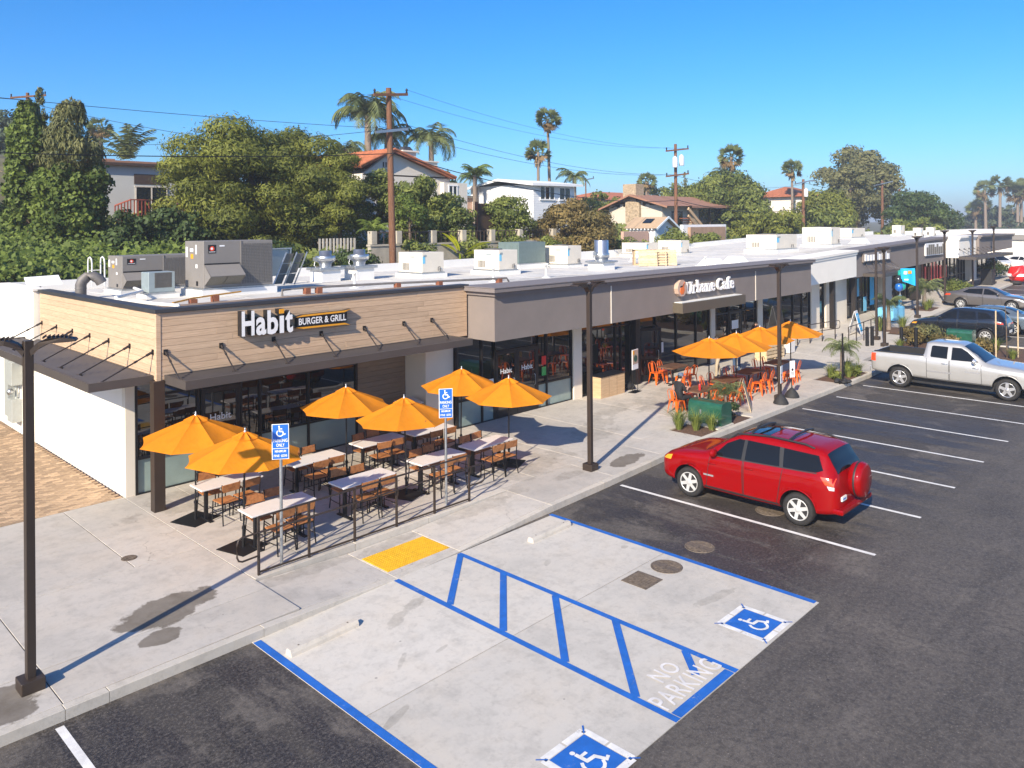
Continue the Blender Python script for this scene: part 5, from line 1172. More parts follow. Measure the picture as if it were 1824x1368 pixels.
def make_car(name, sp, loc, rz, label, cat, group=None, detail=True):
    e = empty(name, loc, rz); c = Car(sp); pm = sp['paint']; r = sp['r']; ax = sp['axles']; tw = sp.get('tw', .225)
    bo = c.body().build('body', pm, e, fix=True)
    cut = MB()
    for a in ax:
        for s in (-1, 1):
            n = 28; R_ = r+sp.get('gap', .055); ya, yb_ = s*(c.yb(a)-.36), s*(c.yb(a)+.2)
            P = [(a+R_*math.cos(t), r+.02+R_*math.sin(t)) for t in np.linspace(0, 2*math.pi, n+1)[:-1]]; cut.yprism(P, min(ya, yb_), max(ya, yb_))
    if 'bed' in sp: x0, x1, y_, z0 = sp['bed']; cut.box(x0, x1, -y_, y_, z0, 3.)
    boolean_cut(bo, cut, 'plastic_black')
    b = MB(); b.box(ax[1]-.2, ax[0]+.2, -c.yb(0)*.62, c.yb(0)*.62, .2, .42); b.build('underbody', 'plastic_black', e)
    for a in ax:
        for s in (-1, 1):
            t = MB(); R_ = r+sp.get('gap', .055)+.012; P_ = []
            for an in np.linspace(R(-8), R(188), 22):
                x_, z_ = a+R_*math.cos(an), r+.02+R_*math.sin(an)
                if z_ > c.zb(x_)+.03: P_.append((x_, s*(c.sideY(x_, z_)+.002), z_))
            if len(P_) > 4: t.tube(P_, .016, 5, False); t.build('arch_lip', sp.get('lip', pm), e, fix=False)
    for k, a in enumerate(ax):
        for s in (-1, 1): wheel(e, a, s*(c.yb(a)*.985-tw/2), r, tw, s, sp['spokes'], sp.get('rim', 'alloy'))
    for s in (-1, 1):
        for q in sp['windows']: c.flank(q, .007, s).build('side_window', 'car_glass', e, fix=False)
        for q in sp.get('pillars', ()): c.flank(q, .008, s).build('pillar_trim', 'plastic_black', e, fix=False)
        for q in sp['doors']:
            d = c.patch(q, .0045, s).build('door', pm, e, fix=False)
            for (p1, p2) in ((q[0], q[3]), (q[1], q[2]), (q[0], q[1])):
                t = MB(); t.tube([(x, s*(c.sideY(x, z)+.003), z) for x, z in [(p1[0]+(p2[0]-p1[0])*u, p1[1]+(p2[1]-p1[1])*u) for u in np.linspace(0, 1, 9)]], .009, 4, False); t.build('seam', 'plastic_black', d, fix=False)
            hx, hz = q[0][0]*.82+q[1][0]*.18, q[3][1]-.13; t = MB(); y_ = c.sideY(hx, hz)
            t.tube([(hx-.1, s*(y_+.0), hz), (hx-.08, s*(y_+.035), hz+.005), (hx+.08, s*(y_+.035), hz+.005), (hx+.1, s*(y_+.0), hz)], .016, 6); t.build('handle', sp.get('handle', pm), d, fix=False)
        mx, mz = sp['mirror']; y_ = c.sideY(mx, mz); t = MB(); t.sphere((mx, s*(y_+.14), mz+.07), .125, 12, 8, (.6, 1.1, .8)); t.bar((mx, s*y_, mz), (mx, s*(y_+.1), mz+.03), .05); t.build('mirror', sp.get('mirmat', pm), e, fix=False)
        for (q, mt, nm) in sp['lights']: c.flank(q, .009, s).build(nm, mt, e, fix=False)
        if 'sill' in sp: c.patch(sp['sill'], .006, s, 14, 3).build('sill_trim', 'plastic_black' if sp.get('sillmat') is None else sp['sillmat'], e, fix=False)
    c.top(*sp['screen'], .008).build('windscreen', 'car_glass', e, fix=False); c.top(*sp['rear'], .008).build('rear_window', 'car_glass', e, fix=False)
    if 'extras' in sp: sp['extras'](e, c)
    return tag(e, label, cat, group)
# --- red compact SUV with spare wheel on the tailgate
def rav_extras(e, c):
    for s in (-1, 1):
        P = [(x, s*(c.yr(x)-.07), c.topZ(x, c.yr(x)-.07)+h) for x, h in ((.35, .01), (.2, .055), (-.6, .06), (-1.4, .055), (-1.6, .01))]; b = MB(); b.tube(P, .022, 8); b.build('roof_rail', 'plastic_black', e)
    for x in (-.15, -1.05): b = MB(); w = c.yr(x)-.07; b.tube([(x, -w, c.ztop(x)+.045), (x, -w*.5, c.ztop(x)+.085), (x, w*.5, c.ztop(x)+.085), (x, w, c.ztop(x)+.045)], .026, 8); b.build('cross_bar', 'plastic_black', e)
    sp = empty('spare_wheel'); sp.parent = e; sp.location = (-2.2, -.08, .98); sp.rotation_euler = (0, R(-90), 0)
    b = MB(); b.lathe([(.33, -.05), (.37, .02), (.375, .14), (.35, .20), (.30, .225), (1e-4, .235)], 32); b.build('hard_cover', 'paint_red', sp, fix=False); b = MB(); b.lathe([(.375, .06), (.381, .08), (.375, .10)], 32); b.build('cover_seam', 'plastic_black', sp, fix=False)
    b = MB(); b.box(-2.27, -2.02, -.82, .82, .42, .52, .03); b.build('rear_bumper', 'paint_red', e); b = MB(); b.box(-2.2, -2.16, .42, .66, .66, .75); b.build('number_plate', 'plate_white', e); b = MB(); b.box(-2.204, -2.2, .47, .61, .69, .715); b.build('plate_digits', 'sign_blue', e)
    b = MB(); b.box(-2.15, -2.12, .36, .72, .80, .83); b.build('tailgate_chrome', 'chrome', e); b = MB(); b.box(2.13, 2.16, -.5, .5, .55, .68); b.build('grille', 'plastic_black', e)
    b = MB(); b.tube([(-1.98, .02, 1.16), (-2.03, .3, 1.2)], .012, 5); b.build('wiper', 'plastic_black', e, fix=False)
    b = MB(); b.box(-.45, -.12, -.2, .2, 1.68, 1.705) if 0 else None
    c.top(.1, -.5, .42, .42, .006).build('sun_roof', 'car_glass', e, fix=False)
    t = MB(); b2 = c.flank([(-1.32, 1.0), (-1.5, 1.0), (-1.5, .84), (-1.32, .84)], .005, 1).build('fuel_flap', 'paint_red', e, fix=False)
    c.flank([(.92, .66), (.66, .66), (.66, .62), (.92, .62)], .008, 1).build('badge', 'chrome', e, fix=False)
RAV = dict(x=(-2.17, 2.16), r=.345, axles=(1.33, -1.33), paint='paint_red', spokes=6, tw=.225,
    zb=[(-2.17, .45), (-2.05, .36), (-1.6, .30), (0, .26), (1.6, .28), (2.0, .32), (2.16, .42)],
    belt=[(-2.17, .85), (-2.05, 1.12), (-1.8, 1.165), (-.6, 1.13), (.6, 1.09), (.95, 1.06), (1.5, 1.0), (1.95, .88), (2.1, .80), (2.16, .72)],
    top=[(-2.17, .92), (-2.10, 1.2), (-1.98, 1.40), (-1.84, 1.60), (-1.6, 1.665), (-.6, 1.70), (.0, 1.675), (.25, 1.60), (.6, 1.38), (.98, 1.14), (1.2, 1.10), (1.6, 1.05), (1.95, .94), (2.1, .85), (2.16, .76)],
    half=[(-2.17, .72), (-2.08, .83), (-1.7, .90), (0, .907), (1.4, .90), (1.85, .86), (2.05, .79), (2.16, .66)],
    roof=[(-2.17, .64), (-2.0, .66), (-1.6, .66), (-.6, .66), (.1, .645), (.6, .70), (1., .76), (1.6, .74), (2.0, .62), (2.16, .5)],
    windows=[[(.68, 1.12), (-.02, 1.14), (-.02, 1.55), (.12, 1.55), (.42, 1.40)], [(-.10, 1.145), (-.92, 1.17), (-.86, 1.56), (-.10, 1.56)], [(-1.0, 1.175), (-1.72, 1.21), (-1.86, 1.27), (-1.72, 1.53), (-.96, 1.555)]],
    pillars=[[(-.02, 1.14), (-.10, 1.145), (-.10, 1.56), (-.02, 1.56)], [(.74, 1.10), (.66, 1.12), (.70, 1.17)], [(-.92, 1.17), (-1.0, 1.175), (-.96, 1.555), (-.86, 1.56)], [(.70, 1.095), (-1.74, 1.185), (-1.74, 1.205), (.70, 1.12)]],
    doors=[[(.86, .36), (-.06, .36), (-.06, 1.125), (.76, 1.06)], [(-.09, .36), (-.86, .36), (-1.0, 1.14), (-.09, 1.125)]],
    sill=[(.95, .30), (-.95, .30), (-.95, .385), (.95, .385)], mirror=(.62, 1.13), lights=[([(2.06, .78), (1.82, .80), (1.78, .92), (1.95, .88)], 'lamp_amber', 'head_lamp'), ([(-1.93, 1.0), (-2.09, .98), (-2.1, 1.13), (-1.82, 1.15)], 'lamp_red', 'tail_lamp'), ([(-2.0, .90), (-2.1, .90), (-2.1, .97), (-1.96, .985)], 'lamp_clear', 'reverse_lamp')],
    screen=(.92, .12, .70, .58), rear=(-1.86, -2.09, .58, .62), extras=rav_extras)
make_car('parked_suv', RAV, (17.22, 8.70, 0), R(90), 'shiny red SUV with covered spare wheel, parked nose to the kerb', 'car')
# --- silver pickup
def pick_extras(e, c):
    b = MB(); b.box(-2.98, -2.78, -.9, .9, .52, .72, .03); b.build('rear_bumper', 'chrome', e); b = MB(); b.box(2.62, 2.84, -.9, .9, .5, .72, .04); b.build('front_bumper', 'chrome', e)
    b = MB(); b.box(-2.74, -.98, -.80, .80, .64, .665); b.build('bed_floor', 'plastic_black', e)
    for s in (-1, 1): b = MB(); b.box(-2.8, -.98, s*.86-.07, s*.86+.07, 1.325, 1.345); b.build('bed_rail', 'plastic_black', e)
    b = MB(); b.box(-1.0, -.96, -.80, .80, 1.345, 1.37); b.build('bulkhead_rail', 'chrome', e)
    b = MB(); b.box(2.72, 2.75, -.6, .6, .74, .98); b.build('grille', 'chrome', e)
    for s in (-1, 1): c.flank([(.55, .76), (-.35, .78), (-.35, .73), (.55, .71)] if 0 else [(.0, .80), (-.85, .80), (-.85, .745), (.0, .745)], .012, s).build('side_moulding', 'chrome', e, fix=False); c.flank([(.95, .92), (.45, .92), (.45, .87), (.95, .87)], .008, s).build('badge', 'chrome', e, fix=False)
PK = dict(x=(-2.90, 2.78), r=.395, axles=(1.80, -1.845), paint='paint_silver', spokes=5, tw=.27, gap=.085, handle='chrome', mirmat='chrome', rim='chrome',
    zb=[(-2.9, .55), (-2.6, .50), (0, .42), (2.4, .42), (2.78, .55)],
    belt=[(-2.9, 1.20), (-2.8, 1.26), (-1.1, 1.26), (-.95, 1.24), (.4, 1.20), (.9, 1.16), (1.3, 1.12), (2.3, 1.04), (2.65, .98), (2.78, .85)],
    top=[(-2.9, 1.28), (-2.8, 1.325), (-1.0, 1.325), (-.99, 1.33), (-.965, 1.75), (-.9, 1.83), (-.7, 1.865), (.1, 1.865), (.35, 1.80), (.75, 1.55), (1.15, 1.27), (1.3, 1.24), (2.2, 1.16), (2.6, 1.06), (2.78, .92)],
    half=[(-2.9, .95), (-2.7, .985), (0, .99), (1.6, .99), (2.4, .95), (2.65, .88), (2.78, .75)],
    roof=[(-2.9, .90), (-1.0, .93), (-.96, .72), (.2, .71), (.7, .77), (1.2, .84), (2.2, .84), (2.6, .78), (2.78, .66)],
    windows=[[(.88, 1.27), (-.02, 1.27), (-.02, 1.72), (.28, 1.72), (.5, 1.6)], [(-.16, 1.29), (-.72, 1.31), (-.74, 1.36), (-.72, 1.70), (-.66, 1.73), (-.16, 1.72)]],
    doors=[[(1.0, .50), (-.06, .50), (-.06, 1.235), (.98, 1.19)], [(-.09, .50), (-.86, .50), (-.86, 1.25), (-.09, 1.235)]],
    mirror=(.78, 1.24), lights=[([(-2.72, .95), (-2.9, .95), (-2.9, 1.24), (-2.72, 1.26)], 'lamp_red', 'tail_lamp'), ([(2.74, .80), (2.5, .82), (2.5, .98), (2.68, .96)], 'lamp_amber', 'head_lamp')],
    screen=(1.1, .36, .80, .62), rear=(-.968, -.985, .60, .62), bed=(-2.78, -1.03, .80, .62), extras=pick_extras)
make_car('pickup_truck', PK, (33.66, 8.74, 0), R(-90), 'silver extended-cab pickup truck backed up to the kerb', 'pickup')
# --- further cars
def plain_extras(e, c):
    b = MB(); b.box(c.x0-.01, c.x0+.03, -.26, .26, .55, .68); b.build('number_plate', 'plate_white', e); b = MB(); b.box(c.x1-.05, c.x1+.01, -.5, .5, .42, .62); b.build('grille', 'plastic_black', e)
CX = dict(x=(-2.26, 2.26), r=.36, axles=(1.36, -1.34), paint='paint_black', spokes=10, tw=.225, extras=plain_extras,
    zb=[(-2.26, .45), (-2.0, .34), (0, .25), (1.8, .27), (2.26, .42)],
    belt=[(-2.26, .88), (-2.1, 1.10), (-1.6, 1.17), (0, 1.09), (.9, 1.04), (1.6, .97), (2.05, .82), (2.26, .62)],
    top=[(-2.26, .95), (-2.15, 1.16), (-1.95, 1.42), (-1.78, 1.58), (-1.3, 1.645), (-.3, 1.68), (.15, 1.62), (.6, 1.38), (1.02, 1.12), (1.5, 1.03), (2.05, .88), (2.26, .68)],
    half=[(-2.26, .72), (-2.1, .84), (-1.6, .91), (0, .92), (1.5, .91), (2.0, .82), (2.26, .6)], roof=[(-2.26, .6), (-1.9, .62), (-.4, .64), (.15, .63), (.7, .71), (1.1, .77), (1.8, .72), (2.26, .5)],
    windows=[[(.72, 1.12), (-.05, 1.13), (-.05, 1.54), (.1, 1.53), (.45, 1.38)], [(-.15, 1.135), (-.95, 1.17), (-.88, 1.53), (-.15, 1.55)], [(-1.03, 1.18), (-1.7, 1.26), (-1.35, 1.50), (-.98, 1.52)]],
    doors=[[(.9, .34), (-.08, .34), (-.08, 1.10), (.8, 1.03)], [(-.11, .34), (-.85, .34), (-1.02, 1.14), (-.11, 1.10)]], mirror=(.66, 1.12),
    lights=[([(2.1, .74), (1.85, .76), (1.78, .84), (2.0, .82)], 'lamp_amber', 'head_lamp'), ([(-1.85, 1.0), (-2.2, .98), (-2.2, 1.06), (-1.75, 1.10)], 'lamp_red', 'tail_lamp')],
    sill=[(.9, .27), (-.9, .27), (-.9, .36), (.9, .36)], screen=(.95, .22, .68, .56), rear=(-1.8, -2.1, .54, .6))
make_car('parked_suv', CX, (45.18, 11.66, zg(45.2)), R(90), 'black SUV parked beyond the planting island', 'car')
def sedan(paint): return dict(x=(-2.42, 2.42), r=.34, axles=(1.42, -1.40), paint=paint, spokes=10, tw=.22, extras=plain_extras,
    zb=[(-2.42, .42), (-2.1, .32), (0, .22), (1.9, .24), (2.42, .36)],
    belt=[(-2.42, .80), (-2.25, .98), (-1.6, 1.02), (0, .96), (.9, .92), (1.7, .84), (2.2, .70), (2.42, .52)],
    top=[(-2.42, .86), (-2.3, 1.04), (-1.9, 1.12), (-1.65, 1.18), (-1.1, 1.37), (-.5, 1.44), (.0, 1.44), (.3, 1.38), (.75, 1.17), (1.1, 1.0), (1.7, .92), (2.2, .76), (2.42, .58)],
    half=[(-2.42, .68), (-2.2, .82), (-1.5, .91), (0, .92), (1.5, .91), (2.1, .80), (2.42, .55)], roof=[(-2.42, .6), (-1.9, .68), (-1.4, .60), (-.4, .58), (.2, .58), (.7, .66), (1.1, .76), (1.9, .70), (2.42, .45)],
    windows=[[(.78, 1.0), (-.1, 1.0), (-.1, 1.34), (.12, 1.33), (.42, 1.2)], [(-.18, 1.01), (-.98, 1.05), (-1.3, 1.10), (-.98, 1.30), (-.18, 1.35)]],
    doors=[[(.95, .32), (-.12, .32), (-.12, .975), (.85, .92)], [(-.15, .32), (-.9, .32), (-1.05, 1.01), (-.15, .975)]], mirror=(.72, .99),
    lights=[([(2.25, .62), (1.95, .64), (1.88, .73), (2.12, .70)], 'lamp_clear', 'head_lamp'), ([(-2.0, .88), (-2.36, .84), (-2.36, .96), (-1.98, .98)], 'lamp_red', 'tail_lamp')],
    sill=[(.95, .24), (-.9, .24), (-.9, .30), (.95, .30)], screen=(1.05, .33, .70, .52), rear=(-1.0, -1.72, .50, .60))
make_car('parked_sedan', sedan('paint_bluegrey'), (48.3, 11.2, zg(48.3)), R(90), 'blue-grey sedan mostly hidden behind the black SUV', 'car')
make_car('parked_sedan', sedan('paint_greybrown'), (57.2, 13.1, zg(57.2)), R(-90), 'metallic grey sedan parked tail to the far kerb', 'car')
WS = dict(CX); WS['paint'] = 'paint_white'
make_car('parked_suv', WS, (88.0, 19.5, zg(88)+.02), R(-120), 'white SUV by the white end building, left of the two', 'car'); make_car('parked_sedan', sedan('paint_white'), (93, 18.0, zg(93)+.02), R(-120), 'white sedan by the white end building, right of the two', 'car')

# ---------------------------------------------------------------- people
def skin_body(name, joints, edges, mat, parent, sub=2):
    """one continuous surface grown round a skeleton: joints {key: (x,y,z,r)}"""
    ks = list(joints); me = bpy.data.meshes.new(name); me.from_pydata([joints[k][:3] for k in ks], [(ks.index(a), ks.index(b)) for a, b in edges], []); o = put(name, me, parent)
    sm = o.modifiers.new('s', 'SKIN'); sm.use_smooth_shade = True
    for v, k in zip(me.skin_vertices[0].data, ks):
        r = joints[k][3]; v.radius = (r, r) if not isinstance(r, tuple) else r
    me.skin_vertices[0].data[0].use_root = True
    sd_ = o.modifiers.new('d', 'SUBSURF'); sd_.levels = sd_.render_levels = sub
    dg = bpy.context.evaluated_depsgraph_get(); nm = bpy.data.meshes.new_from_object(o.evaluated_get(dg)); o.modifiers.clear(); o.data = nm
    nm.materials.clear(); nm.materials.append(MATS[mat]); return o
def paint_zones(o, fn, mats):
    """give the faces of one continuous body the cloth or skin each zone wears"""
    me = o.data; me.materials.clear()
    for m in mats: me.materials.append(MATS[m])
    for p in me.polygons: p.material_index = fn(p.center)
def hand(J, E, wrist, key, d, up):
    d, up = Vector(d).normalized(), Vector(up).normalized(); sd_ = d.cross(up); w = Vector(J[wrist][:3]); p = w+d*.07
    J[key+'p'] = (*p, .026); E.append((wrist, key+'p'))
    for i, (o, l) in enumerate(((-.028, .075), (-.010, .088), (.010, .082), (.027, .062))):
        a = p+sd_*o+d*.03; b_ = a+d*l*.55-up*.008; c_ = b_+d*l*.35-up*.03
        J[key+'a%d' % i] = (*a, .0095); J[key+'b%d' % i] = (*b_, .0085); J[key+'c%d' % i] = (*c_, .007); E += [(key+'p', key+'a%d' % i), (key+'a%d' % i, key+'b%d' % i), (key+'b%d' % i, key+'c%d' % i)]
    t = w+d*.03-sd_*.04; t2 = t+d*.04-sd_*.015-up*.01; J[key+'t'] = (*t, .011); J[key+'u'] = (*t2, .009); E += [(key+'p', key+'t'), (key+'t', key+'u')]
def face(parent, c, fwd, s=1.):
    fwd = Vector(fwd).normalized(); side = Vector((-fwd.y, fwd.x, 0)).normalized(); c = Vector(c)
    for q in (-1, 1):
        b = MB(); p = c+fwd*.088*s+side*q*.033*s+Vector((0, 0, .005)); b.sphere(p, .011*s, 8, 6); b.build('eye', 'hair_dark', parent, fix=False)
        b = MB(); b.sphere(c+side*q*.078*s, .024*s, 8, 6, (1, .6, 1.4)); b.build('ear', 'skin', parent, fix=False)
    b = MB(); b.sphere(c+fwd*.098*s-Vector((0, 0, .025*s)), .016*s, 8, 6, (1.1, 1, 1.5)); b.build('nose', 'skin', parent, fix=False); b = MB(); b.sphere(c+fwd*.086*s-Vector((0, 0, .06*s)), .016*s, 8, 6, (1, 1.6, .4)); b.build('mouth', 'lamp_red', parent, fix=False)
# seated figure (faces local +x), seat at 0.46
def seated(loc, rz, label):
    e = empty('person', loc, rz); J = dict(pel=(0, 0, .55, .135)); E = []
    J.update(wai=(.0, 0, .72, .125), che=(.03, 0, .93, .15), nek=(.07, 0, 1.08, .06), nk2=(.10, 0, 1.13, .05), hea=(.13, 0, 1.22, .085), hat=(.145, 0, 1.30, .07))
    E += [('pel', 'wai'), ('wai', 'che'), ('che', 'nek'), ('nek', 'nk2'), ('nk2', 'hea'), ('hea', 'hat')]
    for s, k in ((-1, 'r'), (1, 'l')):
        J[k+'h'] = (.08, s*.09, .53, .095); J[k+'k'] = (.46, s*.12, .53, .068); J[k+'c'] = (.46, s*.12, .30, .058); J[k+'an'] = (.44, s*.12, .08, .042); J[k+'to'] = (.58, s*.13, .045, .036)
        E += [('pel', k+'h'), (k+'h', k+'k'), (k+'k', k+'c'), (k+'c', k+'an'), (k+'an', k+'to')]
        J[k+'s'] = (.04, s*.17, 1.0, .06); J[k+'e'] = (.14, s*.23, .76, .046); J[k+'w'] = (.36, s*.10, .83, .031)
        E += [('che', k+'s'), (k+'s', k+'e'), (k+'e', k+'w')]; hand(J, E, k+'w', k+'H', (.9, -s*.35, .15), (0, 0, 1))
    o = skin_body('body', J, E, 'skin', e)
    def zone(c):
        if c.z > 1.09: return 0
        if c.x > .52 and c.z < .12: return 3
        if c.z < .62 and not (abs(c.y) > .17 and c.z > .7): return 2
        if c.x > .17 and c.z > .7: return 0
        return 1
    paint_zones(o, zone, ['skin', 'cloth_black', 'cloth_black', 'shoe'])
    face(e, (.13, 0, 1.22), (1, 0, -.25))
    b = MB(); b.lathe([(.10, 1.25), (.098, 1.30), (.075, 1.345), (1e-4, 1.36)], 14, .135, 0); b.build('cap', 'cap_blue', e, fix=False); b = MB(); b.add([(.2, -.07, 1.262), (.31, -.05, 1.235), (.33, 0, 1.235), (.31, .05, 1.235), (.2, .07, 1.262), (.2, 0, 1.275)], [(0,1,2,5),(5,2,3,4)]); b.build('cap_peak', 'cap_blue', e, fix=False)
    b = MB(); b.sphere((.085, 0, 1.225), .09, 10, 8, (.8, .98, .8)); b.build('hair', 'hair_dark', e, fix=False)
    return tag(e, label, 'person')
seated((22.68, 14.3, .15), R(-12), 'person in black with a cap, sitting at the leftmost cafe table')
def standing(loc, rz, label, top, bottom, lean=0., stride=.0, hood=False, hair='hair_dark'):
    e = empty('person', loc, rz); J = dict(pel=(0, 0, .93, .13)); E = []; L_ = lean
    J.update(wai=(.06*L_, 0, 1.08, .12), che=(.22*L_, 0, 1.30, .15), nek=(.34*L_, 0, 1.46, .06), nk2=(.38*L_, 0, 1.52, .052), hea=(.46*L_+.01, 0, 1.60-.04*L_, .085), hat=(.5*L_+.01, 0, 1.68-.06*L_, .07))
    E += [('pel', 'wai'), ('wai', 'che'), ('che', 'nek'), ('nek', 'nk2'), ('nk2', 'hea'), ('hea', 'hat')]
    for s, k in ((-1, 'r'), (1, 'l')):
        st = stride*s
        J[k+'h'] = (.02*st, s*.09, .86, .095); J[k+'k'] = (.55*st+.03, s*.10, .49, .066); J[k+'c'] = (.8*st-.01, s*.10, .28, .056); J[k+'an'] = (st-.02, s*.10, .08, .042); J[k+'to'] = (st+.12, s*.12, .04, .036)
        E += [('pel', k+'h'), (k+'h', k+'k'), (k+'k', k+'c'), (k+'c', k+'an'), (k+'an', k+'to')]
        J[k+'s'] = (.24*L_, s*.18, 1.38, .062); J[k+'e'] = (.22*L_-.02, s*.25, 1.10, .048); J[k+'w'] = (.24*L_+.2, s*.17, .98, .032); E += [('che', k+'s'), (k+'s', k+'e'), (k+'e', k+'w')]; hand(J, E, k+'w', k+'H', (.8, -s*.2, -.4), (0, 0, 1))
    o = skin_body('body', J, E, 'skin', e)
    def zone(c):
        if c.z > 1.47: return 0
        if c.z < .09: return 3
        if c.x > .24*L_+.19 and .85 < c.z < 1.1 and abs(c.y) > .08: return 0
        return 2 if c.z < .95 else 1
    paint_zones(o, zone, ['skin', top, bottom, 'shoe']); h = J['hea']
    face(e, h[:3], (1, 0, -.1*L_)); b = MB(); b.sphere((h[0]-.025, 0, h[2]+.035), .1, 12, 8, (1, .95, .85)); b.build('hair', hair, e, fix=False)
    if hood: b = MB(); b.sphere((h[0]-.11, 0, h[2]-.16), .1, 10, 8, (.8, 1.3, .7)); b.build('hood', top, e, fix=False)
    return tag(e, label, 'person')
standing((29.1, 16.45, .15), R(150), 'person in khaki trousers walking behind the first cafe umbrella', 'cloth_navy', 'cloth_khaki', .1, .16)
standing((30.4, 16.3, .15), R(35), 'person in jeans and dark hooded top between the cafe umbrellas', 'cloth_navy', 'cloth_denim', .05, .03, True)
standing((35.0, 17.7, .15), R(200), 'person in dark jacket bending at the shop door behind the umbrellas', 'cloth_navy', 'cloth_black', .9, .05)
e = empty('water_bottle', (23.3, 13.85, .15+.757)); b = MB(); b.lathe([(.035, 0), (.037, .02), (.037, .17), (.025, .2), (.02, .21)], 12); b.build('flask', 'red_plastic', e, fix=False); b = MB(); b.lathe([(.022, .21), (.022, .25), (1e-4, .255)], 10); b.build('cap', 'black_metal', e, fix=False); tag(e, 'red drinking bottle on the table of the person in black', 'bottle')
e = empty('backpack', (24.75, 17.75, .15)); b = MB(); b.sphere((0, 0, .13), .2, 12, 8, (1.2, .8, .65)); b.build('bag', 'cloth_black', e, fix=False); b = MB(); b.sphere((.08, -.12, .1), .1, 10, 6, (1.2, .6, .8)); b.build('pocket', 'black_rubber', e, fix=False); b = MB(); b.tube([(-.1, 0, .22), (-.05, -.03, .29), (.05, -.03, .29), (.1, 0, .22)], .012, 6); b.build('strap', 'black_rubber', e, fix=False); tag(e, 'dark bag on the ground beside the poster stand', 'bag')
# ---------------------------------------------------------------- plant on the roof
RZ = 4.33
def roofbox(name, x0, x1, y0, y1, z0, z1, mat, label, cat, curb=True, grp=None):
    e = empty(name, (x0, y0, z0)); b = MB(); b.box(0, x1-x0, 0, y1-y0, .0, z1-z0, .012); b.build('casing', mat, e)
    if curb:
        b = MB(); b.box(-.1, x1-x0+.1, -.1, y1-y0+.1, RZ-z0-.02, -.06); b.build('curb', 'membrane_white', e); b = MB(); b.box(-.03, x1-x0+.03, -.03, y1-y0+.03, -.058, -.003); b.build('base_rail', 'galvanised', e)
    return tag(e, label, cat, grp)
def stick(e, x0, x1, z0, z1, y, mat, name='label_plate'): b = MB(); b.box(x0, x1, y-.006, y, z0, z1); return b.build(name, mat, e)
def stickx(e, y0, y1, z0, z1, mat, name='label_plate', x=0): b = MB(); b.box(x-.006, x, y0, y1, z0, z1); return b.build(name, mat, e)
def big_rtu(x0, x1, y0, y1, z0, z1, label):
    e = roofbox('rooftop_unit', x0, x1, y0, y1, z0, z1, 'rtu_grey', label, 'air conditioner', grp='grey rooftop units'); w, d, h = x1-x0, y1-y0, z1-z0; s = h/1.45
    b = MB(); n = 12; gx0, gx1 = w*.53, w-.05
    for k in range(n): b.box(gx0+(gx1-gx0)*k/n+.012, gx0+(gx1-gx0)*(k+1)/n-.012, -.012, 0, .08, h-.1)
    b.build('coil_guard', 'rtu_grille', e, fix=False)
    for k in range(26): b = MB(); zz_ = .1+(h-.24)*k/25; b.box(gx0, gx1, -.018, -.012, zz_, zz_+.012); b.build('grille_bar', 'rtu_grey', e)
    b = MB(); b.box(gx0-.03, gx0, -.02, 0, 0, h); b.build('corner_post', 'rtu_grey', e)
    # intake hood with filters
    hx0, hx1 = .02, w*.5; zt_, zb_ = h*.50, h*.06
    b = MB(); P = [(0, zt_), (-.42*s, h*.27), (-.42*s, h*.25), (-.02, zb_), (0, zb_)]; b.xprism([(y, z) for y, z in P], hx0, hx0+.012); b.xprism([(y, z) for y, z in P], hx1-.012, hx1); b.add([(hx0, -.002, zt_), (hx1, -.002, zt_), (hx1, -.42*s, h*.27), (hx0, -.42*s, h*.27), (hx0, -.002, zt_-.014), (hx1, -.002, zt_-.014), (hx1, -.42*s, h*.256), (hx0, -.42*s, h*.256)], [(0,1,2,3),(7,6,5,4),(2,1,5,6),(0,3,7,4),(3,2,6,7)]); hd = b.build('intake_hood', 'rtu_grey', e)
    for (a, c) in ((hx0+.02, (hx0+hx1)/2-.01), ((hx0+hx1)/2+.01, hx1-.02)): b = MB(); b.add([(a, -.40*s, h*.25), (c, -.40*s, h*.25), (c, -.03, zb_+.01), (a, -.03, zb_+.01)], [(0,1,2,3)]); b.build('filter', 'filter_mesh', hd, fix=False)
    b = MB(); b.box(hx0, hx1, -.02, 0, zt_+.005, zt_+.035); b.build('hinge_bar', 'black_metal', e)
    q = stick(e, w*.06, w*.17, h*.74, h*.92, 0, 'letter_black', 'maker_plate'); b = MB(); cx_, cz_ = w*.115, h*.84
    b.poly([(cx_+.075*s*math.cos(t), -.009, cz_+.075*s*math.sin(t)) for t in np.linspace(0, 6.283, 17)[:-1]]); b.build('round_emblem', 'lamp_red', e, fix=False)
    b = MB(); b.poly([(cx_+.04*s*math.cos(t)-.01, -.012, cz_+.04*s*math.sin(t)) for t in np.linspace(0, 6.283, 13)[:-1]]); b.build('emblem_centre', 'sign_white', e, fix=False); stick(e, w*.07, w*.16, h*.765, h*.775, -.007, 'sign_white')
    stick(e, w*.22, w*.29, h*.88, h*.91, 0, 'sign_white')
    stickx(e, d*.85, d*.95, h*.65, h*.87, 'sign_white'); stickx(e, d*.55, d*.72, h*.77, h*.84, 'sign_white'); stickx(e, d*.55, d*.68, h*.62, h*.72, 'letter_yellow'); stickx(e, d*.36, d*.43, h*.72, h*.92, 'sign_white'); stickx(e, d*.33, d*.42, h*.42, h*.5, 'sign_white'); stickx(e, d*.3, d*.4, h*.04, h*.14, 'black_metal')
    return e
big_rtu(10.83, 13.15, 23.65, 24.97, 4.6, 6.05, 'large grey rooftop air conditioner with intake hood, nearer of the two')
big_rtu(9.58, 12.1, 26.82, 28.08, 4.5, 5.56, 'grey rooftop air conditioner behind the nearer large one, further left')
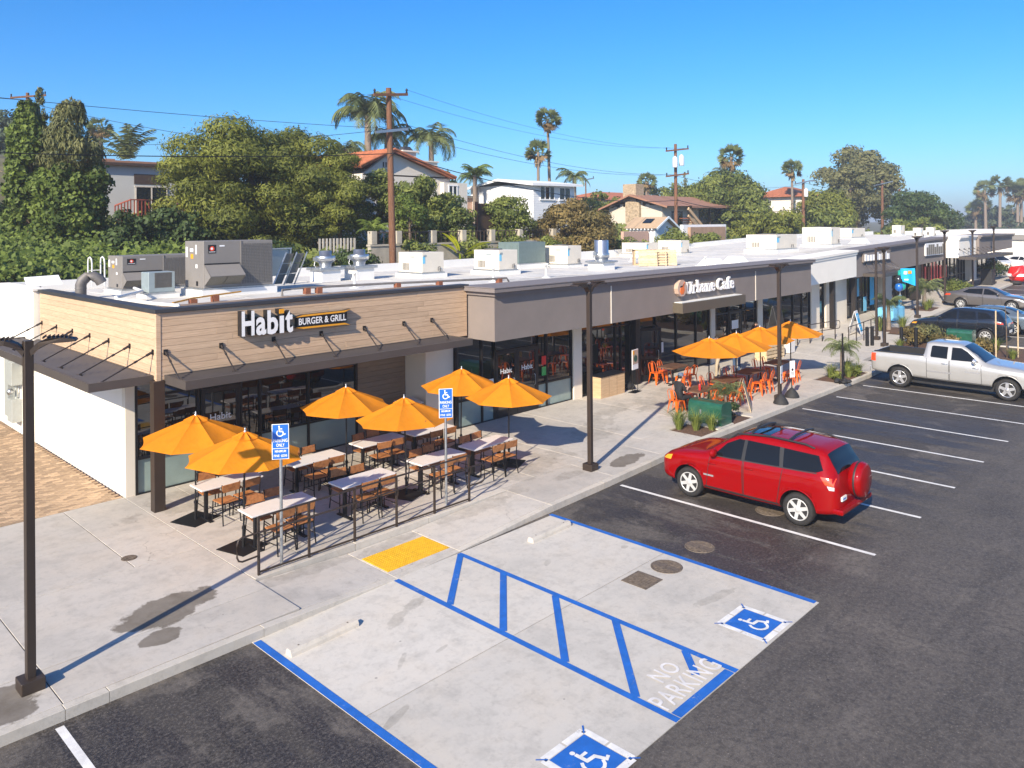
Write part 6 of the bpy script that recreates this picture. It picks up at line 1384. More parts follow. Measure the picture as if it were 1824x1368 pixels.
e = roofbox('condenser_unit', 9.53, 10.33, 24.56, 25.13, 4.5, 5.12, 'cond_blue', 'small pale blue condenser with louvred face between the grey units', 'condenser', True)
for k in range(14): b = MB(); b.box(.2, .68, -.01, .0, .16+k*.031, .178+k*.031); b.build('louvre', 'rtu_grille', e)
b = MB(); b.box(.18, .70, -.004, .0, .14, .6); b.build('coil', 'rtu_grille', e)
def daikin(x0, x1, y0, y1, z0, z1, label):
    e = roofbox('packaged_unit', x0, x1, y0, y1, z0, z1, 'rtu_beige', label, 'air conditioner', grp='beige rooftop units'); w, d, h = x1-x0, y1-y0, z1-z0
    for k in range(5): stickx(e, d*.78-k*d*.055, d*.80-k*d*.055+.02, h*.1, h*.45, 'rtu_grille', 'louvre')
    stickx(e, d*.3, d*.5, h*.74, h*.80, 'cond_blue'); stick(e, w*.06, w*.2, h*.78, h*.88, 0, 'cond_blue'); stick(e, w*.02, w*.14, h*.45, h*.8, 0, 'cloth_blue')
    b = MB(); b.box(w*.4, w*.9, -.003, 0, h*.1, h*.6); b.build('access_panel', 'rtu_beige', e); b = MB(); b.lathe([(min(w, d)*.36, h), (min(w, d)*.36, h+.04), (min(w, d)*.1, h+.06)], 18, w/2, d*.6); b.build('fan_guard', 'rtu_grille', e, fix=False)
    b = MB(); b.tube([(w*.7, -.05, .05), (w*.7, -.05, h*.25), (w*.78, -.05, h*.28), (w*.8, -.05, h*.05)], .014, 6); b.build('condensate_pipe', 'black_metal', e, fix=False)
    return e
daikin(20.53, 21.7, 24.95, 26.5, 4.55, 5.37, 'beige rooftop unit right of the two exhaust fans'); daikin(23.8, 24.95, 23.8, 25.35, 4.55, 5.39, 'beige rooftop unit in front of the grey-green one')
daikin(30.0, 31.1, 25.2, 26.7, 4.5, 5.4, 'beige rooftop unit just right of the grey-green one'); daikin(40.99, 42.35, 28.05, 29.9, 4.6, 5.27, 'beige rooftop unit behind the leaning boards, left'); daikin(43.7, 44.7, 27.25, 29.0, 4.6, 5.37, 'beige rooftop unit behind the leaning boards, right')
daikin(46.1, 49.0, 22.0, 24.0, 4.85, 5.72, 'wide beige rooftop unit above the white fascia'); daikin(52.98, 54.5, 21.4, 23.4, 5.0, 6.12, 'tall beige rooftop unit above the far grey fascia'); daikin(66, 69, 25, 26.8, 5.2, 5.95, 'beige rooftop unit farther along the roof')
daikin(79.5, 80.6, 25.5, 26.3, 5.3, 6.1, 'small far beige rooftop unit with three slots'); daikin(68.0, 68.6, 20.3, 20.9, 5.25, 5.95, 'left of two small box vents on the far roof'); daikin(72.6, 73.2, 20.7, 21.3, 5.25, 5.95, 'right of two small box vents on the far roof')
e = roofbox('packaged_unit', 27.56, 29.5, 26.2, 27.6, 4.6, 5.62, 'rtu_green', 'grey-green rooftop unit with panelled side', 'air conditioner')
for k in range(3): b = MB(); b.box(-.01, 0, .06+k*.45, .44+k*.45, .06, .95); b.build('access_panel', 'rtu_green', e); stickx(e, .36+k*.45, .40+k*.45, .45, .53, 'galvanised', 'latch', -.01)
def fan(x, y, z, s, label, tall=False):
    e = empty('exhaust_fan', (x, y, RZ)); z -= RZ
    b = MB(); b.box(-.42*s, .42*s, -.42*s, .42*s, -.02, z*.8, .0); b.build('curb', 'membrane_white', e); b = MB(); b.box(-.55*s, .55*s, -.5*s, .5*s, z*.8+.004, z, .01); b.build('cap_plate', 'galvanised', e)
    if tall: pr_ = [(.30, z), (.30, z+.12), (.36, z+.14), (.36, z+.32), (.32, z+.36), (.32, z+.9), (.30, z+.92), (.29, z+.86), (1e-4, z+.86)]
    else: pr_ = [(.24, z), (.24, z+.14), (.27, z+.18), (.37, z+.24), (.40, z+.29), (.40, z+.42), (.38, z+.44), (.24, z+.44), (.24, z+.64), (.22, z+.64), (.21, z+.56), (1e-4, z+.56)]
    b = MB(); b.lathe([(r*s, z+(q-z)*s) for r, q in pr_], 24); b.build('fan_housing', 'sheet_metal', e, fix=False); b = MB(); b.box(-.50*s, -.36*s, -.08, .08, z+.26*s, z+.40*s); b.build('motor_box', 'galvanised', e)
    b = MB(); b.tube([(-.45*s, 0, z+.26*s), (-.5*s, 0, z+.1), (-.48*s, -.1, z)], .015, 6); b.build('conduit', 'galvanised', e, fix=False); return tag(e, label, 'exhaust fan', 'metal exhaust fans')
fan(17.1, 26.7, 4.88, 1.0, 'aluminium exhaust fan, left of the pair'); fan(18.55, 26.5, 4.9, 1.0, 'aluminium exhaust fan, right of the pair'); fan(29.5, 22.7, 4.76, 1.05, 'tall cylindrical metal exhaust fan in mid-roof', True)
# steel screen with leaning filter panels
e = empty('screen_frame', (13.9, 26.0, RZ))
for (x, y) in ((0, 0), (1.5, .4)): b = MB(); b.box(x-.03, x+.03, y-.03, y+.03, 0, 1.35); b.build('post', 'galvanised', e)
b = MB(); b.add([(.03, .02, .35), (1.5, .42, .35), (1.5, .42, 1.3), (.03, .02, 1.3), (.03, .04, .35), (1.5, .44, .35), (1.5, .44, 1.3), (.03, .04, 1.3)], [(0,1,2,3),(7,6,5,4),(0,4,5,1),(3,2,6,7),(0,3,7,4),(1,5,6,2)]); b.build('sheet', 'cond_blue', e); b = MB(); b.bar((-.05, 0, 1.34), (1.55, .4, 1.34), .05); b.build('top_rail', 'galvanised', e)
tag(e, 'pale steel screen standing on the roof right of the large grey unit', 'screen')
e = empty('filter_panel', (13.75, 25.5, RZ))
for i in range(2):
    for k in range(3):
        a = Vector((.35+i*.42+k*.20, -.2+k*.05, .12+k*.36)); u = Vector((.36, .08, 0)); v = Vector((.19, .05, .34)); b = MB(); b.add([a, a+u, a+u+v, a+v, a+Vector((.02,.03,0)), a+u+Vector((.02,.03,0)), a+u+v+Vector((.02,.03,0)), a+v+Vector((.02,.03,0))], [(0,1,2,3),(7,6,5,4),(0,4,5,1),(3,2,6,7),(0,3,7,4),(1,5,6,2)]); b.build('panel', 'filter_mesh', e)
for i in range(3): b = MB(); b.bar((.32+i*.42, -.21, .08), (.32+i*.42+.62, -.06, 1.22), .035); b.build('frame_bar', 'galvanised', e)
tag(e, 'leaning rack of brown filter panels beside the exhaust fans', 'panel rack')
e = empty('gooseneck_vent', (8.15, 26.2, RZ)); b = MB(); b.tube([(0, 0, 0), (0, 0, .42), (.04, -.02, .55), (.16, -.06, .66), (.32, -.1, .68), (.46, -.15, .60), (.54, -.18, .46)], .16, 14, False); b.tube([(.54, -.18, .46), (.545, -.182, .45)], .14, 14); b.build('duct', 'old_pipe', e, fix=False)
for z in (.3,): b = MB(); b.lathe([(.162, z), (.17, z+.02), (.162, z+.04)], 14); b.build('clamp', 'old_pipe', e, fix=False)
tag(e, 'grey curved gooseneck vent at the left roof edge', 'vent')
e = empty('roof_ladder', (9.7, 30.0, RZ))
for x in (0, .42): b = MB(); b.tube([(x, .4, -.6), (x, .4, .95), (x, .35, 1.08), (x, .2, 1.12), (x, .05, 1.05), (x, 0, .9), (x, 0, .1)], .025, 8); b.build('stringer', 'pvc_white', e, fix=False)
for k in range(3): b = MB(); b.tube([(0, .4, .0+k*.32), (.42, .4, .0+k*.32)], .015, 6); b.build('rung', 'pvc_white', e, fix=False)
tag(e, 'white roof access ladder at the rear parapet', 'ladder')
e = empty('satellite_panel', (7.7, 28.6, RZ)); b = MB(); b.bar((0, 0, 0), (0, 0, .42), .04); b.build('mast', 'galvanised', e); b = MB(); b.add([(-.45, -.3, .34), (.5, -.5, .38), (.6, .25, .62), (-.35, .45, .58), (-.45, -.3, .31), (.5, -.5, .35), (.6, .25, .59), (-.35, .45, .55)], [(0,1,2,3),(7,6,5,4),(0,4,5,1),(3,2,6,7),(0,3,7,4),(1,5,6,2)]); b.build('panel', 'sign_white', e); tag(e, 'flat white antenna panel at the left end of the roof', 'antenna')
# pipe runs on wooden blocks
def pipe(pts, r, mat, label, blocks=()):
    o = Vector((pts[0][0], pts[0][1], RZ)); e = empty('roof_pipe', o); b = MB(); b.tube([Vector(p)-o for p in pts], r, 8); b.build('pipe', mat, e, fix=False)
    for (x, y) in blocks: b = MB(); b.box(x-o.x-.09, x-o.x+.09, y-o.y-.09, y-o.y+.09, 0, .2); b.build('wood_block', 'red_wood_block', e)
    return tag(e, label, 'pipe')
pipe([(7.9, 22.6, 4.55), (7.95, 20.2, 4.58), (8.15, 19.2, 4.58), (8.2, 19.15, 4.4)], .05, 'pvc_white', 'white pipe along the left roof edge', [(7.95, 21.5)])
pipe([(7.9, 22.6, 4.6), (9.2, 24.2, 4.6), (9.5, 25.6, 4.6)], .045, 'pvc_white', 'white pipe running back to the small condenser')
pipe([(8.6, 20.6, 4.52), (9.6, 21.6, 4.52), (11.5, 22.6, 4.52)], .025, 'letter_yellow', 'thin yellow gas pipe across the roof', [(8.5, 20.5), (9.4, 21.2), (10.4, 22.0)])
pipe([(12.6, 22.1, 4.34), (12.6, 22.1, 4.52), (13.4, 22.2, 4.53), (16.3, 21.6, 4.53), (17.3, 21.2, 4.53), (20.6, 20.2, 4.53), (20.7, 20.2, 4.4)], .04, 'old_pipe', 'dark pipe raised on blocks along the roof', [(13.5, 22.15), (13.9, 22.1), (16.6, 21.5), (18.0, 20.95), (20.3, 20.3)])
for i, (x, y) in enumerate(((20.9, 21.2), (23.9, 21.2), (33.6, 19.6), (36.5, 26), (38.6, 27.3), (15.9, 23.0))):
    e = empty('vent_pipe', (x, y, RZ)); b = MB(); b.lathe([(.1, 0), (.05, .06), (.045, .5), (.06, .5), (.06, .54), (1e-4, .55)], 10); b.build('stack', 'pvc_white', e, fix=False); b = MB(); b.lathe([(.2, 0), (.12, .03), (.1, .035)], 10); b.build('flashing', 'membrane_white', e, fix=False)
    tag(e, ['white vent pipe on the roof behind the plank fascia end', 'white vent pipe in front of the second beige unit', 'white vent pipe near the edge above the cafe sign', 'white vent pipe behind the leaning boards', 'white capped vent pipe near the rear parapet', 'white vent pipe left of the exhaust fans'][i], 'vent', 'roof vent pipes')
for i, (x, y) in enumerate(((35.6, 20.4), (38.4, 20.6), (57.0, 21.0))):
    e = empty('skylight', (x, y, pt(x)-.27)); b = MB(); b.add([(-.55, -.55, 0), (.55, -.55, 0), (.55, .55, 0), (-.55, .55, 0), (-.28, -.28, .38), (.28, -.28, .38), (.28, .28, .38), (-.28, .28, .38)], [(0,1,5,4),(1,2,6,5),(2,3,7,6),(3,0,4,7),(4,5,6,7)]); b.build('dome', 'membrane_white', e); b = MB(); b.box(-.6, .6, -.6, .6, -.01, .03); b.build('curb', 'membrane_white', e)
    tag(e, ['left white skylight hump above the cafe sign', 'right white skylight hump above the cafe fascia', 'white skylight hump on the far roof'][i], 'skylight', 'roof skylights')
# stacked pallets and boards
for i, (x, y, ln, lab) in enumerate(((33.2, 22.6, -14, 'pale board leaning at the front left of the pallet stack'), (33.75, 22.4, -8, 'pale slatted pallet leaning in the middle of the roof stack'), (34.35, 22.2, -12, 'pale pallet with broad boards at the right of the roof stack'))):
    e = empty('leaning_pallet', (x, y, RZ)); M = Matrix.Rotation(R(-45), 4, 'Z') @ Matrix.Rotation(R(ln), 4, 'X')
    for k in range(6): b = MB(); b.obox(M @ Matrix.Translation((0, 0, .08+k*.135)), .95, .02, .125 if i != 1 else .08); b.build('slat', 'pallet_wood', e)
    for s in (-.42, 0, .42): b = MB(); b.obox(M @ Matrix.Translation((s, .055, .42)), .06, .085, .84); b.build('runner', 'pallet_wood', e)
    tag(e, lab, 'pallet', 'pallets on the roof')
e = empty('wooden_frame_box', (34.5, 23.3, RZ))
for (x, z, w, h) in ((-.9, .4, .08, .8), (.9, .4, .08, .8), (0, .76, 1.88, .07), (0, .04, 1.72, .07)): b = MB(); b.obox(Matrix.Rotation(R(-45), 4, 'Z') @ Matrix.Translation((x, 0, z)), w, .5, h); b.build('board', 'plywood', e)
tag(e, 'open plywood frame behind the leaning pallets', 'crate')
# ---------------------------------------------------------------- vegetation
rs = np.random.RandomState(11)
def leaf_object(name, V, tone, mat, parent, k=4):
    """V: (n,k,3) leaf polygons in the parent's space, tone: (n,) one value per leaf"""
    n = len(V); me = bpy.data.meshes.new(name); me.vertices.add(n*k); me.vertices.foreach_set('co', V.reshape(-1).astype(np.float32))
    me.loops.add(n*k); me.loops.foreach_set('vertex_index', np.arange(n*k, dtype=np.int32)); me.polygons.add(n)
    me.polygons.foreach_set('loop_start', np.arange(0, n*k, k, dtype=np.int32)); me.update(calc_edges=True)
    a = me.attributes.new('tone', 'FLOAT', 'FACE'); a.data.foreach_set('value', tone.astype(np.float32)); me.materials.append(MATS[mat]); me.validate()
    return put(name, me, parent)
def unit(n):
    v = rs.normal(size=(n, 3)); return v/np.linalg.norm(v, axis=1, keepdims=True)
def leaves(C_, nrm, size, asp=.45, jitter=.6, hang=0.):
    n = len(C_); d = nrm+jitter*unit(n); d /= np.linalg.norm(d, axis=1, keepdims=True)
    t = np.cross(d, unit(n)); t[:, 2] -= hang; t -= d*np.sum(t*d, axis=1, keepdims=True); t /= np.linalg.norm(t, axis=1, keepdims=True)+1e-9; w = np.cross(d, t)
    s = size*(.6+.8*rs.rand(n, 1)); a = asp
    return np.stack([C_-t*s, C_+w*s*a, C_+t*s, C_-w*s*a], axis=1)
def crown_pts(lobes, per, squash=.8, inner=.25):
    P, N, T = [], [], []
    for (x, y, z, r) in lobes:
        n = max(6, int(per*r*r)); u = unit(n); u[:, 2] = np.abs(u[:, 2])*np.where(rs.rand(n) < .72, 1, -1)
        rad = r*(1-inner*rs.rand(n, 1)**2)*(1+.16*rs.normal(size=(n, 1)))
        P.append(np.array([[x, y, z]])+u*rad*np.array([[1, 1, squash]])); N.append(u); T.append(np.clip(rs.rand()*.45+.28+.16*rs.normal(size=n), 0, 1))
    return np.concatenate(P), np.concatenate(N), np.concatenate(T)
def lobes_in(rx, ry, rz, n, rr, seed, bottom=-.9, cz=0.):
    q = np.random.RandomState(seed); out = []
    while len(out) < n:
        v = q.uniform(-1, 1, 3)
        l = np.linalg.norm(v)
        if l > 1 or l < .35 or v[2] < bottom: continue
        k = (.62+.38*l)/max(l, .01)*l
        out.append((v[0]*rx*.86, v[1]*ry*.86, cz+v[2]*rz*.86, rr*q.uniform(.65, 1.25)))
    return out
def trunk(parent, h, r0, r1, lean=(0, 0), branches=5, mat='bark', cr=2., z0=-1.):
    b = MB(); top = Vector((lean[0], lean[1], h)); b.tube([(0, 0, z0), (lean[0]*.3, lean[1]*.3, h*.35), (lean[0]*.7, lean[1]*.7, h*.7), top], [r0*1.25, r0, (r0+r1)/2, r1], 8, False)
    for k in range(branches):
        a = k*2.4+.5; s = Vector((lean[0]*.6, lean[1]*.6, h*(.55+.08*k))); d = Vector((math.cos(a), math.sin(a), .7))*cr*(.6+.1*k); b.tube([s, s+d*.5+Vector((0, 0, .2)), s+d], [r1*.8, r1*.5, r1*.2], 6, False)
    return b.build('trunk', mat, parent, fix=False)
def tree(name, c, rx, rz, label, mat, nl=40, lr=.32, per=260, leaf=.2, ground=None, seed=1, asp=.45, hang=.2, group='trees on the hillside', cat='tree', ry=None, jitter=.6, squash=.8, bottom=-.9):
    x, y, z = c; g0 = hill(x, y) if ground is None else ground; e = empty(name, (x, y, g0)); hz = z-g0; ry = ry or rx
    lob = lobes_in(rx, ry, rz, nl, lr*min(rx, ry, rz*1.3), seed, bottom, hz); P, N, T = crown_pts(lob, per, squash)
    leaf_object('crown', leaves(P, N, leaf, asp, jitter, hang), T, mat, e)
    trunk(e, hz, max(.08, rx*.055), max(.04, rx*.03), (0, 0), 5, 'bark', rx*.55)
    return tag(e, label, cat, group)
tree('fern_leaf_tree', (22.4, 41.6, 8.5), 6.0, 4.2, 'broad olive-green feathery tree behind the grey rooftop units', 'leaf_fern', 105, .25, 900, .125, seed=3, asp=.28, hang=.1, ry=5, jitter=.45, squash=.62, bottom=-1)
tree('fern_leaf_tree', (25.3, 38.0, 7.9), 2.3, 2.7, 'smaller feathery tree right of the broad olive-green one', 'leaf_fern', 40, .28, 1300, .115, seed=5, asp=.28, hang=.1, jitter=.45, squash=.62)
tree('garden_tree', (20.4, 37.6, 4.9), 1.9, 1.0, 'low feathery shrub in front of the broad olive-green tree', 'leaf_fern', 24, .4, 1200, .11, seed=6, asp=.28, jitter=.45, squash=.6)
# cypress columns, one bare-headed, both wrapped in ivy
def column(x, y, z0, z1, rx, label, mat, seed, tip=.25, per=1000, leaf=.125, hang=-.9, spikes=7, zivy=None):
    q = np.random.RandomState(seed); e = empty('cypress_tree', (x, y, z0)); H = z1-z0; lob = []
    for k in range(int(H*26)):
        t = q.rand(); r = rx*(1 if t < .7 else math.sqrt(max(.03, (1-t)/.3)))*(.75+.5*q.rand()); a = q.rand()*6.283; lob.append((math.cos(a)*r*.72, math.sin(a)*r*.72, t*H, rx*.29*(.7+.6*q.rand())*(1 if t < .85 else .6)))
    for k in range(spikes): a = q.rand()*6.283; r = rx*.5*q.rand(); lob += [(math.cos(a)*r, math.sin(a)*r, H*(.93+.02*j)+q.rand()*.2, rx*(.2-.035*j)) for j in range(4)]
    lo = [l for l in lob if zivy is None or l[2] > zivy]; P, N, T = crown_pts(lo, per, 1.25)
    leaf_object('crown', leaves(P, N, leaf, .26 if mat == 'leaf_cypress' else .6, .5, hang*2 if mat == 'leaf_cypress' else .3), T*.9, mat, e)
    if zivy:
        lv = [(l[0]*1.0, l[1]*1.0, l[2], l[3]*1.1) for l in lob if l[2] <= zivy+.6]; P, N, T = crown_pts(lv, per, 1.); leaf_object('ivy', leaves(P, N, leaf*.85, .75, .8, .4), T, 'leaf_ivy', e)
        i = rs.choice(len(P), 22); leaf_object('flowers', leaves(P[i]+N[i]*.05, N[i], .1, .9, .4), rs.rand(22), 'flower_blue', e)
    b = MB(); b.tube([(0, 0, -1), (0, 0, H*.9)], [rx*.25, rx*.08], 8, False); b.build('trunk', 'bark', e, fix=False)
    return tag(e, label, 'tree', 'ivy-covered cypresses')
column(13.25, 43.9, 3.6, 12.75, 1.5, 'broad cypress with bare top and ivy-wrapped foot, right of the pair', 'leaf_cypress', 21, zivy=5.4)
column(12.0, 46.2, 3.8, 12.9, 1.1, 'ivy-smothered cypress left of the broad one', 'leaf_ivy', 22, spikes=3, zivy=8.0)
column(12.9, 47.8, 4, 14.0, .5, 'thin dark cypress tip rising behind the ivy-covered pair', 'leaf_cypress', 23, spikes=2)
# hedges and ivy bank
def hedge(name, x0, x1, y0, y1, z0, z1, mat, label, per=60, leaf=.12, n=90, seed=4, asp=.6):
    q = np.random.RandomState(seed); e = empty(name, ((x0+x1)/2, (y0+y1)/2, z0)); lob = [(q.uniform(x0, x1)-(x0+x1)/2, q.uniform(y0, y1)-(y0+y1)/2, q.uniform(0, z1-z0), q.uniform(.4, .75)) for _ in range(n)]
    P, N, T = crown_pts(lob, per*8, .85); leaf_object('foliage', leaves(P, N, leaf, asp, .7, .2), T, mat, e); b = MB()
    for k in range(5): xx = (x0-x1)*.4+(x1-x0)*.2*k; b.tube([(xx, 0, -1.5), (xx, 0, (z1-z0)*.7)], [.07, .03], 6, False)
    b.build('stems', 'bark', e, fix=False); return tag(e, label, 'hedge')
hedge('clipped_hedge', 13.8, 19.5, 39.6, 41.2, 4.0, 7.0, 'leaf_dark', 'dark green hedge below the red deck', n=80)
hedge('clipped_hedge', 8.5, 12.5, 49.5, 50.6, 6.2, 7.6, 'leaf_dark', 'dark hedge at the far left under the wooden fence', n=30, seed=8)
n = 46000; X = rs.uniform(-2, 17, n); Y = rs.uniform(30.8, 49, n); Z = np.array([hill(a, b_) for a, b_ in zip(X, Y)])+.15+.35*np.abs(rs.normal(size=n))+.3*np.sin(X*1.7)*np.cos(Y*1.3)
u = np.tile(np.array([[-.25, -.6, .75]]), (n, 1)); ib = leaf_object('ivy_bank', leaves(np.stack([X, Y, Z], 1), u, .105, .7, .8, .2), np.clip(.5+.22*rs.normal(size=n), 0, 1), 'leaf_ivy', None); tag(ib, 'bright green ivy covering the bank at the far left', 'ivy', kind='stuff')
n = 22000; X = rs.uniform(17, 110, n); Y = 30.9+rs.rand(n)**1.6*26; Z = np.array([hill(a, b_) for a, b_ in zip(X, Y)])+.1+.3*np.abs(rs.normal(size=n))
u = np.tile(np.array([[-.25, -.5, .8]]), (n, 1)); ib = leaf_object('bank_undergrowth', leaves(np.stack([X, Y, Z], 1), u, .24, .6, .8, .2), np.clip(.45+.22*rs.normal(size=n), 0, 1), 'leaf_mid', None); tag(ib, 'mixed green undergrowth on the bank behind the roof', 'undergrowth', kind='stuff')
TR = [('garden_tree', (28.4, 38.6, 8.0), 1.6, 2.0, 'dark bushy tree left of the brown utility pole', 'leaf_mid', 26, .4, 520, .16), ('garden_tree', (29.6, 36.2, 7.3), 2.0, 2.7, 'tall dark bush in front of the tiled villa', 'leaf_mid', 34, .38, 460, .17),
      ('garden_tree', (30.7, 34.9, 6.8), 1.7, 1.7, 'glossy green tree above the banana plant', 'leaf_mid', 26, .42, 520, .16), ('garden_tree', (27.6, 34.6, 7.3), 1.0, 1.3, 'pale lime-green bush right of the utility pole', 'leaf_ivy', 14, .5, 620, .13),
      ('garden_tree', (35.2, 34.4, 6.8), 1.6, 1.75, 'bright green round tree below the white clapboard house', 'leaf_mid', 26, .42, 560, .16), ('garden_tree', (40.2, 33.2, 5.9), 3.2, 2.1, 'brownish-green spreading tree in front of the stone-clad house', 'leaf_autumn', 44, .34, 420, .16),
      ('garden_tree', (36.6, 33.2, 4.9), 1.4, .9, 'low brown-green bush at the foot of the spreading tree', 'leaf_autumn', 14, .5, 500, .14),
      ('background_tree', (80.7, 44.5, 8.4), 5.6, 3.6, 'broad green tree right of the stone-clad house', 'leaf_mid', 50, .36, 130, .30), ('background_tree', (68.5, 33.6, 5.9), 4.0, 1.7, 'low yellow-green tree row behind the rooftop units', 'leaf_fern', 36, .42, 210, .24),
      ('background_tree', (74.5, 36.0, 6.2), 3.2, 1.7, 'low dark green tree left of the third utility pole', 'leaf_mid', 26, .42, 190, .25),
      ('background_tree', (92.0, 37.8, 7.0), 3.8, 3.0, 'dark yellow-green tree before the tallest tree', 'leaf_fern', 36, .38, 140, .28), ('background_tree', (86, 35.6, 6.0), 3.0, 2.2, 'dark bush just right of the third utility pole', 'leaf_mid', 26, .4, 150, .27),
      ('eucalyptus_tree', (128.7, 47.8, 12.0), 7.4, 7.4, 'tallest billowing tree on the right, with hazy grey-green crown', 'leaf_euca', 60, .30, 62, .42), ('eucalyptus_tree', (111.9, 42.5, 11.2), 3.2, 3.4, 'drooping grey-green tree left of the tallest one', 'leaf_euca', 30, .38, 90, .36),
      ('background_tree', (113.9, 34.2, 6.6), 5.0, 3.8, 'dense dark rounded tree right of the tallest tree', 'leaf_dark', 50, .36, 110, .32), ('background_tree', (106.5, 32.2, 5.2), 4.4, 1.6, 'low bright bush under the dense dark tree', 'leaf_mid', 26, .42, 120, .3),
      ('background_tree', (93.7, 61.3, 9.6), 4.6, 2.4, 'tree clump behind the stone-clad house chimney', 'leaf_mid', 32, .38, 110, .32), ('background_tree', (98, 58, 9.4), 3.4, 2.6, 'tree behind the ridge right of the second utility pole', 'leaf_mid', 26, .4, 110, .32), ('background_tree', (67.9, 52.1, 8.2), 2.6, 1.6, 'round shrub tree between white house and stone-clad house', 'leaf_mid', 22, .44, 190, .24),
      ('background_tree', (21.5, 92.9, 14.5), 3.2, 4.2, 'dark tree on the hilltop at the far left edge', 'leaf_far', 30, .4, 130, .3), ('background_tree', (47.0, 56.0, 9.4), 3.6, 2.2, 'grey-green trees behind the white clapboard house', 'leaf_mid', 26, .4, 140, .28), ('background_tree', (27.0, 64.0, 10.2), 4.0, 1.6, 'low trees behind the grey flat-roofed house', 'leaf_mid', 24, .42, 140, .28),
      ('background_tree', (237.3, 56.7, 5.0), 6.5, 4.2, 'hazy far trees left of the far palms', 'leaf_far', 30, .4, 40, .6), ('background_tree', (229.9, 49.9, 5.4), 3.6, 5.2, 'hazy dark far tree among the far palms', 'leaf_far', 30, .4, 50, .6), ('background_tree', (267.8, 53.8, 4.6), 7, 4, 'hazy far trees at the right edge', 'leaf_far', 30, .4, 36, .6), ('background_tree', (205, 40, 3.6), 7, 2.4, 'low far brush above the end of the roof', 'leaf_far', 30, .4, 40, .5)]
for i, (nm, c, rx, rz, lab, mt, nl, lr, per, lf) in enumerate(TR): tree(nm, c, rx, rz, lab, mt, int(nl*1.6), lr*.74, per*1.35, lf*.68, seed=30+i, group='trees behind the building', squash=.75)
column(91.5, 56.4, 6.6, 13.2, .55, 'slim far cypress left of the broad green tree', 'leaf_cypress', 41, per=500, spikes=1)
# green bushes along the rear wall
for i, (x, y, z, r) in enumerate(((49.7, 31.6, 5.0, 1.2), (52.6, 31.4, 4.9, .8), (54.2, 31.3, 5.1, .8), (43.2, 31.6, 4.8, 1.0), (18.6, 33.0, 4.6, 1.5), (22.3, 32.6, 4.3, 1.3), (26.6, 32.7, 5.0, .9), (30.6, 32.6, 4.9, 1.0), (33.6, 32.7, 5.1, 1.0), (37.0, 32.6, 4.9, 1.1), (39.2, 32.3, 4.9, 1.0))):
    tree('bush', (x, y, z), r, r*.7, ['round green bush against the brown garden wall', 'small green bush right of the brown garden wall', 'green bush at the white garden wall end', 'green bush behind the tall exhaust fan', 'dark ivy mound behind the exhaust fans, left', 'dark ivy mound behind the exhaust fans, right', 'creeper over the retaining wall right of the utility pole', 'creeper over the retaining wall right of the banana plant', 'creeper over the retaining wall below the bright round tree', 'creeper at the right part of the retaining wall', 'creeper at the right end of the retaining wall'][i], 'leaf_mid' if i < 4 or i > 5 else 'leaf_dark', 12, .55, 620, .11, seed=80+i, cat='bush', group='bushes behind the roof')
# palms
def fan_palm(x, y, zc, r, label, ground=None, tr=.22, skirt=True, lean=0., seed=1, mat='leaf_palm'):
    q = np.random.RandomState(seed); g0 = hill(x, y) if ground is None else ground; e = empty('fan_palm', (x, y, g0)); H = zc-g0; V, T, Vd, Td = [], [], [], []
    for k in range(44):
        el = math.asin(q.uniform(-.72, .98)); a = q.rand()*6.283; d = np.array([math.cos(a)*math.cos(el), math.sin(a)*math.cos(el), math.sin(el)]); o = np.array([lean, 0, H]); hub = o+d*r*.5; t0 = q.uniform(.25, .8)
        s = np.cross(d, [0, 0, 1.]); s /= np.linalg.norm(s)+1e-6; up = np.cross(s, d); fi = q.uniform(-1.3, 1.3); s = s*math.cos(fi)+up*math.sin(fi); dry = el < -.35 and skirt
        for j in range(9):
            b_ = (j-4)/4*1.25; dd = d*math.cos(b_)+s*math.sin(b_)*.95; tip = hub+dd*r*.55*(1-.12*abs(b_))-np.array([0, 0, .12*r*q.rand()]); w = (s*math.cos(b_)-d*math.sin(b_))*r*.055
            (Vd if dry else V).append([hub, hub+(tip-hub)*.55+w, tip, hub+(tip-hub)*.55-w]); (Td if dry else T).append(np.clip(t0+.1*q.normal(), 0, 1))
        w = s*.02*r; V.append([o-w, o+w, hub+w, hub-w]); T.append(.6)
    if skirt:
        for k in range(34): a = q.rand()*6.283; z1 = H-r*q.uniform(.2, .75); rr = tr*1.1+r*.1*q.rand(); p = np.array([lean+math.cos(a)*rr, math.sin(a)*rr, z1]); d = np.array([math.cos(a)*.3, math.sin(a)*.3, -1])*r*.3; w = np.array([-math.sin(a), math.cos(a), 0])*r*.06; Vd.append([p-w, p+w, p+d+w*.4, p+d-w*.4]); Td.append(q.rand())
    leaf_object('crown', np.array(V), np.array(T), mat, e)
    if Vd: leaf_object('dry_fronds', np.array(Vd), np.array(Td), 'leaf_palm_dry', e)
    b = MB(); b.tube([(0, 0, -1), (lean*.1, 0, H*.3), (lean*.5, 0, H*.7), (lean, 0, H)], [tr*1.35, tr, tr*.85, tr*.8], 10, False); b.build('trunk', 'palm_bark', e, fix=False)
    return tag(e, label, 'palm', 'palms on the skyline')
fan_palm(60.2, 52.8, 17.0, 1.55, 'tallest slender fan palm right of the pair in mid-sky', lean=-.3, seed=1, tr=.17); fan_palm(57.9, 52.3, 13.6, 1.5, 'shorter fan palm left of the tallest one', seed=2, tr=.17)
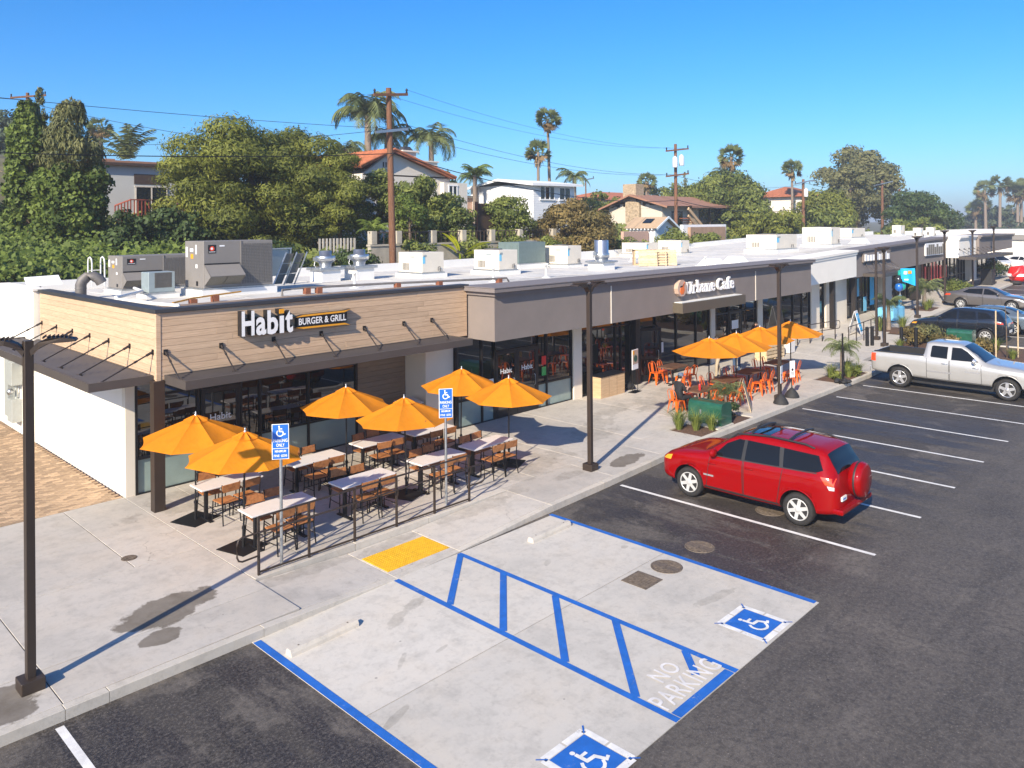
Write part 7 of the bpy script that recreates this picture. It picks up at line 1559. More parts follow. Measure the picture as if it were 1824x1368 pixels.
fan_palm(86.7, 47.0, 14.4, 1.8, 'fan palm above the broad green tree', seed=3, tr=.25); fan_palm(108.2, 49.2, 14.0, 1.7, 'lone fan palm left of the tallest tree', seed=4, tr=.2); fan_palm(26.75, 80.2, 16.0, 1.35, 'far fan palm between cypress and grey house', seed=5, tr=.3); fan_palm(88.0, 60.0, 12.0, 1.5, 'short fan palm behind the stone-clad house', seed=6, tr=.3)
for i, (x, y, z, r, ln, lab) in enumerate(((227.3, 52.6, 14.2, 2.9, -.8, 'far palm at the right, left of the central one'), (224, 48.8, 15.4, 3.0, .9, 'tallest of the far palms at the right'), (227.1, 45.6, 13.4, 3.3, 0, 'far palm nearest the right edge'), (231.2, 55.8, 9.4, 2.8, 0, 'short dark far palm, leftmost of the far group'), (243.7, 57.2, 11.0, 2.7, 0, 'second far palm from the left'), (266.8, 54.9, 9.6, 2.2, 0, 'small far palm between the taller right-hand ones'), (229, 45.2, 14.8, 2.6, 0, 'far palm overlapping the right edge palm'))):
    fan_palm(x, y, z, r, lab, 1.5, .38, True, ln, 60+i)
def feather_palm(x, y, zc, L, label, nf=20, seed=1, ground=None, tr=.2, mat='leaf_palm', up=.6, lean=0., nl=26, lw=.035, leafl=.28, dr=1., group='palms behind the building', z0=None, name='feather_palm'):
    q = np.random.RandomState(seed); g0 = hill(x, y) if ground is None else ground; e = empty(name, (x, y, g0)); H = zc-g0; V, T = [], []
    for k in range(nf):
        a = k*2.399+q.rand()*.4; el = up+(q.rand()-.35)*1.1; Lk = L*q.uniform(.8, 1.1); t0 = q.uniform(.2, .85); p = np.array([lean, 0, H]); h = np.array([math.cos(a), math.sin(a), 0]); pts = []; ang = el
        for j in range(nl+1): pts.append(p.copy()); p = p+(h*math.cos(ang)+np.array([0, 0, math.sin(ang)]))*Lk/nl; ang -= (1.9*dr/nl)*(.5+j/nl)
        s = np.array([-math.sin(a), math.cos(a), 0])
        for j in range(2, nl+1):
            d = pts[j]-pts[j-1]; d /= np.linalg.norm(d)+1e-9; u_ = j/nl; ll = Lk*leafl*(math.sin(math.pi*(.12+.86*u_))**.6)
            for sg_ in (-1, 1):
                dd = d*.55+s*sg_*.75+np.array([0, 0, -.35-.5*q.rand()]); dd /= np.linalg.norm(dd); w = d*Lk*lw*.5; tip = pts[j]+dd*ll*q.uniform(.8, 1.1); V.append([pts[j]-w, pts[j]+w, tip+w*.25, tip-w*.25]); T.append(np.clip(t0+.12*q.normal(), 0, 1))
            w2 = np.cross(d, s)*Lk*.006; V.append([pts[j-1]-w2-s*Lk*.004, pts[j]-w2-s*Lk*.004, pts[j]+w2+s*Lk*.004, pts[j-1]+w2+s*Lk*.004]); T.append(.85)
    leaf_object('crown', np.array(V), np.array(T), mat, e); b = MB(); b.tube([(0, 0, -.6 if z0 is None else z0), (lean*.4, 0, H*.5), (lean, 0, H)], [tr*1.2, tr, tr*.8], 10, False); b.build('trunk', 'palm_bark', e, fix=False); return tag(e, label, 'palm', group)
feather_palm(37.9, 52.8, 15.4, 3.9, 'largest shaggy palm left of the brown utility pole', 30, 1, tr=.3, up=.75, leafl=.32, dr=1.35); feather_palm(40.2, 53.3, 13.9, 3.0, 'shaggy palm just behind the brown utility pole', 22, 2, tr=.28, up=.5, leafl=.32, dr=1.3); feather_palm(36.2, 53.5, 12.6, 2.8, 'low shaggy palm at the left of the largest one', 18, 3, tr=.25, up=.4, leafl=.3, dr=1.3)
feather_palm(42.8, 50.7, 13.6, 3.1, 'drooping palm right of the brown utility pole', 22, 4, tr=.25, up=.6, leafl=.3, dr=1.4); feather_palm(45.4, 48.2, 10.6, 1.9, 'yellow-green palm left of the white clapboard house', 18, 5, tr=.18, up=.75, mat='leaf_ivy'); feather_palm(46.8, 49.6, 10.5, 1.7, 'second yellow-green palm beside the clapboard house roof', 14, 6, tr=.18, up=.5)
feather_palm(61.9, 51.0, 11.2, 2.2, 'small round-headed palm above the clapboard house roof end', 18, 7, tr=.2, up=.5); feather_palm(88.8, 49.1, 12.6, 2.2, 'small palm below the fan palm over the broad green tree', 14, 8, tr=.2, up=.5)
feather_palm(22.1, 60.6, 11.4, 3.2, 'upright feathery palm behind the grey flat-roofed house', 11, 9, tr=.2, up=1.15, dr=.8, leafl=.24); feather_palm(25.6, 35.2, 6.2, 1.4, 'tree fern in front of the tiled villa', 12, 10, tr=.12, up=.9, mat='leaf_ivy', leafl=.22, name='tree_fern')
# banana plant
e = empty('banana_plant', (29.2, 32.2, hill(29.2, 32.2))); V, T = [], []; H0 = 4.7-hill(29.2, 32.2)
for k, (ax_, el, L) in enumerate(((-.75, 1.25, 1.7), (-.45, 1.45, 1.4), (.55, .75, 1.9), (.85, .35, 1.9), (-.95, .9, 1.3), (.3, .5, 1.2))):
    d = np.array([ax_*Rt.x, ax_*Rt.y, 0]); d = d/np.linalg.norm(d); p = np.array([.0, 0, H0]); ang = el; s = np.cross(d, [0, 0, 1.]); pv = []
    for j in range(9): pv.append(p.copy()); p = p+(d*math.cos(ang)+np.array([0, 0, math.sin(ang)]))*L/8; ang -= .09
    for j in range(2, 8):
        w0, w1 = (.19*math.sin(math.pi*(m-1.6)/6.6)**.7 if 1.6 < m < 8.2 else .02 for m in (j, j+1)); nn = np.cross(s, pv[j+1]-pv[j]); nn = nn/np.linalg.norm(nn); f = nn*.7+s*.7; f2 = nn*.7-s*.7
        V += [[pv[j], pv[j]+f*w0, pv[j+1]+f*w1, pv[j+1]], [pv[j], pv[j+1], pv[j+1]+f2*w1, pv[j]+f2*w0]]; T += [.5+.3*rs.rand()]*2
leaf_object('leaves', np.array(V), np.array(T), 'leaf_banana', e); b = MB(); b.tube([(0, 0, -.3), (0, 0, H0+.2)], [.12, .07], 8, False); b.build('stem', 'leaf_banana', e, fix=False); tag(e, 'bright yellow-green banana plant rising over the rear parapet', 'plant')
# planting beds in front of the shops
def bed(name, x0, x1, y0, y1, label=None):
    b = MB(); n = 12; vs = []
    for j in range(n):
        for i in range(n): x, y = x0+(x1-x0)*i/(n-1), y0+(y1-y0)*j/(n-1); ed = min(i, j, n-1-i, n-1-j); vs.append((x, y, zg(x)+.11+(.05*min(1, ed/2)+.02*rs.rand() if ed else 0)))
    b.add(vs, [(j*n+i, j*n+i+1, (j+1)*n+i+1, (j+1)*n+i) for j in range(n-1) for i in range(n-1)], True); return struct(b.build(name, 'soil', None, fix=False))
bed('planting_bed', 20.70, 23.95, 12.25, 13.4); bed('planting_bed', 31.2, 34.3, 12.28, 13.4)
isl = struct(empty('planting_island')); bm_ = bed('planting_bed', 39.25, 43.35, 1.0, 13.45)
for (a, c, d, e_) in ((39.05, 39.25, .8, 13.65), (43.35, 43.55, .8, 13.65)): b = MB(); z = zg((a+c)/2); b.box(a, c, d, e_, z-.05, z+.16, .01); b.build('kerb_stone', 'curb', isl)
b = MB(); b.box(39.25, 43.35, 13.45, 13.65, zg(41)-.1, zg(41)+.17, .01); b.build('kerb_stone', 'curb', isl)
bed('planting_bed', 44.4, 46.6, 14.2, 16.0); bed('planting_bed', 53.2, 55.8, 15.3, 16.9); bed('planting_bed', 59.5, 62.5, 15.3, 16.6)
def grass(x, y, h, label, n=90, mat='leaf_grass', seed=1, name='ornamental_grass', sp=.5, z=None):
    q = np.random.RandomState(seed); e = empty(name, (x, y, zg(x)+.15 if z is None else z)); V, T = [], []
    for k in range(n):
        a = q.rand()*6.283; l = h*q.uniform(.6, 1.1); o = np.array([math.cos(a), math.sin(a), 0])*.09*q.rand(); d = np.array([math.cos(a), math.sin(a), 0])*sp*1.9*q.rand()**.7; s = np.array([-math.sin(a), math.cos(a), 0])*.0065; m_ = o+d*l*.35+np.array([0, 0, l*.62]); t = o+d*l+np.array([0, 0, l*q.uniform(.55, 1)]); tn = q.rand()
        V += [[o-s, o+s, m_+s, m_-s], [m_-s, m_+s, t+s*.2, t-s*.2]]; T += [tn, tn]
    leaf_object('blades', np.array(V), np.array(T), mat, e); b = MB(); b.lathe([(.08, -.02), (.06, .06), (.02, .1)], 8); b.build('crown_base', 'bark', e, fix=False); return tag(e, label, 'grass clump', 'ornamental grasses')
for i, (x, y, h, lab) in enumerate(((20.98, 13.2, .62, 'spiky grass clump, leftmost in the near planting bed'), (21.22, 12.75, .6, 'spiky grass clump, second from the left in the near bed'), (21.55, 12.4, .5, 'spiky grass clump in the near bed, closest to the kerb'), (32.0, 13.0, .6, 'spiky grass clump left of the small palm'), (32.6, 12.5, .5, 'spiky grass clump at the left front of the small palm'), (33.7, 13.0, .6, 'spiky grass clump right of the small palm'), (33.5, 12.5, .5, 'low grass clump at the kerb side of the small palm'),
      (44.8, 15.5, .9, 'tall grass clump before the black SUV, left'), (45.6, 14.6, .9, 'tall grass clump at the black SUV nose'), (53.9, 15.8, .7, 'grass clump left of the far small palm'), (54.9, 15.9, .7, 'grass clump right of the far small palm'), (40.2, 13.0, .45, 'yellowish clump at the lamp post in the island'), (41.8, 9.3, .6, 'yellow-green clump in the island behind the pickup cab'), (40.2, 8.3, .5, 'yellow-green clump beside the tree stakes'))): grass(x, y, h*1.15, lab, 190, seed=i)
feather_palm(33.1, 12.95, 1.15, .95, 'small feathery palm in the second planting bed', 22, 31, .15, .09, up=.75, nl=20, leafl=.32, lw=.03, dr=1.2, group='small planted palms', z0=-.05)
feather_palm(45.3, 15.2, 1.9, 1.15, 'small feathery palm left of the black SUV', 20, 32, .55, .11, up=.7, nl=20, leafl=.3, group='small planted palms', z0=-.05); feather_palm(54.5, 16.1, 2.2, 1.3, 'small feathery palm behind the grey sedan', 20, 33, .85, .12, up=.6, nl=20, leafl=.3, group='small planted palms', z0=-.05)
def shrub(x, y, r, label, mat='leaf_mid', seed=1, z=None, h=.7): return tree('shrub', (x, y, (zg(x)+.15 if z is None else z)+r*h), r, r*h, label, mat, 10, .6, 2600*min(1, (.35/r)), .05+.02*r, ground=zg(x)+.1 if z is None else z, seed=seed, group='shrubs in the planting beds', cat='shrub')
shrub(23.3, 12.85, .5, 'low dark shrub right of the green cabinet', 'leaf_dark', 91, h=.5); shrub(23.0, 13.9, .6, 'long-leaved plant in front of the cafe chairs', 'leaf_palm', 92, .15, .8) if 0 else None
feather_palm(23.75, 13.15, .75, .85, 'arching grey-green plant behind the green cabinet', 24, 35, .15, .05, up=1.0, nl=18, leafl=.3, lw=.02, dr=1.3, group='small planted palms', z0=-.02)
for i, (x, y, r, mt, lab) in enumerate(((41.6, 13.0, .7, 'leaf_autumn', 'pinkish shrub between the black bollards and cabinet'), (42.3, 12.2, .7, 'leaf_euca', 'pale grey shrub beside the far green cabinet'), (41.4, 11.3, .55, 'leaf_autumn', 'brownish shrub behind the pickup bed'), (60.2, 15.9, .9, 'leaf_mid', 'green shrub behind the grey sedan roof, left'), (61.6, 15.9, .8, 'leaf_mid', 'green shrub behind the grey sedan roof, right'), (31.7, 12.55, .25, 'leaf_mid', 'small green tuft at the left of the second bed'), (33.0, 12.45, .25, 'leaf_mid', 'small green tuft in front of the small palm'), (41.0, 9.6, .45, 'leaf_autumn', 'dry brown shrub by the tree stakes'), (42.4, 7.6, .5, 'leaf_mid', 'green shrub near the right edge of the island'), (78, 17.4, 1.1, 'leaf_dark', 'dark shrub at the far shop corner'))): shrub(x, y, r, lab, mt, 100+i)
e = empty('staked_tree', (40.35, 8.55, .4)); b = MB(); b.tube([(0, 0, 0), (.02, .02, 1.2), (.0, .05, 2.3)], [.03, .025, .012], 7); b.build('stem', 'bark', e, fix=False)
for (x, y) in ((-.35, .35), (.35, -.35)): b = MB(); b.tube([(x, y, -.1), (x, y, 2.1)], .03, 8); b.build('stake', 'pallet_wood', e, fix=False)
b = MB(); b.tube([(-.35, .35, 1.5), (0, 0, 1.45), (.35, -.35, 1.5)], .01, 5); b.build('tie', 'black_rubber', e, fix=False); tag(e, 'young tree between two wooden stakes behind the pickup cab', 'tree')
# ---------------------------------------------------------------- houses on the hill
simple('stucco_villa', (.66, .61, .53), .85, var=.05, vs=.8, bmp=.1); simple('stucco_house_grey', (.47, .48, .46), .85, var=.05, vs=.8); simple('clapboard', (.76, .77, .78), .7, var=.04); simple('shed_shade_blue', (.60, .68, .72), .7, var=.05)
simple('clay_tile', (.38, .125, .055), .8, var=.3, vs=3, rv=.15); simple('brown_roof', (.30, .155, .10), .85, var=.15, vs=2); simple('tan_roof', (.42, .30, .19), .85, var=.1); simple('brown_trim', (.055, .035, .025), .7); simple('siding_beige', (.52, .48, .41), .8, var=.06)
simple('stone_clad', (.36, .28, .19), .9, var=.4, vs=5, bmp=.6, bs=8); simple('garden_wall', (.36, .23, .15), .9, var=.15, vs=2); simple('wall_old', (.40, .36, .29), .9, var=.2, vs=1.5, bmp=.2); simple('pink_block', (.50, .33, .26), .9, var=.1); simple('can_white', (.68, .70, .72), .4, .2)
def house(name, x0, x1, y0, y1, z0, z1, mat, label, group='houses on the hillside'):
    e = empty(name, (x0, y0, z0)); b = MB(); b.box(0, x1-x0, 0, y1-y0, -2.5, z1-z0); b.build('wall', mat, e); return tag(e, label, 'house', group)
def win(e, x0, x1, z0, z1, y=0., frame='sign_white', face='y', n=2, fw=.08):
    """window on the front (face y) or left side (face x): frame, panes"""
    P = (lambda u, d, z: (u, y-d, z)) if face == 'y' else (lambda u, d, z: (y-d, u, z))
    w = empty('window'); w.parent = e
    def bx(a, c, z, q, d0, d1, nm, mt):
        b = MB(); p, r = P(a, d1, z), P(c, d0, q); b.box(min(p[0], r[0]), max(p[0], r[0]), min(p[1], r[1]), max(p[1], r[1]), min(z, q), max(z, q)); b.build(nm, mt, w)
    bx(x0-fw, x1+fw, z1, z1+fw, 0, .06, 'frame', frame); bx(x0-fw, x1+fw, z0-fw*1.3, z0, 0, .1, 'sill', frame)
    for k in range(n+1): c = x0+(x1-x0)*k/n; bx(c-fw/2, c+fw/2, z0, z1, 0, .05, 'mullion', frame)
    for k in range(n): bx(x0+(x1-x0)*k/n+fw/2, x0+(x1-x0)*(k+1)/n-fw/2, z0, z1, 0, .02, 'pane', 'glass_far')
    return w
# grey flat-roofed house with red deck
e = house('grey_house', 17.6, 27, 53, 61, 6.0, 10.45, 'stucco_house_grey', 'grey flat-roofed house with red deck between cypress and broad tree')
b = MB(); b.box(-.35, 9.7, -.35, 8.3, 4.452, 4.75); b.build('roof', 'brown_roof', e); b = MB(); b.box(-.37, 9.72, -.37, -.35, 4.46, 4.62); b.build('gutter', 'brown_trim', e)
b = MB(); b.box(2.1, 4.1, -.04, 0, 3.3, 3.95); b.build('dark_panel', 'brown_trim', e); win(e, 2.2, 4.2, 1.2, 3.1, 0, 'siding_beige', n=2)  # thin dark panel on the wall above the window
b = MB(); b.box(1.4, 2.0, 3, 3.6, 4.75, 5.1); b.build('roof_vent', 'brown_roof', e)
e = empty('red_deck', (18.0, 50.6, 6.2)); b = MB(); b.box(0, 4.6, 0, 2.2, .55, .72); b.build('floor', 'red_deck', e)
for (a, c) in (((.6, 0), (4.6, 0)), ((0, .9), (.6, 0))):
    a, c = Vector((*a, 0)), Vector((*c, 0)); L = (c-a).length; d = (c-a)/L; lo = -.35 if a.y > .5 else 0
    b = MB(); b.bar(a+Vector((0, 0, 2.0+lo)), c+Vector((0, 0, 2.0)), .09, .07); b.build('top_rail', 'red_deck', e); b = MB(); b.bar(a+Vector((0, 0, .95+lo)), c+Vector((0, 0, .95)), .07, .05); b.build('bottom_rail', 'red_deck', e)
    for k in range(int(L/.22)+1): p = a+d*k*.22; z_ = lo*(1-k*.22/L); b = MB(); b.bar(p+Vector((0, 0, .9+z_)), p+Vector((0, 0, 2.0+z_)), .06); b.build('baluster', 'red_deck', e)
for x in (.1, 2.4, 4.5): b = MB(); b.bar((x, .1, -2), (x, .1, .55), .14); b.build('post', 'red_deck', e)
tag(e, 'red timber deck with balusters in front of the grey house', 'deck')
e = house('gabled_cottage', 10.5, 17.2, 66.5, 72, 8.0, 9.9, 'clapboard', 'white gabled cottage at the far left edge behind a fence'); b = MB(); b.add([(-.4, -.4, 1.9), (3.3, -.4, 3.3), (7.1, -.4, 1.7), (-.4, 6, 1.9), (3.3, 6, 3.3), (7.1, 6, 1.7), (-.4, -.4, 1.7), (3.3, -.4, 3.1), (7.1, -.4, 1.5)], [(0,1,4,3),(1,2,5,4),(0,6,7,1),(1,7,8,2)]); b.build('roof', 'tan_roof', e); b = MB(); b.add([(0, .0, 1.9), (6.7, .0, 1.7), (3.3, .0, 3.2)], [(0,1,2)]); b.build('gable', 'clapboard', e, fix=False)
e = empty('wooden_fence', (8.5, 59.2, 7.5))
for k in range(34): b = MB(); b.box(k*.2, k*.2+.17, 0, .03, 0, 1.75+.04*rnd.random()); b.build('board', 'grey_fence', e)
for z in (.35, 1.35): b = MB(); b.box(0, 6.8, -.06, 0, z, z+.1); b.build('rail', 'grey_fence', e)
for k in range(4): b = MB(); b.box(k*2.2-.06, k*2.2+.06, -.12, -.06, -1, 1.8); b.build('post', 'siding_beige', e)
tag(e, 'weathered board fence at the far left below the white cottage', 'fence')
# tiled villa
def tiles(parent, a, b_, up, rows, n, mat='clay_tile'):
    """courses of half-round tiles on the slope spanned by eave a->b_ and vector up; each row one course of separate tiles in view is tiny, so joined per slope"""
    a, b_, up = Vector(a), Vector(b_), Vector(up); m = MB(); d = (b_-a)
    for i in range(n): p = a+d*(i+.5)/n; m.tube([p+Vector((0, 0, .03)), p+up+Vector((0, 0, .03))], d.length/n*.42, 5, False)
    o = m.build('tile_courses', mat, parent, fix=False); o['kind'] = 'stuff'; return o
e = house('tiled_villa', 31.1, 38.9, 44, 54, 4.6, 10.0, 'stucco_villa', 'cream villa with clay-tiled gable behind the brown utility pole')
pk = (2.35, 7.1); rl, rr_ = (-.5, 5.85), (8.0, 5.35)
b = MB(); b.add([(0, 0, 5.3), (7.8, 0, 5.3), (2.35, 0, 6.95), (0, .3, 5.3), (7.8, .3, 5.3), (2.35, .3, 6.95)], [(0,1,2),(5,4,3)]); b.build('gable', 'stucco_villa', e)
b = MB(); b.add([(rl[0], -.5, rl[1]), (pk[0], -.5, pk[1]), (rr_[0], -.5, rr_[1]), (rl[0], 10, rl[1]), (pk[0], 10, pk[1]), (rr_[0], 10, rr_[1]), (rl[0], -.5, rl[1]-.16), (pk[0], -.5, pk[1]-.16), (rr_[0], -.5, rr_[1]-.16)], [(0,1,4,3),(1,2,5,4),(0,6,7,1),(1,7,8,2)]); rf = b.build('roof', 'clay_tile', e)
tiles(rf, (pk[0], -.45, pk[1]), (pk[0], 9.9, pk[1]), Vector((rr_[0]-pk[0], 0, rr_[1]-pk[1])), 1, 30); tiles(rf, (pk[0], -.45, pk[1]), (pk[0], 9.9, pk[1]), Vector((rl[0]-pk[0], 0, rl[1]-pk[1])), 1, 30)
for (p, q) in ((rl, pk), (pk, rr_)): b = MB(); b.tube([(p[0], -.5, p[1]+.04), (q[0], -.5, q[1]+.04)], .1, 7); b.build('verge_tiles', 'clay_tile', rf, fix=False)
win(e, 1.2, 2.0, 3.0, 4.4, 0, n=1); win(e, 3.4, 4.3, 3.0, 4.4, 0, n=1)
for k in range(3): b = MB(); b.box(1.7+k*.22, 1.82+k*.22, -.01, 0, 5.9, 6.25); b.build('attic_vent', 'brown_trim', e)
b = MB(); b.box(4.8, 9.2, 3.0, 8, 5.0, 6.75); b.build('parapet_block', 'stucco_villa', e); b = MB(); b.box(4.7, 9.3, 2.9, 8.1, 6.75, 6.85); b.build('parapet_cap', 'stucco_villa', e)
b = MB(); b.box(6.9, 9.2, -.4, 3.0, -2, 5.0); b.build('wing', 'stucco_villa', e); win(e, 7.35, 8.15, 3.4, 4.95 if 0 else 4.75, -.4, n=2)
b = MB(); b.box(4.75, 5.95, 1.6, 2.6, 5.2, 7.25); ch = b.build('chimney', 'stucco_villa', e); b = MB(); b.box(4.6, 6.1, 1.45, 2.75, 7.252, 7.37); b.build('chimney_cap', 'stucco_villa', ch); b = MB(); b.add([(4.9, 1.75, 7.4), (5.8, 1.75, 7.4), (5.8, 2.45, 7.4), (4.9, 2.45, 7.4), (5.1, 1.9, 7.68), (5.6, 1.9, 7.68), (5.6, 2.3, 7.68), (5.1, 2.3, 7.68)], [(0,1,5,4),(1,2,6,5),(2,3,7,6),(3,0,4,7),(4,5,6,7)]); b.build('chimney_hood', 'metal_cap', ch)
# white clapboard house
e = house('clapboard_house', 47.2, 52.4, 43.2, 50.6, 5.8, 9.75, 'clapboard', 'white clapboard house with low roof and two dark windows')
for k in range(20): b = MB(); b.box(-.02, 5.2, -.025, -.001, .1+k*.19, .1+k*.19+.17); b.build('clapboard', 'clapboard', e)
for k in range(20): b = MB(); b.box(-.025, -.001, 0, 7.4, .1+k*.19, .1+k*.19+.17); b.build('clapboard', 'clapboard', e)
b = MB(); b.add([(-.7, -.6, 4.0), (5.7, -.6, 4.05), (5.7, 3.4, 4.5), (-.7, 3.4, 4.5), (-.7, 7.9, 3.8), (5.7, 7.9, 3.8), (-.7, -.6, 3.8), (5.7, -.6, 3.85), (-.7, 3.4, 4.3), (-.7, 7.9, 3.6)], [(0,1,2,3),(3,2,5,4),(0,6,7,1),(0,3,8,6),(3,4,9,8)]); b.build('roof', 'clapboard', e)
win(e, .8, 2.55, 2.75, 3.75, -.03, 'sign_white', n=3); win(e, 3.2, 4.6, 2.75, 3.7, -.03, 'sign_white', n=2)
b = MB(); b.box(-1.8, 0, 7.2, 9, .4, 3.0); b.build('porch', 'pink_block', e); b = MB(); b.box(-2.6, .2, 7.0, 9.5, 3.0, 3.2); b.build('porch_roof', 'rtu_grey', e)
# stone-clad brown house
e = house('stone_clad_house', 66.4, 79.8, 43.5, 50, 5.0, 8.35, 'siding_beige', 'low brown-roofed house with stone chimney and screened porch')
b = MB(); b.add([(0, 0, 3.35), (0, 6.5, 3.1), (0, 3.3, 4.15), (.25, 0, 3.35), (.25, 6.5, 3.1), (.25, 3.3, 4.15)], [(0,2,1),(3,4,5),(0,3,5,2),(2,5,4,1)]); b.build('gable', 'brown_trim', e)
for k in range(7): b = MB(); y_ = .7+k*.8; b.box(-.03, 0, y_, y_+.42, 3.0, 3.1+.9*(1-abs(y_+.2-3.3)/3.3)-.12); b.build('gable_panel', 'siding_beige', e)
b = MB(); b.add([(-1., -1.2, 3.15), (-1., 3.3, 4.42), (-1., 7.4, 2.95), (4, -1.2, 3.2), (4, 3.3, 4.42), (4, 7.4, 2.95), (-1., -1.2, 2.97), (-1., 3.3, 4.24), (-1., 7.4, 2.77)], [(0,3,4,1),(1,4,5,2),(0,1,7,6),(1,2,8,7)]); b.build('roof', 'brown_roof', e)
b = MB(); b.add([(3.4, -1.3, 3.22), (14.6, -1.3, 3.3), (10.5, 3, 4.35), (4, 3, 4.35), (14.6, 7, 3.3), (3.4, 7, 3.2), (3.4, -1.3, 3.0), (14.6, -1.3, 3.08)], [(0,1,2,3),(1,4,2),(4,5,3,2),(0,6,7,1)]); b.build('hip_roof', 'brown_roof', e)
b = MB(); b.box(-.35, 0, 2.5, 4.2, -2, 3.75); ch = b.build('stone_chimney', 'stone_clad', e); b = MB(); b.box(-.2, 1.2, 3.0, 4.6, 3.7, 5.5); b.build('chimney_stack', 'stone_clad', ch)
for k in range(46): b = MB(); y_ = 2.5+1.7*rnd.random(); z_ = -.4+4.0*rnd.random(); w_ = rnd.uniform(.15, .3); y_ = min(y_, 4.2-w_); b.box(-.39, -.345, y_, y_+w_, z_, z_+rnd.uniform(.1, .2)); b.build('stone', 'stone_clad', ch)
b = MB(); b.box(4.6, 6.0, -.5, 0, -1, 3.1); b.build('stone_pier', 'stone_clad', e); b = MB(); b.box(6.1, 13.2, -.4, -.02, 0, 3.0); b.build('porch_screen', 'glass_far', e)
for x in (6.1, 8.4, 10.7, 13.1): b = MB(); b.box(x-.08, x+.08, -.5, -.4, 0, 3.05); b.build('porch_post', 'brown_trim', e)
for k in range(9): b = MB(); b.box(6.1, 13.2, -.46, -.41, .1+k*.13, .19+k*.13); b.build('porch_rail', 'brown_trim', e)
b = MB(); b.box(13.2, 14.0, -.6, .2, -1, 3.1); b.build('stone_pier', 'stone_clad', e); win(e, 1.7, 3.6, .9, 2.6, 0, 'brown_trim', n=2)
b = MB(); b.add([(-.8, -2.0, -.6), (4.6, -2.0, -.6), (4.6, -1.9, -.6), (-.8, -1.9, 1.2)], [(0,1,2,3)]); 
st = part('stair', e)
for k in range(10): b = MB(); b.box(1.2+k*.34, 1.55+k*.34, -2.2, -1.2, 1.9-k*.22, 1.98-k*.22); b.build('tread', 'red_wood_block', st)
b = MB(); b.bar((1.2, -2.2, 2.9), (4.7, -2.2, .6), .12, .3); b.build('stringer', 'plywood', st); b = MB(); b.bar((1.2, -2.2, 2.2), (4.7, -2.2, -.1), .12, .25); b.build('stringer', 'plywood', st)
b = MB(); b.add([(5.8, -2.4, -.3), (14.0, -2.4, -.3), (14.0, -.6, .15), (5.8, -.6, .15), (5.8, -2.4, -.42), (14, -2.4, -.42)], [(0,1,2,3),(0,4,5,1)]); b.build('lower_roof', 'brown_trim', e)
# shed, sunlit side coloured white and shaded front coloured blue
e = house('garden_shed', 50.9, 53.4, 34.0, 36.4, 4.2, 6.2, 'shed_shade_blue', 'pale gabled garden shed, sunlit side white, shaded front blue, tan roof'); b = MB(); b.add([(0, 0, 2.0), (2.5, 0, 2.0), (1.25, 0, 2.7)], [(0,1,2)]); b.build('gable', 'shed_shade_blue', e, fix=False)
b = MB(); b.add([(-.35, -.4, 1.9), (1.25, -.4, 2.78), (2.85, -.4, 1.9), (-.35, 2.7, 1.9), (1.25, 2.7, 2.78), (2.85, 2.7, 1.9)], [(0,1,4,3),(1,2,5,4)]); rf = b.build('roof', 'tan_roof', e)
for (p, q) in (((-.37, 1.86), (1.25, 2.75)), ((1.25, 2.75), (2.87, 1.86))): b = MB(); b.bar((p[0], -.42, p[1]), (q[0], -.42, q[1]), .05, .14); b.build('barge_board', 'shed_shade_blue', rf)
for k in range(8): b = MB(); b.box(-.33, -.02, .05+k*.33, .13+k*.33, 1.78, 1.9); b.build('rafter_end', 'clapboard', rf)
for k in range(13): b = MB(); b.box(-.03, -.001, .01+k*.185, .175+k*.185, -.4, 2.0); b.build('board', 'clapboard', e)  # brightness of the sunlit side put into whiter boards
b = MB(); b.add([(.3, .6, 2.32), (.9, .6, 2.65), (.9, 1.4, 2.65), (.3, 1.4, 2.32)], [(0,1,2,3)]); b.build('skylight', 'glass_far', rf, fix=False)
# garden walls
def wallthing(name, x0, x1, y, z0, z1, mat, label, t=.25, cap=True):
    e = empty(name, (x0, y, z0)); b = MB(); b.box(0, x1-x0, 0, t, 0, z1-z0); b.build('wall', mat, e)
    if cap: b = MB(); b.box(-.05, x1-x0+.05, -.05, t+.05, z1-z0+.003, z1-z0+.1); b.build('cap', mat, e)
    return tag(e, label, 'wall')
e = wallthing('retaining_wall', 23.8, 42.0, 33.0, 2.2, 5.42, 'wall_old', 'stained cream retaining wall with pillars behind the roof')
for k, x in enumerate((24.0, 25.6, 28.0, 30.2, 32.5, 34.9, 38.0)): b = MB(); b.box(x-23.8-.16, x-23.8+.16, -.06, .31, 3.33, 4.0); b.build('pillar', 'wall_old', e)
for k in range(60): b = MB(); x = .3+k*.3; b.box(x, x+.03, .1, .13, 3.33, 3.95); b.build('picket', 'brown_trim', e)
b = MB(); b.box(0, 18.2, .09, .14, 3.9, 3.95); b.build('fence_rail', 'brown_trim', e)
e = empty('picket_fence', (21.8, 34.6, 4.6))
for k in range(11): b = MB(); b.box(k*.21, k*.21+.1, 0, .03, .15, 1.25); b.build('picket', 'siding_beige', e)
for z in (.3, 1.0): b = MB(); b.box(-.05, 2.3, .03, .08, z, z+.09); b.build('rail', 'grey_fence', e)
b = MB(); b.box(-.1, 2.4, -.1, .1, -.6, .14); b.build('kerb', 'grey_fence', e); tag(e, 'cream picket fence section left of the brown utility pole', 'fence')
e = wallthing('retaining_wall', 55.0, 60.6, 33.4, 3, 6.15, 'garden_wall', 'brown block garden wall right of the pale blue shed', cap=False); b = MB(); b.box(-.6, 6.2, .3, .6, 0, 3.35); b.build('white_wall', 'clapboard', e)
e = wallthing('retaining_wall', 47.4, 50.6, 34.4, 3, 5.9, 'pink_block', 'pinkish block wall left of the pale blue shed', cap=False)
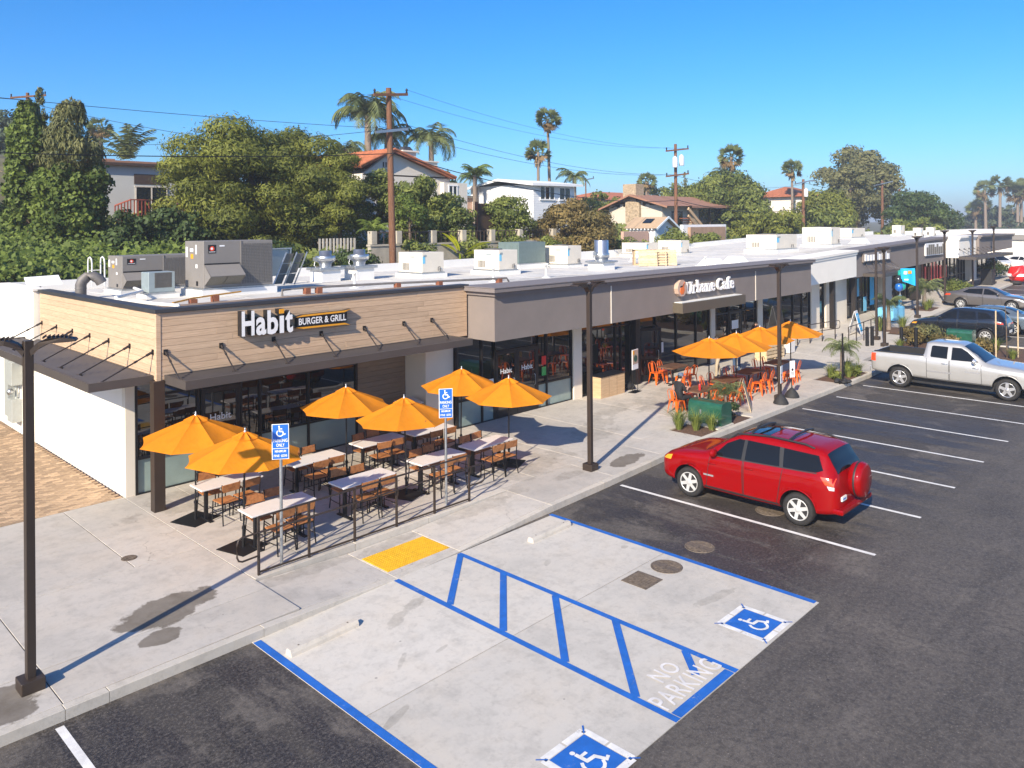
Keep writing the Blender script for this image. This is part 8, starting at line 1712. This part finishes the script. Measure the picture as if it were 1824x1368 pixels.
# dark shade screens between trees
e = empty('shade_screen', (33.3, 35.2, 4.8)); b = MB(); b.box(0, 2.6, 0, .04, 0, 3.0); b.build('cloth', 'brown_trim', e)
for x in (0, 2.6): b = MB(); b.box(x-.06, x+.06, -.05, .09, -1, 3.1); b.build('post', 'red_wood_block', e)
tag(e, 'dark lattice screen between the two green trees', 'screen')
# roofs further off
def farhouse(x0, x1, y0, y1, z0, z1, zr, wall, roof, label):
    e = house('far_house', x0, x1, y0, y1, z0, z1, wall, label); w, d, h = x1-x0, y1-y0, z1-z0; o = .8
    b = MB(); b.add([(-o, -o, h), (w+o, -o, h), (w+o, d+o, h), (-o, d+o, h), (w*.3, d*.5, zr-z0), (w*.7, d*.5, zr-z0)], [(0,1,5,4),(1,2,5),(2,3,4,5),(3,0,4),(3,2,1,0)]); b.build('roof', roof, e)
    for k in range(3): win(e, w*(.12+.3*k), w*(.12+.3*k)+w*.15, h-1.9, h-.6, 0, n=2)
    return e
farhouse(84, 99, 64, 74, 6.5, 9.6, 11.0, 'clapboard', 'clay_tile', 'far house with orange tile roof behind the clapboard house'); farhouse(111.5, 120, 49, 57, 5.0, 10.2, 11.8, 'stucco_villa', 'clay_tile', 'white house with red tile roof beside the third utility pole')
farhouse(240, 256, 62, 72, 1, 5, 6.5, 'stucco_villa', 'clay_tile', 'tiny far house under the far palms'); farhouse(200, 214, 28, 36, 1.0, 5.6, 6.6, 'siding_beige', 'tan_roof', 'far tan-roofed house at the right edge')
# white end building with blue lettering
e = empty('end_building', (96, -14, .5)); b = MB(); b.box(0, 26, 0, 44, -.5, 4.45); b.build('wall', 'stucco_white', e); b = MB(); b.box(-.25, 26.2, -.3, 44.3, 4.453, 4.85); b.build('parapet', 'rtu_beige' if 0 else 'stucco_white', e); b = MB(); b.box(-.3, -.02, 0, 44, 3.95, 4.4); b.build('band', 'rtu_grey', e)
o = text_fit('Bank', 2.6, .85, Matrix(((0,0,-1,-.05),(-1,0,0,39.7),(0,1,0,2.6),(0,0,0,1))), 'lettering', 'sign_blue', e, extrude=.08, offset=.03)
b = MB(); b.box(-.25, 0, 33.9, 34.4, 3.45, 3.75); b.build('wall_lamp', 'metal_cap', e); b = MB(); b.box(-.12, -.02, 12, 18, .3, 3.2); b.build('window', 'glass_far', e)
tag(e, 'plain white end building with blue letters at the far right', 'building')
# ---------------------------------------------------------------- utility poles and cables
def upole(x, y, z0, h, label, arms, r=.14, cans=(), lean=(0, 0)):
    e = empty('utility_pole', (x, y, z0)); b = MB(); b.tube([(0, 0, -1), (lean[0], lean[1], h)], [r*1.15, r*.8], 10); b.build('pole', 'pole_wood', e, fix=False)
    for (z, w, mt, a) in arms:
        f = z/h; c = Vector((lean[0]*f, lean[1]*f-.18, z)); d = Vector((math.cos(a), math.sin(a), .12 if mt == 'pole_wood' else .16)); b = MB(); b.bar(c-d*w, c+d*w, .11, .13); b.build('cross_arm', mt, e)
        for s in (-.95, .95): b = MB(); p = c+d*w*s; b.lathe([(.03, .05), (.06, .1), (.04, .16), (.07, .22), (.03, .3)], 8); b.xf(Matrix.Translation(p)); b.build('insulator', 'black_metal', e, fix=False)
    for (dx, z) in cans: b = MB(); b.lathe([(.2, z), (.22, z+.05), (.22, z+.75), (.16, z+.85), (.05, z+.95)], 14, dx, -.3); b.build('transformer', 'can_white', e, fix=False)
    return tag(e, label, 'utility pole', 'utility poles')
upole(24.5, 32, 2.5, 10.9, 'tall brown wooden utility pole nearest, behind the beige rooftop unit', [(10.55, 1.05, 'pole_wood', 0), (8.75, 1.0, 'galvanised', 0)], .17, lean=(-.25, 0))
upole(57, 36, 4.5, 8.6, 'utility pole with two white transformers right of the blue shed', [(8.1, 1.25, 'pole_wood', R(-15)), (6.0, 1.25, 'pole_wood', R(-15))], .15, ((-.55, 6.6), (.45, 6.8)))
upole(83, 36.5, 4.5, 6.6, 'utility pole with white transformer before the red-roofed far house', [(6.3, 1.6, 'galvanised', R(-15))], .17, ((0, 4.7),)); upole(120, 41, 4, 8.4, 'far utility pole in front of the tallest tree', [(8.0, 2.2, 'galvanised', R(-15))], .2); upole(118, 38, 4, 7, 'far utility pole with white can left of the dense dark tree', [(6.6, 2.2, 'galvanised', R(-15)), (4.2, 2.0, 'pole_wood', R(-15))], .2, ((0, 5),))
upole(17.6, 68.2, 11, 5.8, 'utility pole with transformer on the hilltop at far left', [(5.5, 1.2, 'pole_wood', R(-30))], .15, ((-.55, 3.9),)); upole(75.5, 62, 6, 6.2, 'thin far utility pole above the orange-roofed house', [(6, 1.2, 'galvanised', R(-10))], .1); upole(80, 64, 6, 6.4, 'second thin far utility pole above the orange-roofed house', [(6.2, 1.2, 'galvanised', R(-10))], .1)
def cable(a, b_, sag, r, label, n=18):
    a, b_ = Vector(a), Vector(b_); P = [a.lerp(b_, t)-Vector((0, 0, sag*4*t*(1-t))) for t in np.linspace(0, 1, n)]; e = empty('overhead_cable', a); b = MB(); b.tube([p-a for p in P], r, 5, False); b.build('wire', 'black_metal', e, fix=False); b = MB(); b.sphere((0, 0, 0), r*2.2, 6, 4); b.build('clamp', 'black_metal', e, fix=False); return tag(e, label, 'cable', 'overhead cables')
cable((24.35, 31.8, 10.1), (57, 35.8, 8.4), .9, .024, 'thick black cable from the nearest pole across the villa to the second pole'); cable((24.35, 31.8, 10.1), (-12, 33, 9.6), .7, .02, 'thick black cable running left from the nearest pole')
cable((23.5, 31.8, 11.4), (56, 35.8, 10.5), .8, .011, 'thin cable from the lower arm to the second pole, left end'); cable((25.3, 31.8, 11.6), (58, 35.8, 10.6), .8, .011, 'thin cable from the lower arm to the second pole, right end'); cable((23.4, 31.8, 13.1), (55.9, 35.8, 12.7), .8, .008, 'thin top cable from the nearest pole to the second, left'); cable((25.3, 31.8, 13.4), (58.1, 35.8, 12.8), .8, .008, 'thin top cable from the nearest pole to the second, right')
cable((23.5, 31.8, 11.3), (-14, 33, 12.0), .5, .011, 'thin cable leaving the lower arm to the left'); cable((25.3, 31.8, 11.5), (17.6, 68, 13.2), .6, .014, 'cable from the nearest pole up to the hilltop pole'); cable((17.6, 68, 16.2), (-30, 70, 17.4), .5, .018, 'cable leaving the hilltop pole to the left')
cable((17.6, 68, 16.0), (40, 60, 13.0), .5, .018, 'cable from the hilltop pole behind the broad tree')
cable((57, 35.8, 8.4), (83, 36.3, 8.0), .7, .03, 'thick cable from the second to the third pole'); cable((57, 35.8, 10.4), (83, 36.3, 10.6), .7, .014, 'thin cable from the second to the third pole'); cable((83, 36.3, 10.7), (120, 41, 12), .8, .02, 'thin cable from the third pole to the far poles')
# ---------------------------------------------------------------- sea haze over the far side of the town
hb = MB(); hb.box(-1490, 2990, -1490, 2990, -3.0, 24.0); m = bpy.data.materials.new('haze_air'); m.use_nodes = True; nn_ = m.node_tree; nn_.nodes.clear(); pv_ = nn_.nodes.new('ShaderNodeVolumePrincipled'); om = nn_.nodes.new('ShaderNodeOutputMaterial'); pv_.inputs['Color'].default_value = (.93, .96, 1, 1); pv_.inputs['Density'].default_value = .0009; pv_.inputs['Anisotropy'].default_value = .3; nn_.links.new(pv_.outputs[0], om.inputs['Volume']); MATS['haze_air'] = m
HZ = hb.build('haze', 'haze_air'); HZ['kind'] = 'stuff'; HZ['label'] = 'thin pale sea haze over the whole place'; HZ['category'] = 'haze'
